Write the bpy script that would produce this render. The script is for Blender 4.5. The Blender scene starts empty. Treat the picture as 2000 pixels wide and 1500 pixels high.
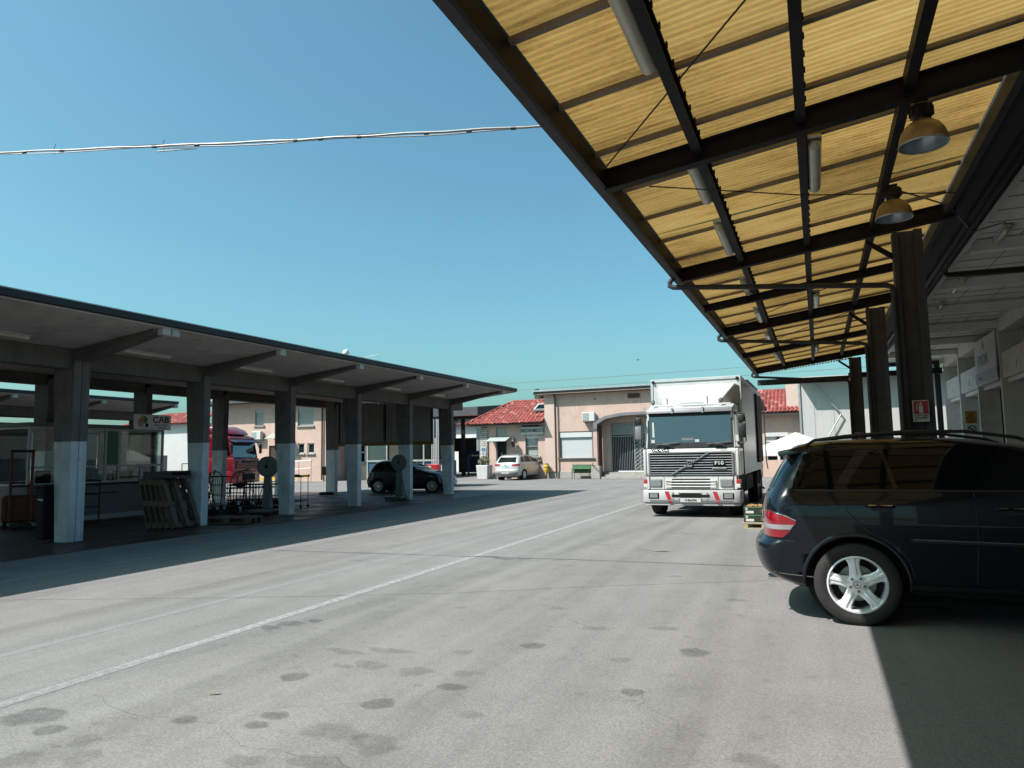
import bpy, bmesh, math, random
from mathutils import Vector, Matrix
random.seed(7)
rad = math.radians
SC = bpy.context.scene
COL = SC.collection
# ------------------------------------------------------------------ camera
F_PX = 1400.0; EYE = 1.63
def make_camera():
    a = Vector(((1597-1000)/F_PX, (876-750)/F_PX, 1.0)).normalized()
    d = Vector((1, -math.tan(rad(1.0)), 0))
    up = a.cross(d).normalized()
    if up.y > 0: up = -up
    x = a.cross(up).normalized()
    # rows: camera axes expressed in world (world X=x, Y=a, Z=up)
    right = Vector((x[0], a[0], up[0])); down = Vector((x[1], a[1], up[1])); fwd = Vector((x[2], a[2], up[2]))
    m = Matrix((( right.x, -down.x, -fwd.x, 0), (right.y, -down.y, -fwd.y, 0), (right.z, -down.z, -fwd.z, EYE), (0, 0, 0, 1)))
    cd = bpy.data.cameras.new('camera'); cam = bpy.data.objects.new('camera', cd); COL.objects.link(cam)
    cam.matrix_world = m
    cd.sensor_width = 36; cd.lens = F_PX*36/2000; cd.clip_start = 0.05; cd.clip_end = 2000
    SC.camera = cam
make_camera()
# ------------------------------------------------------------------ world, sun, exposure
SUN = Vector((-0.52, -0.54, 1.0)).normalized()
w = bpy.data.worlds.new('World'); SC.world = w; w.use_nodes = True
nt = w.node_tree; nt.nodes.clear()
out = nt.nodes.new('ShaderNodeOutputWorld'); bg = nt.nodes.new('ShaderNodeBackground')
sky = nt.nodes.new('ShaderNodeTexSky'); sky.sky_type = 'NISHITA'; sky.sun_disc = False
sky.sun_elevation = math.asin(SUN.z); sky.sun_rotation = math.atan2(SUN.x, SUN.y)
sky.altitude = 50; sky.air_density = 1.0; sky.dust_density = 3.0; sky.ozone_density = 1.3
tint = nt.nodes.new('ShaderNodeMix'); tint.data_type = 'RGBA'; tint.blend_type = 'MULTIPLY'; tint.inputs[0].default_value = 1
tint.inputs[7].default_value = (0.60, 1.0, 0.94, 1)
nt.links.new(sky.outputs[0], tint.inputs[6]); nt.links.new(tint.outputs[2], bg.inputs[0])
bg.inputs[1].default_value = 0.098
nt.links.new(bg.outputs[0], out.inputs[0])
sd = bpy.data.lights.new('sun', 'SUN'); sd.energy = 5.0; sd.angle = rad(0.53); sd.color = (1.0, 0.95, 0.925)
so = bpy.data.objects.new('sun', sd); COL.objects.link(so)
so.rotation_euler = (-SUN).to_track_quat('-Z', 'Y').to_euler(); so.location = (0, 0, 30)
SC.view_settings.view_transform = 'Standard'; SC.view_settings.look = 'None'
SC.view_settings.exposure = 0.92; SC.view_settings.gamma = 1.0
SC.render.engine = 'CYCLES'
SC.cycles.max_bounces = 8; SC.cycles.transparent_max_bounces = 16; SC.cycles.transmission_bounces = 6
SC.cycles.caustics_reflective = False; SC.cycles.caustics_refractive = False
# ------------------------------------------------------------------ materials
def node_mat(name):
    m = bpy.data.materials.new(name); m.use_nodes = True
    n = m.node_tree; b = n.nodes['Principled BSDF']
    return m, n, b
def N(n, t, **k):
    o = n.nodes.new(t)
    for a, v in k.items(): setattr(o, a, v)
    return o
def coords(n):
    return N(n, 'ShaderNodeNewGeometry').outputs['Position']
ALB = 0.64   # one global step between paint-card values and the exposure
def mat(name, col, rough=0.6, metal=0.0, var=0.15, scale=3.0, bump=0.0, bscale=40.0, fine=0.0, dirt=None, dirt_amt=0.0, spec=None, coat=0.0, streak=0.0):
    m, n, b = node_mat(name)
    if metal < 0.5: col = tuple(v*ALB for v in col)
    if dirt: dirt = tuple(v*ALB for v in dirt)
    L = n.links.new
    tc = N(n, 'ShaderNodeTexCoord').outputs['Object']
    ns = N(n, 'ShaderNodeTexNoise'); ns.inputs['Scale'].default_value = scale; ns.inputs['Detail'].default_value = 6; ns.inputs['Roughness'].default_value = 0.65
    L(tc, ns.inputs['Vector'])
    ramp = N(n, 'ShaderNodeMapRange'); ramp.inputs[1].default_value = 0.3; ramp.inputs[2].default_value = 0.7
    ramp.inputs[3].default_value = 1-var; ramp.inputs[4].default_value = 1+var
    L(ns.outputs['Fac'], ramp.inputs[0])
    mul = N(n, 'ShaderNodeVectorMath', operation='SCALE'); mul.inputs[0].default_value = col[:3]
    L(ramp.outputs[0], mul.inputs['Scale'])
    cur = mul.outputs[0]
    if streak > 0:
        mp = N(n, 'ShaderNodeMapping'); mp.inputs['Scale'].default_value = (9, 9, 0.5); L(tc, mp.inputs[0])
        s2 = N(n, 'ShaderNodeTexNoise'); s2.inputs['Scale'].default_value = 1.2; s2.inputs['Detail'].default_value = 5; L(mp.outputs[0], s2.inputs['Vector'])
        mr = N(n, 'ShaderNodeMapRange'); mr.inputs[1].default_value = 0.45; mr.inputs[2].default_value = 0.75; mr.inputs[3].default_value = 1; mr.inputs[4].default_value = 1-streak
        L(s2.outputs['Fac'], mr.inputs[0])
        sc = N(n, 'ShaderNodeVectorMath', operation='SCALE'); L(cur, sc.inputs[0]); L(mr.outputs[0], sc.inputs['Scale']); cur = sc.outputs[0]
    if fine > 0:
        f2 = N(n, 'ShaderNodeTexNoise'); f2.inputs['Scale'].default_value = 90; f2.inputs['Detail'].default_value = 2; L(tc, f2.inputs['Vector'])
        mr = N(n, 'ShaderNodeMapRange'); mr.inputs[1].default_value = 0.3; mr.inputs[2].default_value = 0.7; mr.inputs[3].default_value = 1-fine; mr.inputs[4].default_value = 1+fine
        L(f2.outputs['Fac'], mr.inputs[0])
        sc = N(n, 'ShaderNodeVectorMath', operation='SCALE'); L(cur, sc.inputs[0]); L(mr.outputs[0], sc.inputs['Scale']); cur = sc.outputs[0]
    if dirt:
        d = N(n, 'ShaderNodeTexNoise'); d.inputs['Scale'].default_value = 1.7; d.inputs['Detail'].default_value = 8; d.inputs['Roughness'].default_value = 0.7; L(tc, d.inputs['Vector'])
        mr = N(n, 'ShaderNodeMapRange'); mr.inputs[1].default_value = 0.5; mr.inputs[2].default_value = 0.68; mr.inputs[3].default_value = 0; mr.inputs[4].default_value = dirt_amt
        L(d.outputs['Fac'], mr.inputs[0])
        mx = N(n, 'ShaderNodeMix', data_type='RGBA'); L(mr.outputs[0], mx.inputs[0]); L(cur, mx.inputs[6]); mx.inputs[7].default_value = (*dirt, 1); cur = mx.outputs[2]
    L(cur, b.inputs['Base Color'])
    b.inputs['Roughness'].default_value = rough; b.inputs['Metallic'].default_value = metal
    if spec is not None: b.inputs['Specular IOR Level'].default_value = spec
    if coat: b.inputs['Coat Weight'].default_value = coat; b.inputs['Coat Roughness'].default_value = 0.03
    if bump > 0:
        bn = N(n, 'ShaderNodeTexNoise'); bn.inputs['Scale'].default_value = bscale; bn.inputs['Detail'].default_value = 5; L(tc, bn.inputs['Vector'])
        bp = N(n, 'ShaderNodeBump'); bp.inputs['Strength'].default_value = bump; bp.inputs['Distance'].default_value = 0.02
        L(bn.outputs['Fac'], bp.inputs['Height']); L(bp.outputs[0], b.inputs['Normal'])
    return m
M = {}
M['concrete'] = mat('concrete', (0.17, 0.16, 0.145), 0.9, var=0.2, scale=1.6, bump=0.25, fine=0.08, streak=0.25)
M['soffit'] = mat('soffit_concrete', (0.66, 0.635, 0.60), 0.95, var=0.16, scale=1.2, bump=0.2, dirt=(0.13, 0.12, 0.11), dirt_amt=0.4)
M['column_white'] = mat('column_white_paint', (0.82, 0.88, 0.94), 0.75, var=0.10, scale=3, bump=0.25, dirt=(0.42, 0.41, 0.39), dirt_amt=0.7, streak=0.18)
M['column_grey'] = mat('column_concrete', (0.20, 0.19, 0.175), 0.9, var=0.22, scale=2, bump=0.3, streak=0.35, dirt=(0.10,0.085,0.07), dirt_amt=0.5)
M['dark_fascia'] = mat('dark_metal_fascia', (0.022, 0.026, 0.032), 0.55, 0.2, var=0.25, scale=2)
M['steel'] = mat('dark_painted_steel', (0.024, 0.023, 0.025), 0.6, 0.1, var=0.3, scale=4, dirt=(0.045, 0.030, 0.022), dirt_amt=0.5, spec=0.12)
M['steel_edge'] = mat('weathered_edge_steel', (0.055, 0.056, 0.060), 0.65, 0.1, var=0.25, scale=3, streak=0.2, spec=0.25)
M['steel_green'] = mat('greenish_steel', (0.035, 0.040, 0.035), 0.7, 0.1, var=0.3, scale=3)
M['colsteel'] = mat('column_steel', (0.075, 0.078, 0.083), 0.75, 0.0, var=0.3, scale=5, streak=0.35)
M['black'] = mat('black_plastic', (0.012, 0.012, 0.013), 0.5, var=0.2)
M['rubber'] = mat('tyre_rubber', (0.022, 0.021, 0.020), 0.85, var=0.25, scale=12)
M['pink'] = mat('pink_plaster', (0.72, 0.515, 0.43), 0.9, var=0.05, scale=1.0, bump=0.12, bscale=60, dirt=(0.50, 0.35, 0.28), dirt_amt=0.45, streak=0.12)
M['pinkpale'] = mat('pale_plaster', (0.71, 0.55, 0.46), 0.9, var=0.05, scale=1.0, bump=0.1, bscale=60)
M['plinth'] = mat('pale_stone_plinth', (0.42, 0.40, 0.365), 0.85, var=0.15, scale=5, bump=0.2)
M['trim_pink'] = mat('pink_soffit', (0.55, 0.40, 0.33), 0.9, var=0.1)
M['roof_edge'] = mat('grey_roof_edge', (0.10, 0.105, 0.115), 0.6, 0.3, var=0.2, scale=3)
M['white'] = mat('white_paint', (0.72, 0.72, 0.70), 0.5, var=0.05, scale=2)
M['white_dirty'] = mat('dirty_white', (0.60, 0.59, 0.56), 0.6, var=0.1, scale=2, dirt=(0.3, 0.27, 0.23), dirt_amt=0.4)
M['wallgrey'] = mat('hall_wall_paint', (0.92, 0.90, 0.86), 0.9, var=0.08, scale=1.5, bump=0.1, dirt=(0.3, 0.28, 0.25), dirt_amt=0.3)
M['ceilwhite'] = mat('white_ceiling', (1.1, 1.09, 1.06), 0.9, var=0.07, scale=2)
M['cjoint'] = mat('ceiling_joint', (0.27, 0.27, 0.27), 0.9, var=0.1)
M['gap'] = mat('dark_joint', (0.02, 0.02, 0.02), 0.9, var=0.1)
M['alu'] = mat('aluminium', (0.55, 0.56, 0.56), 0.4, 0.6, var=0.08)
M['alu_frame'] = mat('pale_aluminium_frame', (0.58, 0.58, 0.55), 0.5, 0.1, var=0.08)
M['chrome'] = mat('chrome', (0.75, 0.75, 0.75), 0.12, 1.0, var=0.03)
M['iron'] = mat('dark_iron', (0.03, 0.03, 0.032), 0.6, 0.3, var=0.3, scale=10)
M['rust'] = mat('rusty_iron', (0.10, 0.06, 0.04), 0.8, 0.2, var=0.4, scale=14)
M['brownpipe'] = mat('brown_downpipe', (0.10, 0.05, 0.035), 0.5, 0.2, var=0.2)
M['shutter'] = mat('white_shutter', (0.70, 0.73, 0.72), 0.55, var=0.04)
M['shuttergrey'] = mat('grey_green_shutter', (0.42, 0.47, 0.45), 0.6, var=0.08)
M['frame_grey'] = mat('grey_window_frame', (0.16, 0.16, 0.165), 0.6, var=0.1)
M['darkint'] = mat('dark_interior', (0.018, 0.018, 0.018), 0.9, var=0.2)
M['darkroom'] = mat('dim_interior', (0.05, 0.048, 0.045), 0.9, var=0.3)
M['wood'] = mat('pallet_wood', (0.30, 0.22, 0.14), 0.85, var=0.3, scale=8, bump=0.2)
M['wood_light'] = mat('pale_pallet_wood', (0.48, 0.37, 0.24), 0.85, var=0.25, scale=8, bump=0.2)
M['wood_old'] = mat('old_grey_wood', (0.17, 0.125, 0.083), 0.9, var=0.35, scale=8, bump=0.2)
M['orange'] = mat('orange_paint', (0.22, 0.05, 0.018), 0.5, 0.1, var=0.2, scale=5)
M['ochre'] = mat('ochre_wood_bar', (0.30, 0.17, 0.035), 0.7, var=0.2)
M['yellow'] = mat('yellow_plastic', (0.75, 0.50, 0.02), 0.5, var=0.08)
M['green'] = mat('green_paint', (0.09, 0.22, 0.11), 0.6, var=0.2)
M['red'] = mat('red_paint', (0.50, 0.015, 0.02), 0.35, var=0.08, coat=0.5)
M['truckred'] = mat('truck_red_paint', (0.24, 0.006, 0.018), 0.3, var=0.06, coat=0.8)
M['signred'] = mat('sign_red', (0.48, 0.02, 0.04), 0.5, var=0.05)
M['bright_board'] = mat('bright_sign_board', (1.2, 1.2, 1.18), 0.5, var=0.04)
M['signwhite'] = mat('sign_white', (0.68, 0.68, 0.66), 0.5, var=0.04)
M['signblue'] = mat('sign_blue', (0.02, 0.12, 0.38), 0.5, var=0.05)
M['signyellow'] = mat('sign_ochre', (0.55, 0.28, 0.03), 0.5, var=0.08)
M['ink'] = mat('black_ink', (0.010, 0.010, 0.011), 0.7, var=0.05, spec=0.2)
M['bluepaint'] = mat('blue_paint', (0.04, 0.10, 0.20), 0.5, var=0.1)
M['bluetarp'] = mat('dark_blue_tarp', (0.012, 0.03, 0.09), 0.6, var=0.3, scale=1.5)
M['canvas'] = mat('white_canvas', (0.74, 0.74, 0.72), 0.85, var=0.03, scale=1.2, bump=0.05, bscale=4)
M['pvc'] = mat('grey_white_tarpaulin', (0.60, 0.59, 0.56), 0.7, var=0.06, scale=0.8, streak=0.08)
M['tubeglass'] = mat('lamp_cover', (0.66, 0.66, 0.56), 0.25, 0.0, var=0.1)
M['galv'] = mat('galvanised_steel', (0.38, 0.40, 0.40), 0.45, 0.7, var=0.15, scale=6)
M['lampshade'] = mat('ribbed_lamp_shade', (0.50, 0.36, 0.17), 0.35, 0.15, var=0.1, scale=8)
M['shadein'] = mat('shade_inside', (0.35, 0.42, 0.46), 0.3, 0.5, var=0.1)
M['scalegreen'] = mat('scale_green_enamel', (0.11, 0.16, 0.14), 0.45, var=0.12)
M['dial'] = mat('scale_dial', (0.13, 0.15, 0.15), 0.35, var=0.08)
M['leaf'] = mat('leaf_green', (0.07, 0.13, 0.035), 0.7, var=0.5, scale=2.5)
M['leafdark'] = mat('conifer_green', (0.03, 0.055, 0.025), 0.8, var=0.5, scale=2.5)
M['bark'] = mat('bark', (0.09, 0.065, 0.045), 0.9, var=0.3, scale=8, bump=0.4)
M['stone'] = mat('rough_limestone', (0.55, 0.52, 0.46), 0.9, var=0.3, scale=4, bump=0.8, bscale=9)
M['curtain'] = mat('beige_corrugated_sheet', (0.48, 0.465, 0.43), 0.7, var=0.08, scale=2)
M['plate'] = mat('number_plate', (0.66, 0.66, 0.62), 0.5, var=0.04)
M['kioskpanel'] = mat('kiosk_grey_panel', (0.21, 0.215, 0.22), 0.7, var=0.05)
M['cable'] = mat('pale_cable_wrap', (0.30, 0.30, 0.29), 0.5, 0.2, var=0.2, scale=6)
M['wire'] = mat('dark_wire', (0.03, 0.02, 0.018), 0.7, var=0.1)

def m_glass(name, col=(0.9, 0.95, 0.93), boost=0.0, ior=1.32, alpha=0.25, rough=0.02, tint=(0.02, 0.03, 0.03)):
    m, n, b = node_mat(name)
    L = n.links.new; n.nodes.remove(b)
    o = n.nodes['Material Output']
    g = N(n, 'ShaderNodeBsdfGlossy'); g.inputs['Roughness'].default_value = rough; g.inputs['Color'].default_value = (1, 1, 1, 1)
    t = N(n, 'ShaderNodeBsdfTransparent'); t.inputs['Color'].default_value = (*col, 1)
    fr = N(n, 'ShaderNodeFresnel'); fr.inputs['IOR'].default_value = ior
    ad = N(n, 'ShaderNodeMath', operation='ADD', use_clamp=True); L(fr.outputs[0], ad.inputs[0]); ad.inputs[1].default_value = boost
    mx = N(n, 'ShaderNodeMixShader'); L(ad.outputs[0], mx.inputs[0]); L(t.outputs[0], mx.inputs[1]); L(g.outputs[0], mx.inputs[2])
    L(mx.outputs[0], o.inputs['Surface'])
    return m
M['glass'] = m_glass('window_glass')
M['glass_dim'] = m_glass('tinted_glass', (0.35, 0.42, 0.40))
M['cargls'] = mat('dark_car_glass', (0.004, 0.005, 0.006), 0.03, 0.0, var=0.05, spec=0.17)
M['wsglass'] = m_glass('windscreen_glass', (0.22, 0.28, 0.28), boost=0.12, ior=1.5)

def m_ground():
    m, n, b = node_mat('pale_worn_asphalt'); L = n.links.new
    P = N(n, 'ShaderNodeNewGeometry').outputs['Position']
    def noise(s, d=6, r=0.6, v=None):
        t = N(n, 'ShaderNodeTexNoise'); t.inputs['Scale'].default_value = s; t.inputs['Detail'].default_value = d; t.inputs['Roughness'].default_value = r
        L(v or P, t.inputs['Vector']); return t.outputs['Fac']
    def rng(x, a, b_, c, d):
        t = N(n, 'ShaderNodeMapRange'); t.inputs[1].default_value = a; t.inputs[2].default_value = b_; t.inputs[3].default_value = c; t.inputs[4].default_value = d; L(x, t.inputs[0]); return t.outputs[0]
    def mul(a, b_):
        t = N(n, 'ShaderNodeMath', operation='MULTIPLY'); L(a, t.inputs[0]); L(b_, t.inputs[1]); return t.outputs[0]
    big = rng(noise(0.22, 5, 0.6), 0.3, 0.7, 0.88, 1.10)
    mid = rng(noise(1.7, 6, 0.65), 0.3, 0.7, 0.93, 1.06)
    # streaks along the driving direction (wheel marks)
    mp = N(n, 'ShaderNodeMapping'); mp.inputs['Scale'].default_value = (2.2, 0.12, 1); mp.inputs['Rotation'].default_value = (0, 0, rad(-3)); L(P, mp.inputs[0])
    st = rng(noise(1.0, 5, 0.6, mp.outputs[0]), 0.35, 0.7, 1.06, 0.86)
    # small blotches
    bl = rng(noise(5.5, 4, 0.55), 0.60, 0.70, 1.0, 0.88)
    vo = N(n, 'ShaderNodeTexVoronoi'); vo.inputs['Scale'].default_value = 120; L(P, vo.inputs['Vector'])
    sep = N(n, 'ShaderNodeSeparateColor'); L(vo.outputs['Color'], sep.inputs[0])
    ag = rng(sep.outputs[0], 0, 1, 0.80, 1.2)
    fn = rng(noise(60, 3, 0.7), 0.3, 0.7, 0.82, 1.16)
    # cracks
    vc = N(n, 'ShaderNodeTexVoronoi', feature='DISTANCE_TO_EDGE'); vc.inputs['Scale'].default_value = 0.22
    wr = N(n, 'ShaderNodeTexNoise'); wr.inputs['Scale'].default_value = 1.4; wr.inputs['Detail'].default_value = 5; L(P, wr.inputs['Vector'])
    va = N(n, 'ShaderNodeVectorMath', operation='MULTIPLY_ADD'); L(wr.outputs['Color'], va.inputs[0]); va.inputs[1].default_value = (0.9, 0.9, 0); L(P, va.inputs[2])
    L(va.outputs[0], vc.inputs['Vector'])
    ck = rng(vc.outputs['Distance'], 0.0004, 0.0016, 0.80, 1.0)
    brk = rng(noise(0.5, 2), 0.45, 0.55, 0, 1)
    t = N(n, 'ShaderNodeMath', operation='MAXIMUM'); L(ck, t.inputs[0]); L(brk, t.inputs[1]); ck = t.outputs[0]
    v = mul(mul(mul(big, mid), mul(st, bl)), mul(mul(ag, fn), ck))
    sc = N(n, 'ShaderNodeVectorMath', operation='SCALE'); sc.inputs[0].default_value = (0.156, 0.151, 0.145); L(v, sc.inputs['Scale'])
    L(sc.outputs[0], b.inputs['Base Color']); b.inputs['Roughness'].default_value = 0.9; b.inputs['Specular IOR Level'].default_value = 0.3
    bp = N(n, 'ShaderNodeBump'); bp.inputs['Strength'].default_value = 0.35; bp.inputs['Distance'].default_value = 0.006
    L(ag, bp.inputs['Height']); L(bp.outputs[0], b.inputs['Normal'])
    return m
M['ground'] = m_ground()
def m_overlay(name, col, amt, lo=0.35, hi=0.6, scale=8, fade=False):
    """thin worn paint / stain sheet: colour over the asphalt, worn through in places"""
    m, n, b = node_mat(name); L = n.links.new; o = n.nodes['Material Output']
    P = N(n, 'ShaderNodeNewGeometry').outputs['Position']
    t = N(n, 'ShaderNodeTexNoise'); t.inputs['Scale'].default_value = scale; t.inputs['Detail'].default_value = 8; t.inputs['Roughness'].default_value = 0.75; L(P, t.inputs['Vector'])
    r = N(n, 'ShaderNodeMapRange'); r.inputs[1].default_value = lo; r.inputs[2].default_value = hi; r.inputs[3].default_value = amt*0.35; r.inputs[4].default_value = amt; L(t.outputs['Fac'], r.inputs[0])
    b.inputs['Base Color'].default_value = (*[v*ALB for v in col], 1); b.inputs['Roughness'].default_value = 0.85
    tr = N(n, 'ShaderNodeBsdfTransparent'); mx = N(n, 'ShaderNodeMixShader'); fac = r.outputs[0]
    if fade:
        at = N(n, 'ShaderNodeAttribute', attribute_name='fade'); t2 = N(n, 'ShaderNodeTexNoise'); t2.inputs['Scale'].default_value = 30; t2.inputs['Detail'].default_value = 4; L(P, t2.inputs['Vector'])
        ad = N(n, 'ShaderNodeMath', operation='MULTIPLY_ADD'); L(t2.outputs['Fac'], ad.inputs[0]); ad.inputs[1].default_value = 0.7; L(at.outputs['Fac'], ad.inputs[2])
        mr = N(n, 'ShaderNodeMapRange'); mr.inputs[1].default_value = 0.42; mr.inputs[2].default_value = 0.85; L(ad.outputs[0], mr.inputs[0])
        ml = N(n, 'ShaderNodeMath', operation='MULTIPLY'); L(mr.outputs[0], ml.inputs[0]); L(fac, ml.inputs[1]); fac = ml.outputs[0]
    L(fac, mx.inputs[0]); L(tr.outputs[0], mx.inputs[1]); L(b.outputs[0], mx.inputs[2]); L(mx.outputs[0], o.inputs['Surface'])
    return m
M['line'] = m_overlay('worn_white_line', (0.48, 0.49, 0.48), 0.70, scale=14)
M['line_faint'] = m_overlay('faint_white_line', (0.45, 0.46, 0.45), 0.38, scale=14)
M['stain'] = m_overlay('oil_stain', (0.10, 0.098, 0.095), 0.38, scale=10, fade=True)
M['stain_faint'] = m_overlay('faint_oil_stain', (0.12, 0.117, 0.113), 0.22, scale=10, fade=True)
M['track'] = m_overlay('tyre_track', (0.10, 0.098, 0.095), 0.16, lo=0.45, hi=0.7, scale=2.2, fade=True)
M['crackfaint'] = m_overlay('hairline_crack', (0.07, 0.07, 0.07), 0.4, scale=12)
M['crackfill'] = m_overlay('joint_tar', (0.05, 0.05, 0.05), 0.55, scale=12)

def m_brickpave():
    m, n, b = node_mat('red_clinker_paving'); L = n.links.new
    P = N(n, 'ShaderNodeNewGeometry').outputs['Position']
    br = N(n, 'ShaderNodeTexBrick'); br.inputs['Scale'].default_value = 4.0
    br.inputs['Color1'].default_value = (0.062, 0.028, 0.021, 1); br.inputs['Color2'].default_value = (0.042, 0.021, 0.017, 1); br.inputs['Mortar'].default_value = (0.03, 0.027, 0.024, 1)
    br.inputs['Mortar Size'].default_value = 0.015; L(P, br.inputs['Vector'])
    t = N(n, 'ShaderNodeTexNoise'); t.inputs['Scale'].default_value = 1.2; t.inputs['Detail'].default_value = 6; L(P, t.inputs['Vector'])
    r = N(n, 'ShaderNodeMapRange'); r.inputs[1].default_value = 0.3; r.inputs[2].default_value = 0.7; r.inputs[3].default_value = 0.75; r.inputs[4].default_value = 1.25; L(t.outputs['Fac'], r.inputs[0])
    sc = N(n, 'ShaderNodeVectorMath', operation='SCALE'); L(br.outputs['Color'], sc.inputs[0]); L(r.outputs[0], sc.inputs['Scale'])
    L(sc.outputs[0], b.inputs['Base Color'])
    rr = N(n, 'ShaderNodeMapRange'); rr.inputs[1].default_value = 0.35; rr.inputs[2].default_value = 0.65; rr.inputs[3].default_value = 0.35; rr.inputs[4].default_value = 0.6; L(t.outputs['Fac'], rr.inputs[0]); L(rr.outputs[0], b.inputs['Roughness'])
    return m
M['brick'] = m_brickpave()

def m_sheet():
    """aged yellow fibreglass roofing: translucent with brown weathering"""
    m, n, b = node_mat('aged_yellow_fibreglass'); L = n.links.new; n.nodes.remove(b); o = n.nodes['Material Output']
    P = N(n, 'ShaderNodeNewGeometry').outputs['Position']
    mp = N(n, 'ShaderNodeMapping'); mp.inputs['Scale'].default_value = (1.0, 7.0, 1); L(P, mp.inputs[0])
    a = N(n, 'ShaderNodeTexNoise'); a.inputs['Scale'].default_value = 1.6; a.inputs['Detail'].default_value = 9; a.inputs['Roughness'].default_value = 0.7; L(mp.outputs[0], a.inputs['Vector'])
    c = N(n, 'ShaderNodeTexNoise'); c.inputs['Scale'].default_value = 0.55; c.inputs['Detail'].default_value = 4; L(P, c.inputs['Vector'])
    d = N(n, 'ShaderNodeTexNoise'); d.inputs['Scale'].default_value = 26; d.inputs['Detail'].default_value = 4; L(mp.outputs[0], d.inputs['Vector'])
    ad = N(n, 'ShaderNodeMath', operation='ADD'); L(a.outputs['Fac'], ad.inputs[0]); L(c.outputs['Fac'], ad.inputs[1])
    ad2 = N(n, 'ShaderNodeMath', operation='MULTIPLY_ADD'); L(d.outputs['Fac'], ad2.inputs[0]); ad2.inputs[1].default_value = 0.55; L(ad.outputs[0], ad2.inputs[2])
    cr = N(n, 'ShaderNodeValToRGB'); e = cr.color_ramp.elements
    e[0].position = 0.42; e[0].color = (0.36, 0.250, 0.095, 1); e[1].position = 0.78; e[1].color = (0.12, 0.066, 0.020, 1)
    k = e.new(0.6); k.color = (0.29, 0.182, 0.056, 1)
    dv = N(n, 'ShaderNodeMath', operation='DIVIDE'); L(ad2.outputs[0], dv.inputs[0]); dv.inputs[1].default_value = 2.1
    L(dv.outputs[0], cr.inputs[0])
    sx = N(n, 'ShaderNodeSeparateXYZ'); L(P, sx.inputs[0])
    fy = N(n, 'ShaderNodeMath', operation='MULTIPLY_ADD'); L(sx.outputs['Y'], fy.inputs[0]); fy.inputs[1].default_value = 1/0.957; fy.inputs[2].default_value = -3.98/0.957+20
    fl = N(n, 'ShaderNodeMath', operation='FLOOR'); L(fy.outputs[0], fl.inputs[0])
    fx = N(n, 'ShaderNodeMath', operation='MULTIPLY_ADD'); L(sx.outputs['X'], fx.inputs[0]); fx.inputs[1].default_value = 1/1.7; fx.inputs[2].default_value = 10; fx2 = N(n, 'ShaderNodeMath', operation='FLOOR'); L(fx.outputs[0], fx2.inputs[0])
    cb = N(n, 'ShaderNodeCombineXYZ'); L(fl.outputs[0], cb.inputs[0]); L(fx2.outputs[0], cb.inputs[1])
    wn = N(n, 'ShaderNodeTexWhiteNoise'); L(cb.outputs[0], wn.inputs['Vector'])
    pr = N(n, 'ShaderNodeMapRange'); pr.inputs[3].default_value = 0.78; pr.inputs[4].default_value = 1.12; L(wn.outputs['Value'], pr.inputs[0])
    fr = N(n, 'ShaderNodeMath', operation='FRACT'); L(fy.outputs[0], fr.inputs[0])
    ab = N(n, 'ShaderNodeMath', operation='SUBTRACT'); L(fr.outputs[0], ab.inputs[0]); ab.inputs[1].default_value = 0.5
    a2 = N(n, 'ShaderNodeMath', operation='ABSOLUTE'); L(ab.outputs[0], a2.inputs[0])
    a3 = N(n, 'ShaderNodeMath', operation='MULTIPLY_ADD'); L(a.outputs['Fac'], a3.inputs[0]); a3.inputs[1].default_value = 0.35; L(a2.outputs[0], a3.inputs[2])
    ed = N(n, 'ShaderNodeMapRange'); ed.inputs[1].default_value = 0.50; ed.inputs[2].default_value = 0.70; ed.inputs[3].default_value = 1.0; ed.inputs[4].default_value = 0.68; L(a3.outputs[0], ed.inputs[0])
    pm = N(n, 'ShaderNodeMath', operation='MULTIPLY'); L(pr.outputs[0], pm.inputs[0]); L(ed.outputs[0], pm.inputs[1])
    sc = N(n, 'ShaderNodeVectorMath', operation='SCALE'); L(cr.outputs[0], sc.inputs[0]); L(pm.outputs[0], sc.inputs['Scale'])
    tl = N(n, 'ShaderNodeBsdfTranslucent'); L(sc.outputs[0], tl.inputs['Color'])
    df = N(n, 'ShaderNodeBsdfDiffuse'); L(sc.outputs[0], df.inputs['Color'])
    mx = N(n, 'ShaderNodeMixShader'); mx.inputs[0].default_value = 0.5; L(df.outputs[0], mx.inputs[1]); L(tl.outputs[0], mx.inputs[2])
    L(mx.outputs[0], o.inputs['Surface'])
    return m
M['sheet'] = m_sheet()
M['batten'] = mat('brown_sheet_batten', (0.30, 0.24, 0.17), 0.8, var=0.2)

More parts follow.
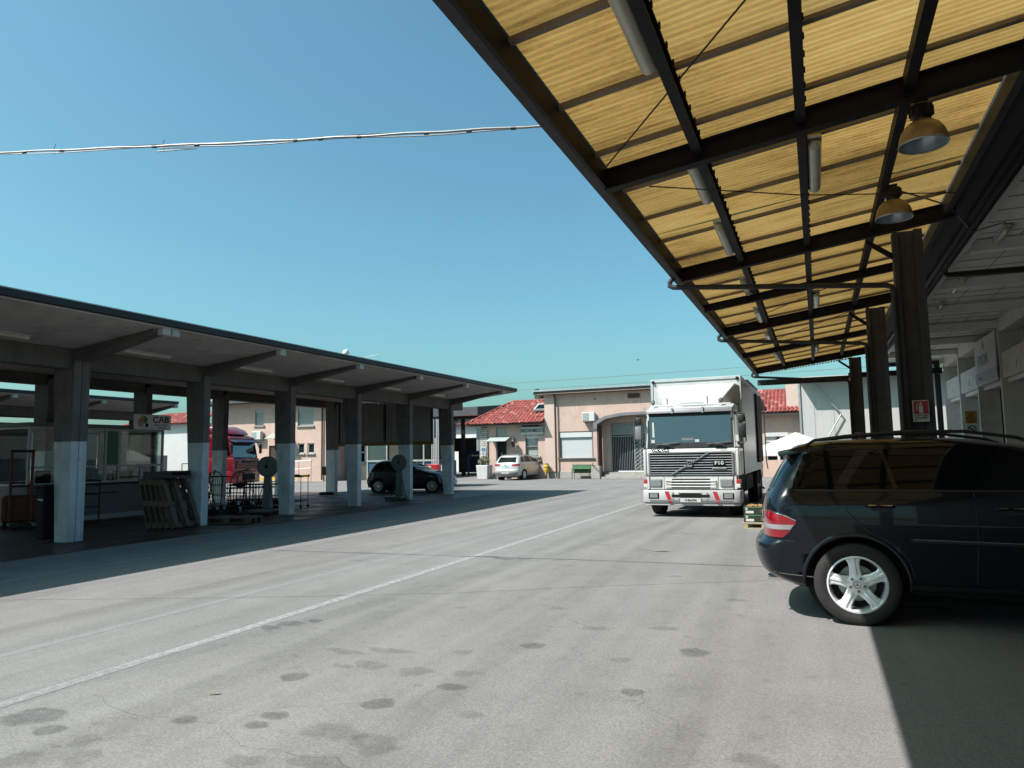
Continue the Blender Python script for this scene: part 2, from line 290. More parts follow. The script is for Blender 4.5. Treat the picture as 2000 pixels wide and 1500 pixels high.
def m_tiles(name='red_roof_tiles', col=((0.25, 0.052, 0.042), (0.12, 0.024, 0.021))):
    m, n, b = node_mat(name); L = n.links.new
    P = N(n, 'ShaderNodeTexCoord').outputs['Object']
    v = N(n, 'ShaderNodeTexVoronoi'); v.inputs['Scale'].default_value = 4.5; L(P, v.inputs['Vector'])
    s = N(n, 'ShaderNodeSeparateColor'); L(v.outputs['Color'], s.inputs[0])
    mx = N(n, 'ShaderNodeMix', data_type='RGBA'); L(s.outputs[0], mx.inputs[0]); mx.inputs[6].default_value = (*col[0], 1); mx.inputs[7].default_value = (*col[1], 1)
    gt_ = N(n, 'ShaderNodeMath', operation='GREATER_THAN'); L(s.outputs[1], gt_.inputs[0]); gt_.inputs[1].default_value = 0.92
    m2 = N(n, 'ShaderNodeMix', data_type='RGBA'); L(gt_.outputs[0], m2.inputs[0]); L(mx.outputs[2], m2.inputs[6]); m2.inputs[7].default_value = (0.30, 0.13, 0.10, 1)
    L(m2.outputs[2], b.inputs['Base Color']); b.inputs['Roughness'].default_value = 0.8
    return m
M['tiles'] = m_tiles()
def m_quoin():
    m, n, b = node_mat('limestone_blocks'); L = n.links.new
    P = N(n, 'ShaderNodeTexCoord').outputs['Object']
    mp = N(n, 'ShaderNodeMapping'); mp.inputs['Rotation'].default_value = (rad(90), 0, 0); L(P, mp.inputs[0])
    br = N(n, 'ShaderNodeTexBrick'); br.inputs['Scale'].default_value = 1.9; br.inputs['Mortar Size'].default_value = 0.03
    br.inputs['Color1'].default_value = (0.48, 0.46, 0.42, 1); br.inputs['Color2'].default_value = (0.32, 0.30, 0.27, 1); br.inputs['Mortar'].default_value = (0.10, 0.09, 0.08, 1)
    L(mp.outputs[0], br.inputs['Vector']); L(br.outputs['Color'], b.inputs['Base Color']); b.inputs['Roughness'].default_value = 0.95
    return m
M['quoin'] = m_quoin()
def m_carpaint(name, col, flake=0.0, rough=0.28, coat=0.75, spec=0.5):
    m = mat(name, col, rough, flake, var=0.05, scale=3, coat=coat, spec=spec)
    return m
M['suv'] = m_carpaint('dark_blue_black_paint', (0.006, 0.009, 0.015), 0.0, 0.22, 0.42, 0.2)
M['hatch'] = m_carpaint('black_blue_paint', (0.004, 0.008, 0.020), 0.3, 0.3)
M['silver'] = m_carpaint('silver_paint', (0.66, 0.66, 0.64), 0.4, 0.35)
M['truckwhite'] = mat('truck_white_paint', (0.74, 0.74, 0.71), 0.38, var=0.04, scale=2, coat=0.4, dirt=(0.42, 0.39, 0.34), dirt_amt=0.45, streak=0.10)
M['truckgrey'] = mat('truck_grey_plastic', (0.22, 0.22, 0.23), 0.5, var=0.1)
M['bumpergrey'] = mat('truck_bumper_paint', (0.56, 0.56, 0.55), 0.4, var=0.06, scale=3, dirt=(0.3, 0.28, 0.26), dirt_amt=0.3)
M['boxside'] = mat('truck_box_aluminium', (0.50, 0.49, 0.46), 0.32, 0.55, var=0.1, scale=2, streak=0.25)
M['boxwhite'] = mat('truck_box_white', (0.70, 0.71, 0.70), 0.45, var=0.05, dirt=(0.45, 0.43, 0.4), dirt_amt=0.3)
M['redlens'] = mat('red_lens', (0.30, 0.003, 0.012), 0.15, var=0.35, scale=14, coat=1.0)
M['clearlens'] = mat('clear_lens', (0.36, 0.36, 0.38), 0.15, 0.5, var=0.15, coat=1.0)
M['headlens'] = mat('headlight_glass', (0.36, 0.38, 0.38), 0.15, 0.4, var=0.35, scale=25, coat=1.0)
M['rim'] = mat('alloy_silver', (1.25, 1.27, 1.30), 0.32, 0.42, var=0.05)
M['mint'] = mat('mint_green_crates', (0.25, 0.55, 0.42), 0.6, var=0.2)
M['carton'] = mat('dark_green_carton', (0.010, 0.026, 0.013), 0.6, var=0.2)
M['produce'] = mat('orange_brown_produce', (0.38, 0.20, 0.07), 0.7, var=0.5, scale=25)
# ------------------------------------------------------------------ mesh builder
def wloc(o):
    v = Vector((0, 0, 0))
    while o is not None: v += Vector(o.location); o = o.parent
    return v
class MB:
    def __init__(s): s.v = []; s.f = []
    def add(s, vs, fs):
        k = len(s.v); s.v += [tuple(p) for p in vs]; s.f += [tuple(i+k for i in f) for f in fs]; return s
    def box(s, x0, x1, y0, y1, z0, z1):
        return s.add([(x0,y0,z0),(x1,y0,z0),(x1,y1,z0),(x0,y1,z0),(x0,y0,z1),(x1,y0,z1),(x1,y1,z1),(x0,y1,z1)],
                     [(0,3,2,1),(4,5,6,7),(0,1,5,4),(1,2,6,5),(2,3,7,6),(3,0,4,7)])
    def cbox(s, c, d):
        return s.box(c[0]-d[0]/2, c[0]+d[0]/2, c[1]-d[1]/2, c[1]+d[1]/2, c[2]-d[2]/2, c[2]+d[2]/2)
    def quad(s, *p): return s.add(p, [tuple(range(len(p)))])
    def hexa(s, b, t):   # bottom 4, top 4 (ccw from above)
        return s.add(list(b)+list(t), [(3,2,1,0),(4,5,6,7),(0,1,5,4),(1,2,6,5),(2,3,7,6),(3,0,4,7)])
    def prism(s, poly, ax, a, b):   # poly 2D in the other two axes, extruded on axis ax
        n = len(poly)
        def mk(p, v):
            q = list(p); q.insert(ax, v); return q
        vs = [mk(p, a) for p in poly] + [mk(p, b) for p in poly]
        fs = [tuple(range(n))[::-1], tuple(range(n, 2*n))] + [(i, (i+1) % n, n+(i+1) % n, n+i) for i in range(n)]
        return s.add(vs, fs)
    def tube(s, pts, r, n=8, caps=True):
        pts = [Vector(p) for p in pts]; rs = r if isinstance(r, (list, tuple)) else [r]*len(pts)
        k0 = len(s.v); prev = None
        for i, p in enumerate(pts):
            d = (pts[min(i+1, len(pts)-1)] - pts[max(i-1, 0)]).normalized()
            ref = Vector((0, 0, 1)) if abs(d.z) < 0.95 else Vector((1, 0, 0))
            if prev is None: u = d.cross(ref).normalized()
            else:
                u = prev - d*prev.dot(d); u = u.normalized() if u.length > 1e-6 else d.cross(ref).normalized()
            prev = u; q = d.cross(u)
            for j in range(n):
                a = 2*math.pi*j/n; s.v.append(tuple(p + (u*math.cos(a)+q*math.sin(a))*rs[i]))
        for i in range(len(pts)-1):
            for j in range(n):
                a = k0+i*n+j; b = k0+i*n+(j+1) % n; s.f.append((a, b, b+n, a+n))
        if caps:
            s.f.append(tuple(k0+j for j in range(n))[::-1]); s.f.append(tuple(k0+(len(pts)-1)*n+j for j in range(n)))
        return s
    def lathe(s, prof, o=(0,0,0), axis='z', n=24, cap=True):   # prof: (r, h)
        k0 = len(s.v)
        for (r, h) in prof:
            for j in range(n):
                a = 2*math.pi*j/n; c, d = r*math.cos(a), r*math.sin(a)
                p = {'z': (c, d, h), 'y': (c, h, d), 'x': (h, c, d)}[axis]
                s.v.append((p[0]+o[0], p[1]+o[1], p[2]+o[2]))
        for i in range(len(prof)-1):
            for j in range(n):
                a = k0+i*n+j; b = k0+i*n+(j+1) % n; s.f.append((a, b, b+n, a+n))
        for i, rev in ((0, 1), (len(prof)-1, 0)):
            if cap and prof[i][0] > 1e-4 and prof[0] != prof[-1]:
                t = tuple(k0+i*n+j for j in range(n)); s.f.append(t[::-1] if rev else t)
        return s
    def parts(s, name, m, parent=None, **k):
        """one object per connected piece"""
        root = list(range(len(s.v)))
        def fd(i):
            while root[i] != i: root[i] = root[root[i]]; i = root[i]
            return i
        for f in s.f:
            for a in f[1:]: root[fd(a)] = fd(f[0])
        gr = {}
        for f in s.f: gr.setdefault(fd(f[0]), []).append(f)
        res = []
        for fs in gr.values():
            ids = sorted(set(i for f in fs for i in f)); mp = {i: j for j, i in enumerate(ids)}
            q = MB(); q.v = [s.v[i] for i in ids]; q.f = [tuple(mp[i] for i in f) for f in fs]
            res.append(q.build(name, m, parent, **k))
        return res
    def build(s, name, m, parent=None, world=False, smooth=False, bevel=0.0, seg=1, autosmooth=None):
        me = bpy.data.meshes.new(name); vs = s.v
        if world and parent is not None:
            w0 = wloc(parent); vs = [(p[0]-w0.x, p[1]-w0.y, p[2]-w0.z) for p in vs]
        me.from_pydata(vs, [], s.f); me.update()
        bm = bmesh.new(); bm.from_mesh(me)
        bmesh.ops.remove_doubles(bm, verts=bm.verts, dist=1e-5)
        bmesh.ops.recalc_face_normals(bm, faces=bm.faces)
        if bevel > 0:
            es = [e for e in bm.edges if len(e.link_faces) == 2 and e.calc_face_angle(0) > 0.5]
            if es: bmesh.ops.bevel(bm, geom=es, offset=bevel, segments=seg, profile=0.5, affect='EDGES', clamp_overlap=True)
        if smooth:
            lim = autosmooth if autosmooth is not None else 0.7
            for f in bm.faces: f.smooth = True
            for e in bm.edges:
                if len(e.link_faces) == 2 and e.calc_face_angle(0) > lim: e.smooth = False
        bm.to_mesh(me); bm.free()
        if isinstance(m, (list, tuple)):
            for q in m: me.materials.append(q)
        else: me.materials.append(m)
        o = bpy.data.objects.new(name, me); COL.objects.link(o)
        if parent is not None: o.parent = parent
        return o
def tag(o, label=None, cat=None, group=None, kind=None):
    if label: o['label'] = label
    if cat: o['category'] = cat
    if group: o['group'] = group
    if kind: o['kind'] = kind
    return o
def thing(name, label, cat, loc=(0, 0, 0), rz=0.0, group=None):
    o = bpy.data.objects.new(name, None); COL.objects.link(o); o.location = loc; o.rotation_euler = (0, 0, rz); o.empty_display_size = 0.2
    return tag(o, label, cat, group)
def copy_tree(o, parent=None):
    c = o.copy(); COL.objects.link(c)
    if parent is not None: c.parent = parent
    for ch in list(o.children): copy_tree(ch, c)
    return c
def struct(name, mb, m, **k):
    return tag(mb.build(name, m, **k), kind='structure')
def text(body, size, m, parent, loc, rot=(rad(90), 0, 0), name='lettering', sx=1.0, depth=0.003, align='CENTER', space=1.0, bold=0.0, world=False):
    cu = bpy.data.curves.new('t', 'FONT'); cu.body = body; cu.size = size; cu.align_x = align; cu.align_y = 'CENTER'; cu.extrude = depth; cu.space_character = space; cu.offset = bold
    cu.resolution_u = 3
    t = bpy.data.objects.new('t', cu); COL.objects.link(t)
    dg = bpy.context.evaluated_depsgraph_get(); me = bpy.data.meshes.new_from_object(t.evaluated_get(dg))
    bpy.data.objects.remove(t); bpy.data.curves.remove(cu)
    loc = Vector(loc)
    if world and parent is not None: loc = loc - wloc(parent)
    mt = Matrix.Translation(loc) @ Matrix.Rotation(rot[2], 4, 'Z') @ Matrix.Rotation(rot[1], 4, 'Y') @ Matrix.Rotation(rot[0], 4, 'X') @ Matrix.Diagonal((sx, 1, 1, 1))
    me.transform(mt); me.materials.clear(); me.materials.append(m); me.name = name
    o = bpy.data.objects.new(name, me); COL.objects.link(o)
    if parent is not None: o.parent = parent
    return o
RX90 = (rad(90), 0, 0)                # faces -Y (towards the camera)
FACE_PX = (rad(90), 0, rad(90))       # faces +X
FACE_NX = (rad(90), 0, rad(-90))      # faces -X
# ================================================================== GROUND
struct('asphalt_ground', MB().quad((-300,-200,0),(300,-200,0),(300,400,0),(-300,400,0)), M['ground'])
struct('brick_paving', MB().box(-22.6,-12.5,-14,27.6,-0.05,0.006), M['brick'])
ln = MB()
def strip(mb, pts, wd, z=0.004):
    pts = [Vector((p[0], p[1], 0)) for p in pts]
    for i in range(len(pts)-1):
        d = (pts[i+1]-pts[i]).normalized(); n = Vector((-d.y, d.x, 0))*wd/2
        a, b = pts[i], pts[i+1]
        mb.quad((a.x-n.x, a.y-n.y, z), (b.x-n.x, b.y-n.y, z), (b.x+n.x, b.y+n.y, z), (a.x+n.x, a.y+n.y, z))
    return mb
struct('painted_line', strip(MB(), [(-5.24,-6),(-5.15,6),(-5.17,14),(-5.2,22.6)], 0.125), M['line'])
struct('painted_line', strip(MB(), [(-6.52,-6),(-6.40,9),(-6.33,16),(-6.42,26.3)], 0.11), M['line_faint'])
struct('painted_line', strip(MB(), [(-10.3,-6),(-10.42,10),(-10.5,27)], 0.10), M['line'])
struct('painted_line', strip(MB(), [(-9.5,36),(-4.6,24)], 0.10), M['line_faint'])
struct('painted_line', strip(MB(), [(-12.5,39.5),(-7.6,27)], 0.10), M['line_faint'])
ck = MB()
pts = [(-11.3,4.9),(-9.08,5.66),(-6.51,6.62),(-4.19,7.63),(-2.49,8.68),(-0.78,9.58),(1.2,10.5)]
jp = []
for i in range(len(pts)-1):
    for t in range(6):
        u = t/6; jp.append((pts[i][0]*(1-u)+pts[i+1][0]*u, pts[i][1]*(1-u)+pts[i+1][1]*u+random.uniform(-.012,.012)))
strip(ck, jp, 0.016); struct('ground_joint', ck, M['crackfill'])
for pp in ([(-2.0,3.1),(-2.5,3.35),(-3.1,3.3),(-3.5,3.5),(-4.2,3.45),(-4.9,3.7)], [(-3.5,3.5),(-3.3,3.9),(-2.6,4.3)]):
    q = []
    for i in range(len(pp)-1):
        for t in range(5):
            u = t/5; q.append((pp[i][0]*(1-u)+pp[i+1][0]*u+random.uniform(-.03,.03), pp[i][1]*(1-u)+pp[i+1][1]*u+random.uniform(-.03,.03)))
    struct('ground_crack', strip(MB(), q, 0.005), M['crackfaint'])
class Blobs(MB):
    def __init__(s): super().__init__(); s.fade = []
    def out(s, name, m):
        me = bpy.data.meshes.new(name); me.from_pydata(s.v, [], s.f); me.update()
        at = me.attributes.new('fade', 'FLOAT', 'POINT'); at.data.foreach_set('value', s.fade); me.materials.append(m)
        o = bpy.data.objects.new(name, me); COL.objects.link(o); return tag(o, kind='structure')
def blob(mb, x, y, rx, ry, z, jag=0.10):
    ph = [random.uniform(0, 6.28) for _ in range(4)]; n = 30; k0 = len(mb.v)
    mb.v.append((x, y, z)); mb.fade.append(1.0)
    for q, fd in ((0.72, .78), (1.22, 0.0)):
        for j in range(n):
            a = 2*math.pi*j/n; k = q*(1+jag*(0.5*math.sin(2*a+ph[0])+0.35*math.sin(3*a+ph[1])+0.25*math.sin(5*a+ph[2])+0.15*math.sin(9*a+ph[3])))
            mb.v.append((x+math.cos(a)*rx*k, y+math.sin(a)*ry*k, z)); mb.fade.append(fd)
    for j in range(n):
        a, b = k0+1+j, k0+1+(j+1) % n; mb.f.append((k0, a, b)); mb.f.append((a, a+n, b+n, b))
def track(pts, wd):
    b = Blobs(); n = len(pts)
    for i, (x, y) in enumerate(pts):
        d = Vector((pts[min(i+1,n-1)][0]-pts[max(i-1,0)][0], pts[min(i+1,n-1)][1]-pts[max(i-1,0)][1], 0)).normalized(); q = Vector((-d.y, d.x, 0))*wd/2
        e = 0.0 if i in (0, n-1) else 1.0
        for k, fd in ((-1, 0.0), (0, e), (1, 0.0)): b.v.append((x+q.x*k, y+q.y*k, 0.0052)); b.fade.append(fd)
        if i: a = (i-1)*3; b.f += [(a, a+1, a+4, a+3), (a+1, a+2, a+5, a+4)]
    b.out('tyre_track', M['track'])
for x0, x1, c_ in ((-7.6,-7.0,.25),(-9.2,-8.6,.25),(-3.9,-4.6,-.3),(-2.2,-3.0,-.3),(-0.6,-3.8,.5),(-5.9,-1.9,.6)):
    track([(x0+(x1-x0)*t/14+c_*math.sin(math.pi*t/14), -1+t*2.6) for t in range(15)], .42)
s1 = Blobs(); s2 = Blobs()
ST = [(-2.76,4.17,.10,.10),(-2.32,5.84,.10,.09),(-1.01,6.08,.12,.11),(-3.69,4.45,.10,.09),(-3.26,3.76,.08,.07),(-3.26,3.59,.07,.06),(-2.47,4.64,.10,.07),
      (-4.41,3.08,.09,.08),(-3.75,3.5,.07,.07),(-1.25,4.96,.08,.07),(-4.74,3.2,.17,.16),(-4.89,5.82,.14,.09),(-4.95,5.62,.11,.07),(-4.72,6.0,.08,.06)]
for x, y, a, b in ST: blob(s1, x, y, a, b, 0.006, 0.16)
SF = [(-2.75,3.66,.18,.12),(-2.42,3.6,.16,.12),(-2.9,4.87,.14,.09),(-2.79,5.46,.08,.06),(-3.31,4.89,.13,.10),(-3.5,4.8,.08,.05),(-2.5,4.95,.10,.07),(-2.1,4.2,.07,.07),(-4.05,3.04,.09,.08),(-3.83,2.87,.10,.09),
      (-1.52,5.67,.09,.06),(-2.0,6.6,.10,.06),(-1.4,6.8,.12,.07),(-2.6,7.3,.09,.05),(-3.42,10.07,.14,.05),(-2.72,11.97,.16,.05),(-3.4,5.3,.18,.07),(-3.75,5.15,.2,.06),(-4.15,2.72,.13,.10),(-2.55,3.28,.14,.10),
      (-2.95,3.15,.10,.08),(-1.7,3.2,.08,.06),(-0.4,4.1,.12,.08),(-0.9,3.6,.09,.06),(-6.8,9.6,.14,.05),(-5.6,10.8,.1,.05),(-3.6,7.0,.07,.05),(-0.9,8.3,.13,.05),(-1.8,9.6,.1,.05),(-3.6,12.5,.2,.06),(-2.5,14.5,.3,.06),(-5.7,13.5,.14,.05)]
for x, y, a, b in SF: blob(s2, x, y, a, b, 0.008, 0.34)
rs_ = random.Random(3)
for _ in range(70):
    x = rs_.uniform(-6, 0.2); y = rs_.uniform(2.6, 13); blob(s2, x, y, rs_.uniform(.012,.05), rs_.uniform(.01,.03), 0.0095, 0.2)
s1.out('oil_stains', M['stain']); s2.out('faint_stains', M['stain_faint'])
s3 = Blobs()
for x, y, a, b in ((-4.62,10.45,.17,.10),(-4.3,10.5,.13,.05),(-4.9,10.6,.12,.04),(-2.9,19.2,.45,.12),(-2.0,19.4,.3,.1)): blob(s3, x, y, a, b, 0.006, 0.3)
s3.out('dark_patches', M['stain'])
# dry leaves / litter
def leaf(x, y, s, a, label):
    o = MB(); c, d = math.cos(a), math.sin(a)
    def R(px, py, pz): return (px*c-py*d, px*d+py*c, pz)
    o.quad(R(-s,0,.006), R(-s*.2,s*.32,.03), R(s*.6,s*.2,.02), R(s,0,.01), R(s*.3,-.25*s,.028))
    t = o.build('dry_leaf', M['wood'], smooth=True); t.location = (x, y, 0.004)
    tag(t, label, 'leaf')
leaf(-3.95, 3.93, .05, .7, 'pale dry curled leaf lying alone on the asphalt near the left white line')
leaf(-2.45, 11.9, .16, .2, 'dark dry leaf lying on sunny asphalt in front of the truck')
leaf(-0.15, 3.2, .04, .2, 'tiny dry leaf at the edge of the roof shadow in the foreground')

# ================================================================== LEFT CANOPY
def concrete_canopy(name, label, xf, xr, y0, y1, ys, first_double=True, detail=True):
    """two rows of tapered columns, butterfly roof; xf = front column x, xr = rear column x"""
    root = thing(name, label, 'canopy', ((xf+xr)/2, (y0+y1)/2, 0))
    xe = xf+2.58; xe2 = xr-2.75
    sl = MB()
    prof = [(xe,4.20),(xf+.28,3.95),(xf-.22,3.95),(xr+.22,4.10),(xr-.28,4.10),(xe2,4.30),(xe2,4.40),(xr,4.26),(xf,4.16),(xe,4.30)]
    sl.prism(prof, 1, y0, y1)
    sl.build('roof_slab', M['soffit'], root, world=True)
    fs = MB().box(xe+.002, xe+.08, y0, y1+.06, 4.23, 4.36).box(xe2-.12, xe2-.002, y0, y1+.06, 4.30, 4.46)
    fs.box(xe2-.12, xe+.002, y1+.002, y1+.06, 4.23, 4.355)
    fs.build('fascia', M['dark_fascia'], root, world=True, bevel=.01)
    MB().box(xe+.082, xe+.095, y0, y1+.06, 4.35, 4.368).build('drip_trim', M['galv'], root, world=True)
    for X, zb, zt in ((xf-.08, 3.54, 3.948), (xr, 3.80, 4.098)):
        b = MB()
        for i in range(len(ys)-1): b.box(X-.16, X+.20, ys[i]+.10, ys[i+1]-.10, zb, zt)
        b.box(X-.16, X+.20, y0, ys[0]-.1, zb, zt); b.box(X-.16, X+.20, ys[-1]+.1, y1-.02, zb, zt)
        b.build('edge_beam', M['concrete'], root, world=True)
    for i, y in enumerate(ys):
        for row, X, sg in ((0, xf, 1), (1, xr, -1)):
            dbl = first_double and abs(y-10.15) < .2
            hw = .18 if dbl else .11
            if dbl: y = y+.05
            zt = 3.70
            if sg > 0: P = lambda t: [(X-.20-.25*t, ), (X+.18+.02*t, )]
            else:      P = lambda t: [(X-.24-.08*t, ), (X+.22+.08*t, )]
            def sect(z):
                t = z/zt; a, b = P(t); return a[0], b[0]
            split = 2.04 if row == 0 else 1.94
            lo = MB(); up = MB()
            parts = [(-hw, hw)] if not dbl else [(-hw, -.006), (.006, hw)]
            for ya, yb in parts:
                for mbx, za, zb in ((lo, 0.0, split), (up, split, zt+.28)):
                    a0, b0 = sect(za); a1, b1 = sect(min(zb, zt))
                    mbx.hexa([(a0,y+ya,za),(b0,y+ya,za),(b0,y+yb,za),(a0,y+yb,za)], [(a1,y+ya,zb),(b1,y+ya,zb),(b1,y+yb,zb),(a1,y+yb,zb)])
            if dbl: up.box(X-.18, X+.15, y-.006, y+.006, 0, zt); 
            c = up.build('column', M['column_grey'], root, world=True, bevel=.012)
            c2 = lo.build('painted_base', M['column_white'], None, bevel=.012); c2.parent = c
            w0 = wloc(c)
            for v in c2.data.vertices: v.co -= w0
            # tapered cantilever bracket
            x0 = X+.20*sg; x1 = (xe-.16) if sg > 0 else (xe2+.16)
            zc0 = 3.945 if sg > 0 else 4.09; zc1 = (4.20 if sg > 0 else 4.29); base = zt if sg > 0 else zt+.1
            hb = hw-.004
            br = MB().prism([(X+.1*sg, base), (x0+.02*sg, base), (x1-.25*sg, zc1-.12), (x1, zc1-.10), (x1, zc1-.004+.0), (X+.1*sg, zc0-.03)], 1, y-hb, y+hb)
            br.build('bracket', M['concrete'], root, world=True, bevel=.01)
            if sg > 0:
                MB().box(x1+.002, xe-.006, y-.10, y+.10, 4.06, 4.20).build('bracket_cap', M['soffit'], root, world=True, bevel=.01)
                if dbl: MB().box(x1+.002, xe-.006, y+.13, y+.32, 4.06, 4.20).build('bracket_cap', M['soffit'], root, world=True, bevel=.01)
    return root
YS = [10.10+3.305*k for k in range(-3, 6)]; YS[4] += .09
CAN = concrete_canopy('concrete_canopy', 'long concrete butterfly canopy on two rows of white-footed columns left of the yard', -14.18, -20.08, -3, 27.75, YS)
# roller sheets hung on the far end of the canopy
cs = thing('corrugated_screen', 'beige corrugated screen with ochre bottom bar closing the far end of the left canopy', 'screen', (-17, 26.2, 2.05))
zt = lambda x: 4.02+(x+19.5)*(-.066)
for a, b in ((-19.35, -17.05), (-17.0, -14.75)):
    m_ = MB(); n = int((b-a)/.022); P = []
    for i in range(n+1):
        x = a+(b-a)*i/n; ph = (i % 6)/6; yy = 26.2+(.025 if ph < .34 else -.025 if .5 <= ph < .84 else 0.0)
        P.append((x, yy))
    for i in range(n):
        (xa, ya), (xb, yb) = P[i], P[i+1]
        m_.quad((xa,ya,2.2),(xb,yb,2.2),(xb,yb,zt(xb)),(xa,ya,zt(xa)))
        m_.quad((xa,ya+.006,2.2),(xa,ya+.006,zt(xa)),(xb,yb+.006,zt(xb)),(xb,yb+.006,2.2))
    m_.build('corrugated_sheet', M['curtain'], cs, world=True)
MB().box(-19.4,-14.7,26.14,26.28,2.08,2.22).build('bottom_bar', M['ochre'], cs, world=True, bevel=.01)
f_ = MB().box(-19.42,-19.36,26.15,26.26,2.2,4.0).box(-17.05,-17.0,26.15,26.26,2.2,3.86).box(-14.76,-14.70,26.15,26.26,2.2,3.7).parts('frame', M['iron'], cs, world=True)
# fluorescent lamps under the slab
def tube_lamp(name, label, loc, rot, L=1.25, body='white', group=None, fat=1.0):
    t = thing(name, label, 'lamp', loc, 0, group); t.rotation_euler = rot
    MB().box(-.055*fat,.055*fat,-L/2,L/2,-.035,0).build('housing', M[body], t, bevel=.008)
    g = MB().tube([(0,-L/2+.03,-.055*fat),(0,-L/2+.06,-.06*fat),(0,L/2-.06,-.06*fat),(0,L/2-.03,-.055*fat)], [.02*fat,.05*fat,.05*fat,.02*fat], 10)
    g.build('cover', M['tubeglass'], t, smooth=True)
    return t
LB = tube_lamp('fluorescent_lamp', 'fluorescent lamp under the left canopy beside the nearest visible column', (-13.5, 11.3, 4.02), (0, -.08, 0), 1.3, group='fluorescent lamps under the left canopy')
for y, lab in ((8.1,'fluorescent lamp at the left picture edge under the canopy'),(14.6,'fluorescent lamp in the second bay of the left canopy'),(17.8,'fluorescent lamp in the third bay of the left canopy'),(21.1,'fluorescent lamp in the fourth bay of the left canopy'),(24.4,'fluorescent lamp in the last bay of the left canopy')):
    c = copy_tree(LB); c.location.y = y; c['label'] = lab

# second canopy behind, and third beyond
C2 = concrete_canopy('concrete_canopy', 'second concrete canopy seen in shade behind the first one on the far left', -30.3, -35.6, -3, 24.9, [6.4+3.7*k for k in range(-2, 6)], first_double=False)
# low dark hall wall between the canopies (upstand wall with windows seen in the shade)
hw_ = thing('shaded_hall', 'shaded grey hall with small windows behind the first canopy at the far left', 'building', (-36.8, 20, 0))
wb = MB()
wb.box(-37.0,-36.7,10,31,0,1.4); wb.box(-37.0,-36.7,10,31,2.5,3.6)
WN = ((10,16),(17.0,20),(21,25),(26,31))
for a, b in WN: wb.box(-37.0,-36.7,a,b,1.4,2.5)
wb.build('wall', M['concrete'], hw_, world=True)
for a, b in ((16,17),(20,21),(25,26)):
    wf = MB().box(-36.9,-36.8,a,a+.06,1.4,2.5).box(-36.9,-36.8,b-.06,b,1.4,2.5).box(-36.9,-36.8,(a+b)/2-.03,(a+b)/2+.03,1.4,2.5).box(-36.9,-36.8,a,b,1.4,1.46).box(-36.9,-36.8,a,b,2.44,2.5).build('window', M['white'], hw_, world=True)
    MB().box(-36.86,-36.85,a+.06,b-.06,1.46,2.44).build('pane', M['glass_dim'], hw_, world=True)

# ================================================================== RIGHT STEEL CANOPY
RC = thing('steel_canopy', 'dark steel canopy with yellow translucent corrugated roof over the right loading side', 'canopy', (1.2, 9, 0))
XE = -1.75; SLP = 0.136; YN = -7.0; YFAR = 24.95
def zroof(x): return 4.235 + SLP*(x-XE)          # underside of sheet
# corrugated sheet with real waves
pitch = 0.072; nper = 6; ny = int((YFAR-0.05-YN)/pitch*nper)
sv = []; sf = []
xs = [-1.66, -.6, .55, 1.60]
for j in range(ny+1):
    y = YN + j*pitch/nper; wz = .0055*math.cos(2*math.pi*j/nper)
    for x in xs: sv.append((x, y, zroof(x)+.012+wz))
k = len(xs)
for j in range(ny):
    for i in range(k-1):
        a = j*k+i; sf.append((a, a+1, a+1+k, a+k))
sm = MB(); sm.v = sv; sm.f = sf
sm.build('roof_sheet', M['sheet'], RC, world=True, smooth=True, autosmooth=3)
# battens (sheet overlaps)
y = 3.98-0.957*11
while y < 24.8:
    if y > YN:
        MB().hexa([(-1.655,y-.028,zroof(-1.655)-.035),(1.58,y-.028,zroof(1.58)-.035),(1.58,y+.028,zroof(1.58)-.035),(-1.655,y+.028,zroof(-1.655)-.035)],
                  [(-1.655,y-.028,zroof(-1.655)-.002),(1.58,y-.028,zroof(1.58)-.002),(1.58,y+.028,zroof(1.58)-.002),(-1.655,y+.028,zroof(-1.655)-.002)]).build('batten', M['batten'], RC, world=True)
    y += 0.957
# purlins along the yard: channel sections with clips
PX = (-0.82, 0.02, 0.82)
for x in PX:
    z = zroof(x)-.037
    p = MB().box(x-.045,x-.033,YN,YFAR-.1,z-.12,z).box(x-.033,x+.035,YN,YFAR-.1,z-.120,z-.108).box(x-.033,x+.035,YN,YFAR-.1,z-.012,z)
    yy = YN+.1
    while yy < YFAR-.2:
        p.box(x+.035,x+.047,yy,yy+.025,z-.025,z+.014); yy += .239
    p.build('purlin', M['steel'], RC, world=True)
# outer edge beam and gutter
MB().box(-1.677,-1.665,YN,YFAR,4.03,4.28).box(-1.665,-1.645,YN,YFAR,4.03,4.042).build('edge_beam', M['steel'], RC, world=True)
MB().box(-1.745,-1.679,YN,YFAR,4.035,4.05).box(-1.757,-1.745,YN,YFAR,4.035,4.25).box(-1.687,-1.679,YN,YFAR,4.05,4.25).build('gutter', M['steel_edge'], RC, world=True)
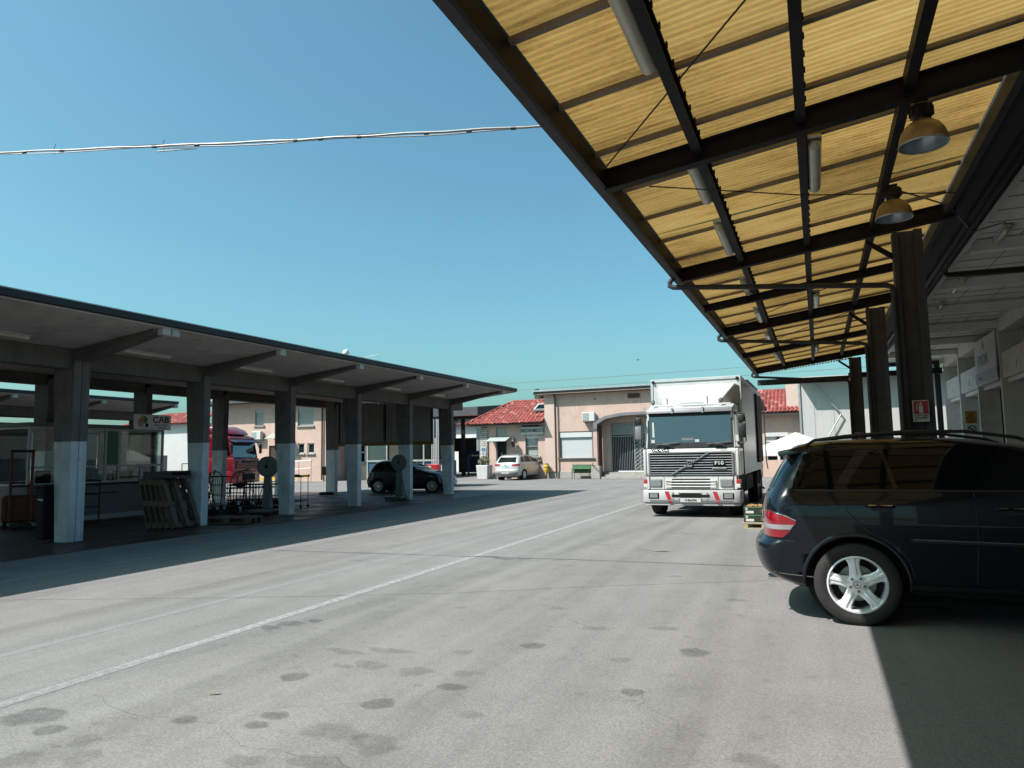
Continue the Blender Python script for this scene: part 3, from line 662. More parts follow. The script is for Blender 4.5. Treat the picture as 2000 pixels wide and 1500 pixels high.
# rafters (I-beams)
def rafter(yc, h, wd, x1=1.62):
    xa = -1.664; r = MB()
    def zb(x): return 4.02 + SLP*(x-XE-.1) if h > .15 else zroof(x)-.16-h+.03
    def zt_(x): return zb(x)+h
    for (ya, yb, lo, hi) in ((yc-wd/2, yc+wd/2, 0, .012), (yc-.006, yc+.006, .012, h-.012), (yc-wd/2, yc+wd/2, h-.012, h)):
        r.hexa([(xa,ya,zb(xa)+lo),(x1,ya,zb(x1)+lo),(x1,yb,zb(x1)+lo),(xa,yb,zb(xa)+lo)], [(xa,ya,zb(xa)+hi),(x1,ya,zb(x1)+hi),(x1,yb,zb(x1)+hi),(xa,yb,zb(xa)+hi)])
    return r
for yc in (-5.6, 0.4, 6.25, 10.2, 15.6, 23.95): rafter(yc, .195, .11, 1.75).build('rafter', M['steel'], RC, world=True)
for yc in (12.5, 19.35): rafter(yc, .13, .09, 1.65).build('secondary_rafter', M['steel'], RC, world=True)
# columns: H sections
def hcol(yc, top):
    c = MB()
    c.box(1.02,1.075,yc-.11,yc+.11,0,top).box(1.255,1.35,yc-.11,yc+.11,0,top).box(1.075,1.255,yc-.05,yc+.05,0,top)
    c.box(0.98,1.39,yc-.15,yc+.15,0.0,.03)
    return c
for yc in (-5.6, 10.2, 15.6, 23.95):
    hcol(yc, 4.36).build('column', M['colsteel'], RC, world=True)
    MB().hexa([(0.72,yc-.02,4.26),(1.02,yc-.02,4.02),(1.02,yc+.02,4.02),(.72,yc+.02,4.26)],[(0.72,yc-.02,4.33),(1.02,yc-.02,4.10),(1.02,yc+.02,4.10),(.72,yc+.02,4.33)]).build('knee_brace', M['steel'], RC, world=True)
# inner long beams and gutter against the hall
MB().box(1.61,1.68,YN,YFAR,4.52,4.72).build('inner_beam', M['steel_green'], RC, world=True)
MB().box(1.683,1.95,YN,YFAR,4.62,4.64).box(1.683,1.95,YN,YFAR,4.90,4.92).build('valley_gutter', M['steel_green'], RC, world=True)
MB().box(1.952,2.08,YN,YFAR,4.55,4.80).build('hall_edge_channel', M['black'], RC, world=True)
MB().box(2.082,2.20,YN,YFAR,4.62,4.95).build('hall_edge_beam', M['steel'], RC, world=True)
MB().tube([(2.06,YN,4.53),(2.06,YFAR,4.53)], .035, 8).build('conduit', M['steel'], RC, world=True, smooth=True)
# rain pipes from the outer gutter back to each column
for yc, xo in ((10.0,0), (15.42,0), (23.75,0)):
    MB().tube([(-1.73,yc,4.06),(-1.79,yc,3.99),(-1.79,yc,3.94),(-1.74,yc,3.915),(-1.6,yc,3.90),(0.9,yc,3.66),(0.97,yc,3.63),(0.985,yc,3.55),(0.985,yc,.1)], .036, 8).build('rain_pipe', M['steel_edge'], RC, world=True, smooth=True)
# diagonal brace rods
MB().tube([(-1.62,6.11,4.2),(1.6,1.95,4.55)], .007, 6).build('brace_rod', M['wire'], RC, world=True)
MB().tube([(-1.32,6.5,4.10),(0,7.45,4.12),(1.55,8.95,4.40)], .006, 6).build('brace_rod', M['wire'], RC, world=True)
MB().tube([(-1.6,15.7,4.2),(0.9,12.6,4.45)], .008, 6).build('brace_rod', M['wire'], RC, world=True)
MB().tube([(-1.6,19.4,4.2),(0.9,16.0,4.45)], .008, 6).build('brace_rod', M['wire'], RC, world=True)
# end tie beam and end netting under the last rafter
MB().box(-1.72,1.02,24.96,25.06,3.74,3.92).box(1.02,3.6,24.96,25.06,3.84,4.0).build('end_tie', M['steel_edge'], RC, world=True)
en = MB()
for i in range(30):
    x0 = -1.3+i*.083; 
    en.hexa([(x0,24.97,4.09+SLP*(x0-XE)*.9),(x0+.05,24.97,4.09+SLP*(x0-XE)*.9),(x0+.05,24.99,4.09+SLP*(x0-XE)*.9),(x0,24.99,4.09+SLP*(x0-XE)*.9)],
            [(x0,24.97,4.20+SLP*(x0-XE)),(x0+.05,24.97,4.20+SLP*(x0-XE)),(x0+.05,24.99,4.20+SLP*(x0-XE)),(x0,24.99,4.20+SLP*(x0-XE))])
en.build('end_louvre', M['curtain'], RC, world=True)
# fluorescent lamps fixed below the purlins
G1 = 'fluorescent lamps under the steel canopy'
for i, (x, ya, yb, lab) in enumerate(((PX[0]-.07,3.35,4.72,'nearest long fluorescent lamp under the outer purlin, cut by the top picture edge'),
        (PX[0]-.07,6.42,7.55,'fluorescent lamp just beyond the near rafter on the outer purlin'),
        (PX[0]-.07,8.4,9.7,'clear-covered fluorescent lamp just before the second rafter on the outer purlin'),
        (PX[0]-.07,11.4,12.4,'small fluorescent lamp behind the second rafter on the outer purlin'),
        (PX[0]-.07,14.0,15.2,'fluorescent lamp before the third rafter on the outer purlin'),
        (PX[0]-.07,17.0,18.2,'fluorescent lamp beyond the third rafter on the outer purlin'),
        (PX[0]-.07,20.5,21.7,'farthest fluorescent lamp on the outer purlin'),
        (PX[1]+.05,6.75,8.05,'fluorescent lamp under the middle purlin beyond the near rafter'),
        (PX[1]+.05,13.6,14.8,'fluorescent lamp under the middle purlin before the third rafter'),
        (PX[1]+.05,20.6,21.8,'farthest fluorescent lamp under the middle purlin'))):
    tube_lamp('fluorescent_lamp', lab, (x-.03 if x < -.5 else x+.05, (ya+yb)/2, zroof(x)-.05), (0,0,0), yb-ya, body='tubeglass' if i < 2 else 'galv', group=G1, fat=1.15)
# ------------------------------------------------------------------ high-bay lamps
def highbay(loc):
    t = thing('high_bay_lamp', '', 'lamp', loc, 0, 'high bay lamps under the yellow roof')
    pr = [(.180,0),(.176,.05),(.16,.105),(.128,.155),(.085,.19),(.055,.20)]
    rib = MB(); n = 72; k0 = 0
    for (r, h) in pr:
        for j in range(n):
            rr = r*(1+(.012 if j % 2 else -.012)*(1 if h < .19 else 0)); a = 2*math.pi*j/n
            rib.v.append((rr*math.cos(a), rr*math.sin(a), h))
    for i in range(len(pr)-1):
        for j in range(n):
            a = i*n+j; b = i*n+(j+1) % n; rib.f.append((a, b, b+n, a+n))
    rib.build('shade', M['lampshade'], t, smooth=True)
    MB().lathe([(.176,.001),(.170,.05),(.152,.10),(.12,.145),(.08,.178),(.0,.185)], n=32, cap=False).build('reflector', M['shadein'], t, smooth=True)
    MB().lathe([(.184,-.008),(.188,.0),(.184,.01),(.174,.008),(.174,-.004),(.184,-.008)], n=36, cap=False).build('rim', M['galv'], t, smooth=True)
    hs = MB().lathe([(.0,.19),(.06,.192),(.066,.205),(.066,.225),(.082,.235),(.082,.325),(.07,.335),(0,.335)], n=20)
    for j in range(10):
        a = 2*math.pi*j/10; hs.cbox((math.cos(a)*.082, math.sin(a)*.082, .28), (.02,.02,.08))
    hs.build('ballast_housing', M['black'], t, smooth=True)
    MB().tube([(0,0,.335),(0,0,.36)], .012, 6).box(-.05,.05,-.03,.03,.355,.37).build('hook', M['steel'], t)
    return t
h1 = highbay((0.93, 6.52, 4.085)); h1['label'] = 'larger nearer dome lamp with ribbed amber shade hanging under the yellow roof'
h2 = copy_tree(h1); h2.location = (0.90, 8.62, 4.11); h2['label'] = 'farther dome lamp with ribbed amber shade hanging above the second rafter'
wv = MB().tube([(.97,8.62,4.40),(1.25,9.3,4.52),(1.62,9.9,4.55),(1.9,10.6,4.50),(2.15,11.5,4.60),(2.7,12.2,4.87)], .010, 6)
tag(wv.build('power_cable', M['cable']), 'thin white power cable running from the farther dome lamp to the hall ceiling', 'cable')

# ================================================================== HALL ON THE RIGHT
HL = thing('market_hall', 'whitish market hall with numbered dark doors under the canopy on the right', 'building', (4.6, 10, 0))
XW = 5.0
wl = MB(); YN2 = -9.0
FINS = [22.07+2.95*i for i in range(-10, 4)]
# back wall with openings
HT = 4.92
for i in range(len(FINS)-1):
    a, b = FINS[i]+.12, FINS[i+1]
    wl.box(XW,XW+.25,a,a+.55,0,HT); wl.box(XW,XW+.25,b-.25,b,0,HT); wl.box(XW,XW+.25,a+.55,b-.25,3.25,3.95); wl.box(XW,XW+.25,a+.55,b-.25,4.6,HT)
for y in FINS: wl.box(XW,XW+.25,y,y+.12,0,HT)
wl.build('wall', M['wallgrey'], HL, world=True)
for i, y in enumerate(FINS):
    MB().box(4.5,XW-.002,y,y+.14,0,HT).build('pier', M['wallgrey'], HL, world=True)
    if i < len(FINS)-1:
        a, b = y+.142, FINS[i+1]-.002
        if i != 10:
            MB().box(4.52,XW-.002,a,b,4.58,HT).build('top_band', M['wallgrey'], HL, world=True)
        MB().box(4.54,XW-.002,a,b,3.36,4.03).build('sign_band', M['wallgrey'], HL, world=True)
        MB().box(4.64,XW-.002,a,b,3.25,3.357).build('lintel', M['ceilwhite'], HL, world=True)
        w_ = MB().box(XW+.05,XW+.09,a+.55,b-.25,3.95,4.6).build('window', M['darkroom'], HL, world=True)
        d_ = MB().box(XW+.10,XW+.14,a+.55,b-.25,0,3.25).build('door', M['darkroom'], HL, world=True)
        fr = MB().box(XW-.02,XW+.05,a+.50,a+.58,0,3.25).box(XW-.02,XW+.05,b-.28,b-.22,0,3.25).parts('frame', M['iron'], HL, world=True)
for i, num in ((9,'7'),(12,'5'),(11,'6')):
    text(num, .26, M['truckgrey'], HL, (4.535, FINS[i]+1.5, 3.60), FACE_NX, world=True, name='stall_number')
# ceiling of the loading bay
ce = MB().box(2.42,5.3,YN2,31.0,4.92,5.0); ce.build('ceiling', M['ceilwhite'], HL, world=True)
MB().box(2.202,2.42,YN2,31.0,4.80,5.0).build('ceiling_edge', M['ceilwhite'], HL, world=True)
js = MB(); y = YN2+.3
while y < 31:
    js.box(2.43,XW,y-.006,y+.006,4.912,4.9195); y += .6
for x in (3.1,3.75,4.4): js.box(x-.006,x+.006,YN2,31,4.908,4.9115)
js.build('ceiling_joints', M['cjoint'], HL, world=True)
for y in FINS:
    if y > 13: MB().box(2.43,4.5,y+.0,y+.14,4.72,4.905).build('ceiling_beam', M['ceilwhite'], HL, world=True)
ew = MB().box(2.21,5.3,YN2-.3,YN2-.02,0,5.0); ew.build('end_wall', M['wallgrey'], HL, world=True)
# roof slab above hall
MB().box(2.21,9,YN2,31.0,5.002,5.3).build('roof', M['concrete'], HL, world=True)
# far end frame
MB().box(4.20,4.38,30.9,31.05,0,4.86).box(2.3,4.20,30.9,31.05,4.72,4.86).build('end_frame', M['iron'], HL, world=True)
tag(MB().tube([(2.22,14.3,4.95),(2.22,14.35,4.66),(2.26,14.37,4.62),(3.4,14.37,4.60),(5.0,14.37,4.60)], .05, 8).build('hanging_pipe', M['iron'], smooth=True), 'dark thick pipe hanging from the hall ceiling edge and running towards the wall', 'pipe')
G2 = 'fluorescent lamps on the hall ceiling'
for y, lab in ((13.1,'fluorescent lamp on the white ceiling before the hanging pipe'),(16.5,'fluorescent lamp on the white ceiling just beyond the hanging pipe'),(19.2,'fluorescent lamp on the ceiling before the far sign panel'),(26,'farthest fluorescent lamp on the white ceiling')):
    tube_lamp('fluorescent_lamp', lab, (2.78, y, 4.905), (0,0,0), 1.3, group=G2)
# big pale sign board on the hall, illegible faded print
sb = thing('sign_board', 'large faded white sign board hung over the sixth bay of the hall', 'sign', (4.47, FINS[10]+1.5, 3.4))
MB().box(4.44,4.48,FINS[10]+.15,FINS[10]+2.8,3.36,4.66).build('board', M['wallgrey'], sb, world=True, bevel=.01)
MB().box(4.434,4.438,FINS[10]+.1,FINS[10]+2.85,3.42,3.72).build('blue_band', mat('faded_blue_print',(0.36,0.43,0.48),.6), sb, world=True)
text('FARON', .46, M['dial'], sb, (4.432, FINS[10]+1.75, 4.03), FACE_NX, world=True, sx=.9)
text('frutta', .16, M['truckgrey'], sb, (4.432, FINS[10]+2.1, 3.55), FACE_NX, world=True, sx=1.2)
MB().prism([(FINS[10]+1.5,4.3),(FINS[10]+1.62,4.42),(FINS[10]+1.56,4.62),(FINS[10]+1.48,4.45)], 0, 4.43, 4.436).build('leaf_mark', M['green'], sb, world=True)
# warning signs on a pier
def flat_sign(name, label, cx, y, z, w_, h_, m, facing='-Y'):
    t = thing(name, label, 'sign', (cx, y, z))
    MB().cbox((0,0,0),(w_,.008,h_)).build('plate', M[m], t, bevel=.003)
    return t
fs1 = flat_sign('warning_sign', 'ochre warning sign with black triangle on the hall pier above the prohibition sign', 4.76, FINS[12]-.01, 2.58, .34, .42, 'signyellow')
tri = MB()
for a, b in (((-.12,-.06),(.12,-.06)),((.12,-.06),(0,.14)),((0,.14),(-.12,-.06))): tri.tube([(a[0],-.006,a[1]),(b[0],-.006,b[1])], .011, 4)
tri.cbox((0,-.006,.02),(.02,.006,.07)).cbox((0,-.006,-.035),(.02,.006,.02)).cbox((0,-.006,-.13),(.24,.005,.02)).cbox((0,-.006,-.165),(.18,.005,.02)).build('triangle_mark', M['ink'], fs1)
fs2 = flat_sign('prohibition_sign', 'round no smoking sign on white plate on the hall pier below the ochre sign', 4.76, FINS[12]-.01, 2.18, .30, .30, 'signwhite')
MB().lathe([(.125,-.006),(.125,-.010),(.10,-.010),(.10,-.006),(.125,-.006)], axis='y', n=28).build('ring', M['ink'], fs2)
MB().hexa([(-.09,-.011,.07),(-.07,-.011,.09),(-.07,-.007,.09),(-.09,-.007,.07)],[(.07,-.011,-.09),(.09,-.011,-.07),(.09,-.007,-.07),(.07,-.007,-.09)]).cbox((0,-.008,0),(.11,.004,.02)).build('bar', M['ink'], fs2)
# extinguisher signs
def ext_sign(loc, s, label, words=True):
    t = thing('extinguisher_sign', label, 'sign', loc)
    MB().cbox((0,0,0),(.27*s,.006,.40*s)).build('plate', M['signwhite'], t, bevel=.002)
    MB().cbox((0,-.005,.065*s),(.235*s,.004,.24*s)).build('red_field', M['signred'], t)
    p = MB().prism([(-.03*s,-.04*s),(.03*s,-.04*s),(.034*s,.08*s),(.018*s,.11*s),(-.018*s,.11*s),(-.034*s,.08*s)],1,-.012,-.008)
    p.cbox((0,-.010,.13*s),(.05*s,.004,.016*s)).cbox((0,-.010,.15*s),(.02*s,.004,.03*s))
    p.tube([(-.02*s,-.010,.14*s),(-.055*s,-.010,.13*s),(-.065*s,-.010,.08*s),(-.065*s,-.010,.01*s)], .006*s, 5)
    p.build('extinguisher_mark', M['signwhite'], t)
    if words:
        for i, wd in enumerate(('ESTINTORE','A POLVERE','N.')):
            text(wd, .042*s, M['ink'], t, (-.115*s,-.005,(-.085-.042*i)*s), RX90, align='LEFT', name='lettering')
    return t
ext_sign((1.19, 10.2-.165, 2.065), .66, 'red and white fire extinguisher sign with words on the nearest steel column')
ext_sign((1.17, 23.95-.165, 1.92), .85, 'small red fire extinguisher sign on the farthest steel column', words=False)
# ================================================================== BACKGROUND BUILDINGS
def tile_roof(parent, quad4, name='tiled_roof', pitch=0.27, amp=0.075, rows=0.38):
    """corrugated tile field on a planar trapezoid: quad4 = eaveL, eaveR, ridgeR, ridgeL; waves run down the slope"""
    A, B, C_, D = [Vector(p) for p in quad4]
    ux = (B-A).normalized(); L = (B-A).length
    vmid = ((C_+D)/2-(A+B)/2); nrm = ux.cross(vmid).normalized()
    if nrm.z < 0: nrm = -nrm
    dv = nrm.cross(ux).normalized()
    if dv.z < 0: dv = -dv
    H = (D-A).dot(dv); xl = (D-A).dot(ux); xr = (C_-A).dot(ux)
    mb = MB(); n = max(2, int(H/rows)); per = 6; m_ = int(L/pitch*per)
    for r in range(n):
        v0 = H*r/n; v1 = H*(r+1)/n; lift0 = .018; lift1 = .0
        for i in range(m_):
            u0 = L*i/m_; u1 = L*(i+1)/m_; um = (u0+u1)/2; vm = (v0+v1)/2
            lo = xl*vm/H; hi = L-(L-xr)*vm/H
            if um < lo or um > hi: continue
            w0 = amp*abs(math.cos(math.pi*u0/pitch)); w1 = amp*abs(math.cos(math.pi*u1/pitch))
            p = lambda u, v, h: A+ux*u+dv*v+nrm*h
            mb.quad(p(u0,v0,w0+lift0), p(u1,v0,w1+lift0), p(u1,v1+.03,w1+lift1), p(u0,v1+.03,w0+lift1))
            mb.quad(p(u0,v0,w0+lift0-.04), p(u1,v0,w1+lift0-.04), p(u1,v0,w1+lift0), p(u0,v0,w0+lift0))
    mb.quad(A-nrm*.03, B-nrm*.03, C_-nrm*.03, D-nrm*.03)
    return mb.build(name, M['tiles'], parent, world=True)
def wall_with_holes(mb, x0, x1, z0, z1, y0, y1, holes):
    """wall in the XZ plane, thickness y0..y1, rectangular holes (xa,xb,za,zb)"""
    xs = sorted(set([x0, x1]+[h[0] for h in holes]+[h[1] for h in holes])); zs = sorted(set([z0, z1]+[h[2] for h in holes]+[h[3] for h in holes]))
    for i in range(len(xs)-1):
        run = None
        for j in range(len(zs)-1):
            cx = (xs[i]+xs[i+1])/2; cz = (zs[j]+zs[j+1])/2
            hole = any(h[0] < cx < h[1] and h[2] < cz < h[3] for h in holes)
            if hole:
                if run is not None: mb.box(xs[i], xs[i+1], y0, y1, run, zs[j]); run = None
            elif run is None: run = zs[j]
        if run is not None: mb.box(xs[i], xs[i+1], y0, y1, run, zs[-1])
    return mb
# ---- office block with the arched entrance (front wall at y=44)
OB = thing('office_building', 'pink plastered office block with dark flat roof edge, shuttered window and arched gated entrance', 'building', (-10, 48, 0))
holes = [(-15.35,-13.08,1.30,3.0), (-11.95,-8.2,.38,3.45)]
wb = wall_with_holes(MB(), -16.2, -4.0, .45, 5.42, 44.0, 44.35, holes)
wb.box(-16.2,-15.9,44.35,56,0,5.42).box(-4.3,-4.0,44.35,56,0,5.42).box(-15.9,-4.3,55.7,56,0,5.42)
wb.build('wall', M['pink'], OB, world=True)
MB().box(-16.22,-11.95,43.96,44.3,0,.447).box(-8.2,-4.0,43.96,44.3,0,.447).parts('plinth', M['plinth'], OB, world=True, bevel=.01)
MB().box(-16.3,-15.62,43.9,43.997,.45,5.42).build('corner_pilaster', M['pinkpale'], OB, world=True)
rf = MB().hexa([(-16.8,43.55,5.44),(-3.6,43.55,5.48),(-3.6,56.6,5.48),(-16.8,56.6,5.44)],[(-16.8,43.55,5.50),(-3.6,43.55,5.54),(-3.6,56.6,5.54),(-16.8,56.6,5.50)])
rf.build('eave_soffit', M['trim_pink'], OB, world=True)
MB().hexa([(-16.9,43.52,5.505),(-3.5,43.52,5.545),(-3.5,56.7,5.545),(-16.9,56.7,5.505)],[(-16.9,43.52,5.62),(-3.5,43.52,5.68),(-3.5,56.7,5.68),(-16.9,56.7,5.62)]).build('roof', M['roof_edge'], OB, world=True, bevel=.01)
MB().hexa([(-16.96,43.46,5.62),(-3.5,43.46,5.68),(-3.5,43.52,5.68),(-16.96,43.52,5.62)],[(-16.96,43.46,5.72),(-3.5,43.46,5.78),(-3.5,43.52,5.78),(-16.96,43.52,5.72)]).build('roof_gutter', M['galv'], OB, world=True)
sw = MB().box(-15.35,-15.27,44.02,44.2,1.30,3.0).box(-13.16,-13.08,44.02,44.2,1.30,3.0).box(-15.27,-13.16,44.02,44.2,2.92,3.0).build('window_frame', M['frame_grey'], OB, world=True)
MB().box(-15.27,-13.16,44.0,44.12,2.62,2.92).build('shutter_box', M['shutter'], OB, world=True)
sh = MB(); z = 1.31
while z < 2.60: sh.box(-15.26,-13.17,44.10,44.13,z,z+.050); z += .056
sh.build('roller_shutter', M['shutter'], OB, world=True)
MB().box(-15.26,-13.17,44.135,44.16,1.3,2.66).build('shutter_back', M['shuttergrey'], OB, world=True)
MB().box(-15.45,-12.98,43.90,44.0,1.22,1.30).build('window_sill', M['frame_grey'], OB, world=True, bevel=.01)
MB().lathe([(.075,0),(.075,-.03),(.06,-.03)], o=(-12.9,43.999,5.02), axis='y', n=16).build('round_vent', M['truckgrey'], OB, world=True)
MB().box(-10.75,-10.0,43.93,43.999,4.98,5.25).build('wall_louvre', M['rust'], OB, world=True, bevel=.01)
MB().tube([(-15.55,43.65,5.42),(-15.55,43.78,5.30),(-15.52,43.84,5.15),(-15.52,43.84,.05)], .05, 8).build('downpipe', M['brownpipe'], OB, world=True, smooth=True)
# arched canopy over the entrance
ar = MB(); prof = [(-12.75,3.05),(-12.75,3.45),(-12.05,3.85),(-11.0,4.02),(-9.6,4.05),(-8.2,3.98),(-7.2,3.75),(-6.9,3.05)]
inn = [(-12.55,3.05),(-12.5,3.38),(-11.95,3.68),(-11.0,3.84),(-9.6,3.88),(-8.2,3.8),(-7.4,3.6),(-7.1,3.05)]
for i in range(len(prof)-1):
    a, b, c, d = prof[i], prof[i+1], inn[i+1], inn[i]
    ar.hexa([(d[0],43.0,d[1]),(c[0],43.0,c[1]),(c[0],43.99,c[1]),(d[0],43.99,d[1])],[(a[0],43.0,a[1]),(b[0],43.0,b[1]),(b[0],43.99,b[1]),(a[0],43.99,a[1])])
ar.build('arched_canopy', M['truckgrey'], OB, world=True)
MB().box(-12.56,-12.46,43.1,43.9,.0,3.3).build('canopy_post', M['brownpipe'], OB, world=True)
# recessed entrance
MB().box(-11.95,-11.85,44.36,45.6,.38,3.6).box(-8.3,-8.2,44.36,45.6,.38,3.6).box(-11.85,-8.3,45.5,45.6,.38,3.6).build('recess_wall', M['darkroom'], OB, world=True)
st = MB()
for i in range(3): st.box(-12.3+i*.1,-7.8,42.9+i*.36,44.36,0.0+i*.125,(i+1)*.125)
st.build('steps', M['plinth'], OB, world=True, bevel=.01)
MB().box(-12.95,-12.4,42.95,43.5,0,.80).build('stair_block', M['plinth'], OB, world=True, bevel=.02)
MB().tube([(-12.9,43.2,.95),(-12.85,42.9,.85),(-12.6,42.75,.80)], .03, 6).lathe([(.0,-.06),(.05,-.04),(.065,0),(.05,.04),(0,.06)], o=(-13.0,43.2,.80), n=10).build('letter_post', M['iron'], OB, world=True)
gt = MB()
def bar(mb, a, b, r=.013): mb.tube([a, b], r, 5)
for i in range(34):
    x = -11.9+i*.1088; bar(gt, (x,44.1,.4), (x,44.1,2.62))
for i in range(26):
    x = -11.9+i*.142; bar(gt, (x,44.1,2.75), (x,44.1,3.42))
for z in (.42,2.62,2.75,3.40): bar(gt, (-11.92,44.1,z), (-8.22,44.1,z), .025)
for x in (-11.92,-10.45,-10.1,-9.75,-8.3):
    bar(gt, (x,44.1,.4), (x,44.1,3.42), .03)
for k in range(9):
    for x0 in (-10.43,-10.08):
        z = .5+k*.24; bar(gt, (x0,44.08,z), (x0+.30,44.08,z+.24), .012); bar(gt, (x0+.30,44.08,z), (x0,44.08,z+.24), .012)
gt.build('iron_gate', M['galv'], OB, world=True)
MB().box(-11.9,-8.3,44.25,44.28,2.7,3.44).build('fanlight', M['shuttergrey'], OB, world=True)
ac = thing('air_conditioner', 'white air conditioner unit on the wall above the big shuttered window of the office block', 'air conditioner', (-13.25, 43.8, 3.6), 0, 'wall air conditioners')
MB().box(-.40,.40,-.17,.14,0,.58).build('casing', M['white'], ac, bevel=.02)
MB().box(-.36,.02,-.185,-.172,.06,.52).build('fan_grille', M['galv'], ac, bevel=.004)
MB().box(-.38,-.33,-.1,.2,-.05,-.002).box(.33,.38,-.1,.2,-.05,-.002).tube([(.2,.1,0),(.22,.12,-.5),(.22,.12,-.52)], .015, 5).build('bracket', M['galv'], ac)
# ---- low house with red hip roof
LH = thing('low_house', 'low pink market office with red tiled hip roof, stone corner and sign over the window', 'building', (-18.6, 46, 0))
holes = [(-19.85,-19.05,.30,3.42), (-17.72,-16.82,1.45,2.95)]
wb = wall_with_holes(MB(), -20.9, -16.31, .0, 3.50, 44.0, 44.3, holes)
wb.box(-20.9,-20.6,44.3,50,0,3.5).build('wall', M['pink'], LH, world=True)
MB().box(-21.02,-20.42,43.9,44.5,0,3.42).build('stone_corner', M['quoin'], LH, world=True, bevel=.02)
MB().box(-21.5,-16.31,43.5,43.6,3.50,3.62).box(-21.5,-16.31,43.6,44.3,3.505,3.55).build('eave', M['plinth'], LH, world=True)
MB().box(-21.6,-16.31,43.40,43.5,3.54,3.66).build('roof_gutter', M['iron'], LH, world=True)
tile_roof(LH, [(-21.8,43.36,3.62),(-16.31,43.36,3.62),(-16.31,46.6,5.25),(-19.7,46.6,5.25)])
tile_roof(LH, [(-21.8,50.5,3.62),(-21.8,43.36,3.62),(-19.7,46.6,5.25),(-19.7,47.5,5.25)])
MB().tube([(-19.75,46.6,5.3),(-16.31,46.6,5.3)], .09, 8).tube([(-21.8,43.36,3.68),(-19.75,46.6,5.3)], .08, 8).build('ridge_tiles', M['tiles'], LH, world=True)
sk = MB().hexa([(-17.35,44.6,4.42),(-16.33,44.6,4.42),(-16.33,45.55,4.87),(-17.35,45.55,4.87)],[(-17.35,44.55,4.55),(-16.33,44.55,4.55),(-16.33,45.5,5.0),(-17.35,45.5,5.0)])
sk = sk.build('roof_window', M['shuttergrey'], LH, world=True)
q = MB().hexa([(-17.2,44.62,4.585),(-16.5,44.62,4.585),(-16.5,45.3,4.907),(-17.2,45.3,4.907)],[(-17.2,44.61,4.60),(-16.5,44.61,4.60),(-16.5,45.29,4.922),(-17.2,45.29,4.922)]).build('roof_window_pane', M['cargls'], LH, world=True)
MB().box(-19.85,-19.05,44.1,44.14,2.75,3.42).build('transom_shutter', M['shuttergrey'], LH, world=True)
MB().box(-19.85,-19.78,44.02,44.25,.30,2.75).box(-19.12,-19.05,44.02,44.25,.30,2.75).build('door_frame', M['frame_grey'], LH, world=True)
dr = MB().box(-19.78,-19.12,44.22,44.26,.30,2.75).build('door', M['darkint'], LH, world=True)
MB().box(-19.55,-19.48,44.18,44.20,.6,1.7).box(-19.35,-19.30,44.18,44.2,.6,1.6).build('door_papers', M['white'], LH, world=True)
MB().hexa([(-20.2,43.1,2.46),(-18.75,43.1,2.46),(-18.75,43.99,2.74),(-20.2,43.99,2.74)],[(-20.2,43.1,2.50),(-18.75,43.1,2.50),(-18.75,43.99,2.78),(-20.2,43.99,2.78)]).build('door_awning', M['shuttergrey'], LH, world=True)
MB().box(-17.72,-16.82,44.08,44.1,2.62,2.95).build('shutter_box', M['shutter'], LH, world=True)
s_ = MB(); z = 1.5
while z < 2.6: s_.box(-17.66,-16.88,44.16,44.18,z,z+.045); z += .055
s_.build('window_blind', M['shuttergrey'], LH, world=True)
MB().box(-17.72,-17.66,44.05,44.2,1.45,2.62).box(-16.88,-16.82,44.05,44.2,1.45,2.62).box(-17.66,-16.88,44.05,44.2,2.05,2.10).build('window_frame', M['frame_grey'], LH, world=True)
MB().box(-17.66,-16.88,44.2,44.22,1.45,2.62).build('window_pane', M['glass_dim'], LH, world=True)
MB().box(-17.85,-16.65,43.88,44.0,1.36,1.45).build('window_sill', M['plinth'], LH, world=True)
MB().box(-20.0,-18.8,43.3,44,0,.15).box(-19.95,-18.9,43.65,44,.15,.30).build('door_step', M['plinth'], LH, world=True)
ds = thing('office_sign', 'white sign board with black capitals above the small window of the low pink house', 'sign', (-17.22, 43.93, 3.12))
MB().cbox((0,0,0),(1.62,.04,.50)).build('board', M['signwhite'], ds, bevel=.01)
MB().cbox((-.1,-.01,.33),(1.2,.10,.06)).build('sign_lamp', M['iron'], ds)
text('DIREZIONE MERCATO', .30, M['ink'], ds, (0,-.024,0), RX90, sx=.545, bold=.007)
bs = thing('pedestrian_sign', 'small white sign with blue disc on the stone corner of the low house', 'sign', (-20.72, 43.86, 1.82))
MB().cbox((0,0,0),(.36,.02,.60)).build('plate', M['signwhite'], bs)
MB().lathe([(.0,-.018),(.14,-.018),(.14,-.011)], o=(0,0,.12), axis='y', n=20).build('blue_disc', M['signblue'], bs)
MB().lathe([(0,-.024),(.022,-.024),(.022,-.019)], o=(0,0,.19), axis='y', n=10).prism([(-.035,.02),(.035,.02),(.02,.10),(.0,.16),(-.02,.10)],1,-.024,-.019).build('walker_mark', M['signwhite'], bs)
MB().cbox((0,-.014,-.10),(.24,.006,.03)).cbox((0,-.014,-.16),(.2,.006,.03)).cbox((0,-.014,-.22),(.10,.006,.03)).build('small_print', M['bluepaint'], bs)
lt = thing('wall_lantern', 'black wrought iron lantern on the wall beside the awning door', 'lamp', (-18.45, 43.7, 2.1))
MB().lathe([(.0,0),(.10,.03),(.15,.30),(.15,.34),(.0,.34)], n=6).build('glass_body', M['glass_dim'], lt)
c_ = MB()
for j in range(6):
    a = math.pi*j/3; c_.tube([(math.cos(a)*.10,math.sin(a)*.10,.02),(math.cos(a)*.16,math.sin(a)*.16,.33)], .014, 4)
c_.lathe([(.20,.34),(.15,.40),(.05,.50),(.02,.56),(0,.58)], n=6).lathe([(.0,-.05),(.05,-.02),(.11,.02)], n=6)
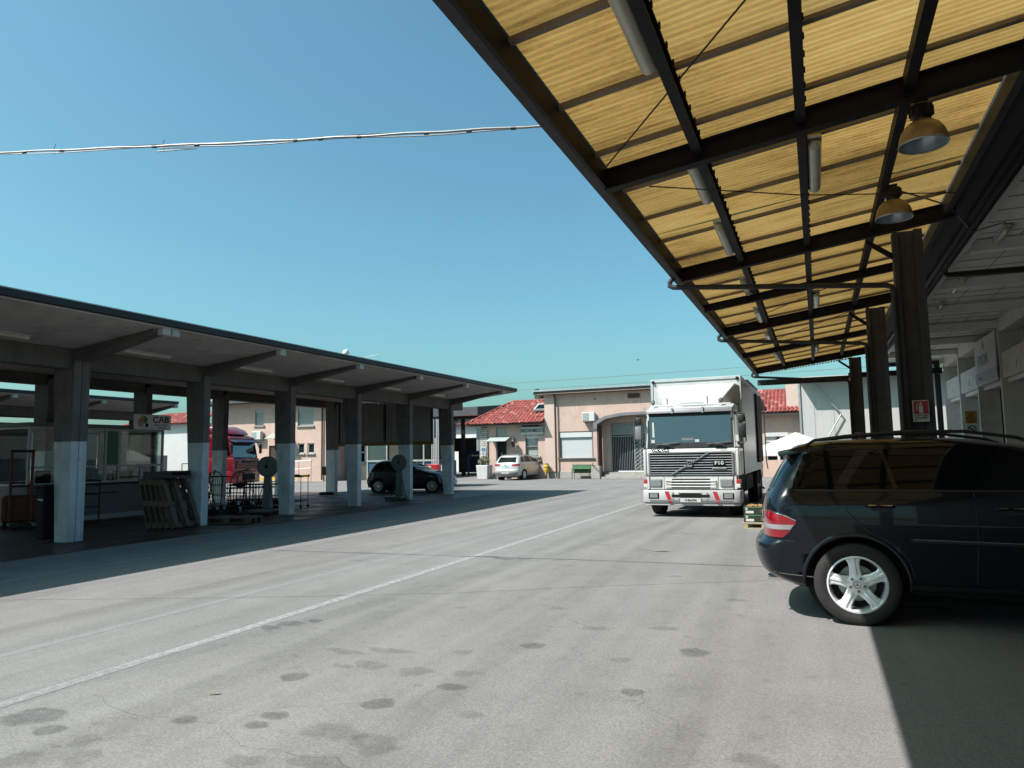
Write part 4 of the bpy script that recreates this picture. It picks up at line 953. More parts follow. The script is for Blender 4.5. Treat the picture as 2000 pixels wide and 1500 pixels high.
c_.tube([(0,0,.56),(.02,.1,.62),(0,.28,.50)], .016, 5).tube([(0,.28,.55),(-.03,.29,.3),(.1,.29,.2),(.12,.28,.35)], .02, 5)
c_.build('iron_cage', M['iron'], lt)
# planter and bin, rack
pl = thing('planter', 'white square concrete planter with leafy plant before the stone corner', 'planter', (-20.35, 43.2, 0))
MB().hexa([(-.36,-.36,0),(.36,-.36,0),(.36,.36,0),(-.36,.36,0)],[(-.42,-.42,.92),(.42,-.42,.92),(.42,.42,.92),(-.42,.42,.92)]).build('pot', M['white'], pl, bevel=.02)
def leaf_ball(mb, c, r, n, s, rng, sz=1.0, up=.3):
    for _ in range(n):
        d = Vector((rng.gauss(0,1), rng.gauss(0,1), rng.gauss(0,1))).normalized(); q = r*(rng.random()**.45)
        p = Vector(c)+Vector((d.x*q, d.y*q, d.z*q*sz))
        a = Vector((rng.gauss(0,1), rng.gauss(0,1), rng.gauss(0,1)+up)).normalized(); b = a.orthogonal().normalized(); k = s*rng.uniform(.6,1.3)
        mb.quad(tuple(p-a*k), tuple(p+b*k*.5), tuple(p+a*k), tuple(p-b*k*.5))
rg = random.Random(5); pf = MB()
for _ in range(9): leaf_ball(pf, (rg.uniform(-.35,.45), rg.uniform(-.3,.3), rg.uniform(1.0,1.3)), .20, 60, .06, rg)
pl_l = pf.build('foliage', mat('variegated_leaf', (0.20,0.22,0.10), .7, var=.5, scale=6), pl)
yb = thing('litter_bin', 'yellow litter bin on the pink corner pilaster between the parked car and the brown downpipe', 'bin', (-16.15, 43.7, .38))
MB().lathe([(.0,0),(.13,0),(.16,.05),(.17,.50),(.155,.52),(.0,.52)], n=16).build('bucket', M['yellow'], yb, smooth=True)
MB().lathe([(.175,.34),(.18,.35),(.18,.37),(.175,.38)], n=16).box(-.02,.02,.14,.21,.1,.6).lathe([(.0,.60),(.12,.57),(.16,.525),(.0,.525)], n=16).build('rim_band', M['rust'], yb)
rk = thing('metal_trolley_rack', 'low green metal table rack against the office wall below the white shutter', 'rack', (-13.65, 43.25, 0))
MB().box(-.62,.62,-.3,.3,.62,.66).box(-.70,.50,.28,.32,.35,.85).build('green_tray', M['green'], rk, bevel=.005)
r_ = MB()
for x, y in ((-.55,-.25),(.55,-.25),(-.55,.25),(.55,.25)): r_.tube([(x*1.03,y,0),(x,y,.64)], .02, 6)
for i in range(13): r_.tube([(-.68+i*.1,.3,.4),(-.68+i*.1,.3,.86)], .008, 4)
r_.tube([(-.7,.3,.87),(.52,.3,.87)], .02, 5)
r_.build('leg_frame', M['iron'], rk)
# ---- right rear house (red tiles, chimney block, window)
RH = thing('tiled_house', 'pinkish house with red tiled roof and broad chimney between truck and white hall', 'building', (-2, 47, 0))
wb = wall_with_holes(MB(), -3.9, 1.5, 0, 3.68, 45.0, 45.3, [(-2.85,-1.55,1.0,2.62)]); wb.build('wall', M['pink'], RH, world=True)
MB().box(-3.9,1.6,44.5,44.62,3.62,3.74).box(-3.9,1.6,44.62,45.3,3.685,3.72).build('eave', M['plinth'], RH, world=True)
MB().box(-3.9,1.6,44.40,44.5,3.72,3.80).build('roof_gutter', M['iron'], RH, world=True)
tile_roof(RH, [(-3.9,44.35,3.78),(1.6,44.35,3.78),(1.6,47.5,5.25),(-3.9,47.5,5.25)], pitch=.22)
MB().tube([(-3.9,47.5,5.28),(1.6,47.5,5.28)], .1, 8).build('ridge_tiles', M['tiles'], RH, world=True)
MB().box(-1.55,-.6,44.95,46.2,4.05,5.6).build('chimney', M['pinkpale'], RH, world=True)
MB().box(-2.85,-1.55,44.98,45.1,2.38,2.62).build('shutter_box', M['white'], RH, world=True)
MB().box(-2.85,-2.74,45.1,45.2,1.0,2.38).box(-1.66,-1.55,45.1,45.2,1.0,2.38).box(-2.2,-2.06,45.1,45.2,1.0,2.38).box(-2.74,-1.66,45.1,45.2,2.05,2.38).build('window_frame', M['white'], RH, world=True)
MB().box(-2.74,-1.66,45.15,45.16,1.0,2.05).build('window_pane', M['cargls'], RH, world=True)
# ---- white tarpaulin hall
WH = thing('tarpaulin_hall', 'large pale tarpaulin storage hall with diagonal strut closing the view beyond the steel canopy', 'building', (2.4, 36, 0))
MB().box(-.62,5.6,34.0,34.15,2.05,4.66).build('upper_wall', M['pvc'], WH, world=True)
MB().box(-.62,5.6,34.12,34.2,0.0,2.05).build('lower_wall', M['shuttergrey'], WH, world=True)
MB().box(-.62,-.5,34.2,44,0,4.66).build('side_wall', M['pvc'], WH, world=True)
MB().box(-.7,5.6,33.93,34.0,1.98,2.06).box(-.66,-.58,33.94,33.999,2.06,4.66).build('rail', M['galv'], WH, world=True)
MB().hexa([(-.66,33.25,4.67),(5.7,33.25,4.67),(5.7,44,4.67),(-.66,44,4.67)],[(-.66,33.25,4.72),(5.7,33.25,4.72),(5.7,44,4.74),(-.66,44,4.74)]).build('roof', M['pvc'], WH, world=True)
MB().tube([(-.18,33.86,4.65),(1.02,33.86,3.1)], .03, 6).tube([(1.02,33.86,3.1),(.36,33.86,1.95)], .03, 6).build('diagonal_strut', M['galv'], WH, world=True)
sm_ = MB()
for x in (-.05,.72,1.55,2.4,3.3,4.2,5.0): sm_.box(x,x+.012,33.99,33.999,2.06,4.65)
sm_.build('seam', M['galv'], WH, world=True)
# ---- white gazebo
GZ = thing('market_gazebo', 'white peaked gazebo roof standing behind the dark car', 'gazebo', (-.75, 29.8, 0))
cn = MB(); hw = 1.35; zt0 = 1.60; pk = 2.27
c4 = [(-hw,-hw),(hw,-hw),(hw,hw),(-hw,hw)]
for i in range(4):
    a, b = c4[i], c4[(i+1) % 4]; n = 8
    for k_ in range(n):
        t0, t1 = k_/n, (k_+1)/n
        f = lambda p, t: (p[0]*(1-t), p[1]*(1-t), zt0+(pk-zt0)*(t**1.15))
        cn.quad(f(a,t0), f(b,t0), f(b,t1), f(a,t1))
    cn.quad((a[0],a[1],zt0-.22),(b[0],b[1],zt0-.22),(b[0],b[1],zt0),(a[0],a[1],zt0))
cn.build('canvas_roof', M['canvas'], GZ)
for a in c4: MB().tube([(a[0]*.98,a[1]*.98,0),(a[0]*.98,a[1]*.98,zt0-.02)], .025, 6).build('leg', M['alu'], GZ)
GZ.rotation_euler = (0,0,rad(33))
# ---- two-storey pink house behind left canopy
PH = thing('two_storey_house', 'two-storey pink house with grey roof edge and roller shutters seen between the left canopy columns', 'building', (-35, 44, 0))
holes = [(-36.9,-36.1,3.95,5.1),(-33.1,-31.75,3.8,5.1),(-33.1,-32.5,1.9,2.6),(-32.25,-31.65,1.9,2.6),(-35.6,-34.9,.25,2.5),(-34.3,-33.75,1.75,2.7)]
wb = wall_with_holes(MB(), -41, -30.7, 0, 5.55, 40.0, 40.3, holes); wb.box(-31.0,-30.7,40.3,50,0,5.55).box(-41,-40.7,40.3,50,0,5.55); wb.build('wall', M['pink'], PH, world=True)
MB().hexa([(-42,39.2,5.56),(-30.1,39.2,5.56),(-30.1,50,5.56),(-42,50,5.56)],[(-42,39.2,5.78),(-30.1,39.2,5.78),(-30.1,50,6.3),(-42,50,6.3)]).build('roof', M['roof_edge'], PH, world=True)
for (a, b, c, d) in holes[:2]:
    s_ = MB(); z = c+.02
    while z < d-.3: s_.box(a+.04,b-.04,40.1,40.13,z,z+.055); z += .063
    s_.build('roller_shutter', M['shuttergrey'], PH, world=True)
    MB().box(a+.03,b-.03,40.14,40.16,c,d).box(a,b,40.05,40.2,d-.28,d).build('shutter_box', M['shuttergrey'], PH, world=True)
    MB().box(a-.1,b+.1,39.9,40.0,c-.08,c).build('window_sill', M['plinth'], PH, world=True)
for (a, b, c, d) in (holes[2], holes[3], holes[5]):
    MB().box(a,a+.07,40.05,40.15,c,d).box(b-.07,b,40.05,40.15,c,d).box(a,b,40.05,40.15,c,c+.07).box(a,b,40.05,40.15,d-.07,d).build('window_frame', M['white'], PH, world=True)
    MB().hexa([(a+.1,40.05,c+.07),(b-.1,40.05,c+.07),(b-.1,40.06,c+.07),(a+.1,40.06,c+.07)],[(a+.1,40.2,d-.07),(b-.1,40.2,d-.07),(b-.1,40.21,d-.07),(a+.1,40.21,d-.07)]).build('window_pane', M['cargls'], PH, world=True)
    MB().box(a-.08,b+.08,39.9,40.0,c-.08,c).build('window_sill', M['plinth'], PH, world=True)
MB().box(-35.6,-34.9,40.1,40.14,.25,2.5).build('door', M['brownpipe'], PH, world=True)
MB().hexa([(-35.3,39.2,2.95),(-33.5,39.2,2.95),(-33.5,39.99,3.3),(-35.3,39.99,3.3)],[(-35.3,39.2,3.0),(-33.5,39.2,3.0),(-33.5,39.99,3.35),(-35.3,39.99,3.35)]).build('door_awning', M['plinth'], PH, world=True)
MB().tube([(-31.6,39.4,5.5),(-31.1,39.7,5.3),(-30.95,39.9,5.0),(-30.95,39.9,.1)], .055, 8).build('downpipe', M['brownpipe'], PH, world=True, smooth=True)
a2 = copy_tree(ac); a2.location = (-36.45, 39.8, 2.95); a2['label'] = 'white air conditioner unit on the two-storey pink house above the red truck'
# ramp railing and yellow kerb
yk = MB(); 
yk.hexa([(-36,38.4,.05),(-30.9,38.4,.35),(-30.9,38.6,.35),(-36,38.6,.05)],[(-36,38.4,.22),(-30.9,38.4,.52),(-30.9,38.6,.52),(-36,38.6,.22)])
tag(yk.build('yellow_ramp_edge', M['yellow']), 'sloping yellow painted ramp edge in front of the two-storey pink house', 'kerb')
ra = MB()
for x in (-35.5,-34.2,-32.9,-31.6,-30.6):
    z0 = .1+(x+36)*.06; ra.tube([(x,38.35,0),(x,38.35,z0+1.05)], .02, 6)
ra.tube([(-35.5,38.35,1.15),(-30.6,38.35,1.45)], .02, 6).tube([(-35.5,38.35,.65),(-30.6,38.35,.95)], .014, 6)
tag(ra.build('ramp_railing', M['galv']), 'thin metal railing along the yellow ramp edge', 'railing')
cb = thing('brown_cabinet', 'small brown box by the ramp behind the rear canopy column', 'box', (-20.9, 27.3, .8))
MB().box(-.16,.16,-.12,.12,0,.40).build('body', M['rust'], cb, bevel=.01); MB().box(-.03,.03,.0,.05,-.8,0).build('post', M['iron'], cb)
# ---- pink low wing visible under the screen
PW = thing('pink_wing', 'shaded pink house wing with white window seen under the corrugated screen', 'building', (-26, 46, 0))
wb = wall_with_holes(MB(), -30.2, -26.1, 0, 4.2, 42.0, 42.3, [(-30.0,-28.9,1.2,2.35)]); wb.box(-26.4,-26.1,42.3,50,0,4.2).build('wall', M['pink'], PW, world=True)
MB().box(-30.6,-25.8,41.0,50,4.21,4.45).build('roof', M['roof_edge'], PW, world=True)
MB().box(-30.0,-29.92,42.05,42.15,1.2,2.35).box(-28.98,-28.9,42.05,42.15,1.2,2.35).box(-29.48,-29.42,42.05,42.15,1.2,2.35).box(-30,-28.9,42.05,42.15,1.88,1.95).box(-30,-28.9,42.05,42.15,1.2,1.27).build('window_frame', M['white'], PW, world=True)
MB().box(-29.92,-28.98,42.1,42.11,1.2,2.35).build('window_pane', M['cargls'], PW, world=True)
MB().box(-30.1,-28.8,41.88,42.0,1.12,1.2).build('window_sill', M['plinth'], PW, world=True)
# ---- white blank wall house with red roof, far left
WW = thing('white_house', 'white blank-walled house with red tiled roof seen between the kiosk and a canopy column', 'building', (-46, 44, 0))
MB().box(-50,-42.5,40.5,48,0,4.35).build('wall', M['white'], WW, world=True)
tile_roof(WW, [(-50.5,40.1,4.35),(-42.1,40.1,4.35),(-43.5,43,5.35),(-49,43,5.35)])
MB().box(-46.6,-46.0,43,43.6,5.0,5.9).build('chimney', M['wallgrey'], WW, world=True)
MB().box(-46.6,-43.4,37.8,38.3,.0,1.95).build('lower_annex', M['truckgrey'], WW, world=True)
# ---- gatehouse and canopy beyond
GH = thing('entrance_gate_canopy', 'dark steel entrance canopy on posts with blue screens beyond the left canopy', 'canopy', (-26, 50, 0))
MB().box(-31,-23.6,49.0,49.15,4.62,5.25).box(-31,-23.6,49.15,56,5.15,5.25).hexa([(-23.6,49,4.62),(-22.2,53,4.75),(-22.2,53.2,4.75),(-23.6,49.15,4.62)],[(-23.6,49,5.25),(-22.2,53,5.6),(-22.2,53.2,5.6),(-23.6,49.15,5.25)]).build('fascia', M['roof_edge'], GH, world=True)
MB().box(-31,-23.0,49.2,56,4.35,4.6).build('soffit', M['steel'], GH, world=True)
for x in (-28.5,-25.2): MB().box(x-.12,x+.12,49.6,49.85,0,4.4).build('post', M['steel'], GH, world=True)
MB().box(-24.2,-24.0,50,50.2,1.9,4.4).build('hanging_post', M['galv'], GH, world=True)
MB().box(-31,-22.6,53.0,53.1,1.9,3.0).build('upper_dark_panel', M['darkroom'], GH, world=True)
MB().box(-27.0,-22.4,52.4,52.5,.2,1.95).build('blue_screen', M['bluetarp'], GH, world=True)
gf = MB()
for x in (-24.6,-23.2): gf.box(x-.05,x+.05,49.3,49.4,0,1.6)
gf.box(-24.6,-23.2,49.3,49.4,1.5,1.6).box(-24.6,-23.2,49.3,49.4,.1,.2)
for i in range(14): gf.box(-22.9,-22.75,49.3,49.4,i*.12,i*.12+.06)
tag(gf.build('gate_turnstile', M['iron']), 'dark iron turnstile frame under the entrance canopy', 'gate')
FH = thing('far_house', 'far pale house with red roof half hidden behind the entrance canopy', 'building', (-30, 62, 0))
MB().box(-36,-24,62,70,0,4.5).build('wall', M['wallgrey'], FH, world=True)
tile_roof(FH, [(-36.5,61.5,4.5),(-23.5,61.5,4.5),(-25,64,5.6),(-35,64,5.6)])
for x in (-27.5,-25.6): MB().box(x,x+.9,61.9,61.99,1.3,2.6).build('window', M['signwhite'], FH, world=True)
BK = thing('gate_booth', 'blue and glass gate booth behind the black hatchback', 'booth', (-19.8, 32, 0))
MB().box(-21.9,-17.75,32,34.2,0,1.35).build('panel', M['bluepaint'], BK, world=True, bevel=.02)
MB().box(-21.9,-17.75,32.0,34.2,2.5,3.4).build('roof', M['bluetarp'], BK, world=True, bevel=.02)
MB().box(-21.85,-17.8,32.05,34.1,1.4,2.5).build('window_band', M['glass_dim'], BK, world=True)
gb = MB()
for x in (-21.9,-20.7,-19.4,-18.5,-17.83): gb.box(x,x+.07,31.96,32.03,0,2.5)
gb.box(-21.9,-17.75,31.95,31.998,1.33,1.42).build('frame', M['shuttergrey'], BK, world=True)
# red and white tower post near booth (barrier)
rb = thing('barrier_machine', 'bright red barrier cabinet with white lattice posts behind the black hatchback', 'barrier', (-17.35, 31.2, 0))
MB().box(-.35,.28,-.25,.25,0,1.18).build('cabinet', M['red'], rb, bevel=.02)
MB().box(-.45,-.1,-.28,-.252,.75,1.1).build('white_panel', M['white'], rb)
for xx in (-.15, .12):
    p = MB().tube([(xx-.05,0,1.18),(xx-.05,0,3.4)], .022, 6).tube([(xx+.05,0,1.18),(xx+.05,0,3.4)], .022, 6)
    for i in range(10): p.tube([(xx-.05,0,1.2+i*.22),(xx+.05,0,1.31+i*.22)], .012, 4).tube([(xx+.05,0,1.31+i*.22),(xx-.05,0,1.42+i*.22)], .012, 4)
    p.build('lattice_post', M['white'], rb)
wp = thing('white_post_box', 'small white post box right of the red barrier cabinet', 'box', (-16.75, 31.0, 0))
MB().box(-.13,.13,-.12,.12,.35,1.15).build('body', M['white'], wp, bevel=.02); MB().tube([(0,0,0),(0,0,.35)], .03, 6).tube([(-.05,0,1.15),(.14,0,1.55)], .02, 5).build('post', M['galv'], wp)
# ---- trees
def tree(name, label, loc, h, cr, n, seed, leafm, trunk_h, sz=.8, s=.16, group=None):
    t = thing(name, label, 'tree', loc, 0, group); rg = random.Random(seed)
    tr = MB().tube([(0,0,0),(.05,.03,trunk_h*.5),(-.05,.08,trunk_h),(.1,0,h*.75)], [h*.03,h*.024,h*.018,h*.006], 8)
    lf = MB()
    for _ in range(n):
        a = rg.uniform(0,6.28); q = cr*rg.random()**.5; z = trunk_h*.8+(h-trunk_h*.8)*rg.random()
        q *= math.sin(math.pi*min(1,max(.12,(h-z)/(h-trunk_h*.8))*.75+.12))**.7
        c = (math.cos(a)*q, math.sin(a)*q, z)
        tr.tube([(0,0,max(trunk_h*.7, z-cr*.7)), (c[0]*.5,c[1]*.5,z-cr*.25), c], [h*.008,h*.005,h*.002], 4)
        leaf_ball(lf, c, cr*rg.uniform(.22,.36), 95, s, rg, .8)
    tr.build('trunk', M['bark'], t); lf.build('crown', M[leafm], t)
    return t
tree('conifer_tree', 'dark conifer showing above the red roof beside the pink office block', (-19.7, 52, 0), 6.4, 1.3, 24, 2, 'leafdark', 2.0, s=.13)
tree('broadleaf_tree', 'bright green tree seen through the far end opening of the hall', (6.3, 42, 0), 8.0, 1.5, 26, 4, 'leaf', 2.5, s=.16)
tree('dark_tree', 'dark tree top behind the entrance canopy', (-34.5, 62, 0), 6.9, 1.6, 20, 9, 'leafdark', 2.5, s=.16)
# trees and a hall standing behind the viewer (seen only as reflections)
for i, (x, y, h) in enumerate(((-17.5,-31,10.5),(-11.5,-33,12),(-6.5,-31,10))):
    tree('broadleaf_tree', ('left','middle','right')[i]+' tree mirrored dark in the lower windscreen of the white truck', (x, y, 0), h, 3.2, 18, 20+i, 'leaf', 3.5, s=.35)
# ---- street lamp, antenna, wires, aerial cable, bird
sl_ = thing('street_lamp', 'grey street lamp head rising above the left canopy roof', 'lamp', (-43.5, 60, 0))
MB().tube([(0,0,0),(0,0,11.95)], [.10,.05], 8).build('pole', M['galv'], sl_)
MB().lathe([(.0,.62),(.26,.5),(.36,.28),(.34,.15),(0,.1)], o=(-.15,0,11.9), n=16).build('lamp_head', M['wallgrey'], sl_, smooth=True)
sl_.children[-1].scale = (1.25,1.0,1.0)
an = thing('tv_antenna', 'thin television antenna above the left canopy roof', 'antenna', (-29.8, 45, 4.45))
q = MB().tube([(0,0,0),(0,0,4.75)], .025, 5).tube([(-1.25,0,4.6),(.05,0,4.75)], .014, 5)
for i in range(6): q.tube([(-1.2+i*.22,-.3,4.61+i*.025),(-1.2+i*.22,.3,4.61+i*.025)], .008, 4)
q.build('mast', M['galv'], an)
ca = thing('aerial_cable_bundle', 'pale wrapped overhead cable bundle crossing the sky from the left edge to the steel canopy', 'cable', (-9, 6, 4.5))
CA = Vector((-19.0, 6.0, 7.1)); CB = Vector((3.5, 8.55, 5.32)); CM = [CA, Vector((-11.5,6.84,6.45)), Vector((-6.67,7.45,5.955)), Vector((-2.82,7.8,5.55)), CB]
def cpt(u, dx=0, dy=0, dz=0):
    k = min(3, int(u)); p = CM[k].lerp(CM[k+1], u-k); return (p.x+dx, p.y+dy, p.z+dz)
us = [i*4/60 for i in range(61)]
r1 = random.Random(1)
MB().tube([cpt(u, dz=.006*math.sin(u*23)) for u in us], .015, 7).build('cable', M['cable'], ca, world=True, smooth=True)
MB().tube([cpt(u, dz=-.026+.016*math.sin(u*9)) for u in us], .008, 6).build('cable', M['cable'], ca, world=True, smooth=True)
MB().tube([cpt(u, dz=.024-.02*abs(math.sin(u*4))) for u in us], .006, 5).build('cable', M['wire'], ca, world=True, smooth=True)
tb = MB()
for u in (1.1,1.25,1.6,1.75,2.1,2.2,2.35,2.6,2.75,2.9,3.1):
    a = cpt(u-.008, dz=-.01); b = cpt(u+.008, dz=-.01); tb.tube([a, b], .019, 7)
for u, l in ((1.22,.10),(1.63,.09)): tb.tube([cpt(u, dz=-l*.8, dx=.03), cpt(u, dx=-.01), cpt(u, dz=l, dx=.03)], .004, 4)
tb.parts('cable_tie', M['iron'], ca, world=True)
MB().tube([cpt(1.62, dz=-.035), cpt(1.75, dz=-.06), cpt(1.62+.0, dz=-.075, dx=-.05)], .010, 5).build('loose_end', M['cable'], ca, world=True)
for k_, (za, zb) in enumerate(((9.0, 13.0),(8.3, 12.0))):
    q = MB().tube([(-60+i*5, 70, za+(zb-za)*i/30-1.2*math.sin(math.pi*i/30)) for i in range(31)], .018, 4)
    tag(q.build('overhead_wire', M['frame_grey']), ('upper','lower')[k_]+' of the two thin distant overhead wires above the office block', 'wire', 'distant overhead wires')
bd = MB().tube([(-.10,0,0),(-.03,0,.0),(.05,0,.012),(.09,0,.0)], [.006,.035,.028,.006], 6)
bd.quad((0,.0,.01),(-.05,-.13,.05),(.0,-.26,.02),(.05,-.12,.05)).quad((0,.0,.01),(.05,.12,.05),(.0,.26,.02),(-.05,.13,.05))
b_ = bd.build('bird', M['iron'], smooth=True); b_.location = (-11.4, 50, 8.1); tag(b_, 'tiny dark bird flying above the office block roof', 'bird')
# ================================================================== VEHICLES
def crom(keys, n=8):
    """dense Catmull-Rom table from keys (z, xr, xf, w, rr, rf)"""
    out_ = []
    K = [keys[0]]+list(keys)+[keys[-1]]
    for i in range(1, len(K)-2):
        p0, p1, p2, p3 = K[i-1], K[i], K[i+1], K[i+2]
        for s in range(n):
            t = s/n
            row = []
            for a, b, c, d in zip(p0, p1, p2, p3):
                v = .5*((2*b)+(-a+c)*t+(2*a-5*b+4*c-d)*t*t+(-a+3*b-3*c+d)*t**3); row.append(v)
            out_.append(tuple(row))
    out_.append(tuple(keys[-1])); return out_
class CarShell:
    def __init__(s, keys, nexp=2.6, barrel=.02):
        s.T = crom(keys); s.n = nexp; s.bar = barrel
        s.xm = (keys[0][1]+keys[0][2])/2; s.hl = (keys[0][2]-keys[0][1])/2
    def row(s, z):
        T = s.T
        for i in range(len(T)-1):
            if T[i][0] <= z <= T[i+1][0]:
                d = T[i+1][0]-T[i][0]; t = 0 if d < 1e-9 else (z-T[i][0])/d
                return tuple(a+(b-a)*t for a, b in zip(T[i], T[i+1]))
        return T[-1] if z > T[-1][0] else T[0]
    def hw(s, x, r):
        z, xr, xf, w, rr, rf = r; f = 1.0
        if x <= xr or x >= xf: return 0.0
        if x < xr+rr: f = (1-(1-(x-xr)/rr)**s.n)**(1/s.n)
        elif x > xf-rf: f = (1-(1-(xf-x)/rf)**s.n)**(1/s.n)
        return w*f*(1-s.bar*((x-s.xm)/s.hl)**2)
    def side(s, x, z): return s.hw(x, s.row(z))
    def end(s, y, z, rear=True):
        z_, xr, xf, w, rr, rf = s.row(z); k = min(.999, abs(y)/(w*(1-s.bar)))
        if rear: return xr+rr*(1-(1-k**s.n)**(1/s.n))
        return xf-rf*(1-(1-k**s.n)**(1/s.n))
    def mesh(s, na=14, nm=26):
        mb = MB(); rings = []
        for r in s.T:
            z, xr, xf, w, rr, rf = r; ring = []
            xs = [xr+rr*(1-math.cos(math.pi/2*i/na)) if False else xr+rr*(i/na)**2.2 for i in range(na)]
            xs += [xr+rr+(xf-rf-xr-rr)*i/nm for i in range(nm)]
            xs += [xf-rf*((na-i)/na)**2.2 for i in range(na)]+[xf]
            up = [(x, s.hw(x, r)) for x in xs]; up[0] = (xr, 0.0); up[-1] = (xf, 0.0)
            ring = [(x, -y, z) for x, y in up]+[(x, y, z) for x, y in up[-2:0:-1]]
            rings.append(ring)
        n = len(rings[0])
        for r in rings: mb.v += r
        for i in range(len(rings)-1):
            for j in range(n):
                a = i*n+j; b = i*n+(j+1) % n; mb.f.append((a, b, b+n, a+n))
        mb.f.append(tuple(range(n))[::-1]); mb.f.append(tuple((len(rings)-1)*n+j for j in range(n)))
        return mb
    def patch(s, name, poly, m, parent, sgn=-1, off=.004, th=.006, step=.07, mode='side', smooth=True):
        bm = bmesh.new(); vs = [bm.verts.new((p[0], 0, p[1])) for p in poly]; bm.faces.new(vs)
        for ax, lo, hi in ((0, min(p[0] for p in poly), max(p[0] for p in poly)), (2, min(p[1] for p in poly), max(p[1] for p in poly))):
            k = lo+step
            while k < hi:
                co = [0,0,0]; no = [0,0,0]; co[ax] = k; no[ax] = 1
                bmesh.ops.bisect_plane(bm, geom=bm.verts[:]+bm.edges[:]+bm.faces[:], plane_co=co, plane_no=no); k += step
        def pos(u, z, o):
            if mode == 'side':
                return Vector((u, sgn*(s.side(u, z)+o), z))
            x = s.end(u, z, mode == 'rear'); return Vector((x-o if mode == 'rear' else x+o, u, z))
        inner = {}
        fl = [list(f.verts) for f in bm.faces]
        be = [e for e in bm.edges if len(e.link_faces) == 1]
        uv = {v: (v.co.x, v.co.z) for v in bm.verts}
        mb = MB(); idx = {}
        for v in bm.verts: idx[v] = len(mb.v); mb.v.append(tuple(pos(*uv[v], off)))
        for f in fl: mb.f.append(tuple(idx[v] for v in f))
        for e in be:
            a, b = e.verts; k = len(mb.v)
            mb.v += [tuple(pos(*uv[a], off-th)), tuple(pos(*uv[b], off-th))]; mb.f.append((idx[a], idx[b], k+1, k))
        bm.free()
        me = bpy.data.meshes.new(name); me.from_pydata(mb.v, [], mb.f); me.update()
        b2 = bmesh.new(); b2.from_mesh(me); bmesh.ops.remove_doubles(b2, verts=b2.verts, dist=1e-5); bmesh.ops.recalc_face_normals(b2, faces=b2.faces)
        for f in b2.faces: f.smooth = True
        for e in b2.edges:
            if len(e.link_faces) == 2 and e.calc_face_angle(0) > .7: e.smooth = False
        # make sure normals point outwards
        tot = Vector((0,0,0))
        for f in b2.faces: tot += f.normal*f.calc_area()
        want = Vector((0,sgn,0)) if mode == 'side' else Vector((-1 if mode == 'rear' else 1,0,0))
        if tot.dot(want) < 0: bmesh.ops.reverse_faces(b2, faces=b2.faces)
        b2.to_mesh(me); b2.free(); me.materials.append(m)
        o = bpy.data.objects.new(name, me); COL.objects.link(o); o.parent = parent
        return o
def cut_cyl(o, cuts):
    for (x, z, r, y0, y1) in cuts:
        c = MB().lathe([(r, y0), (r, y1)], o=(x, 0, z), axis='y', n=40).build('cutter', M['black'], o.parent)
        md = o.modifiers.new('b', 'BOOLEAN'); md.operation = 'DIFFERENCE'; md.object = c; md.solver = 'EXACT'
        bpy.context.view_layer.update()
        me = bpy.data.meshes.new_from_object(o.evaluated_get(bpy.context.evaluated_depsgraph_get()))
        o.modifiers.clear(); o.data = me; bpy.data.objects.remove(c)
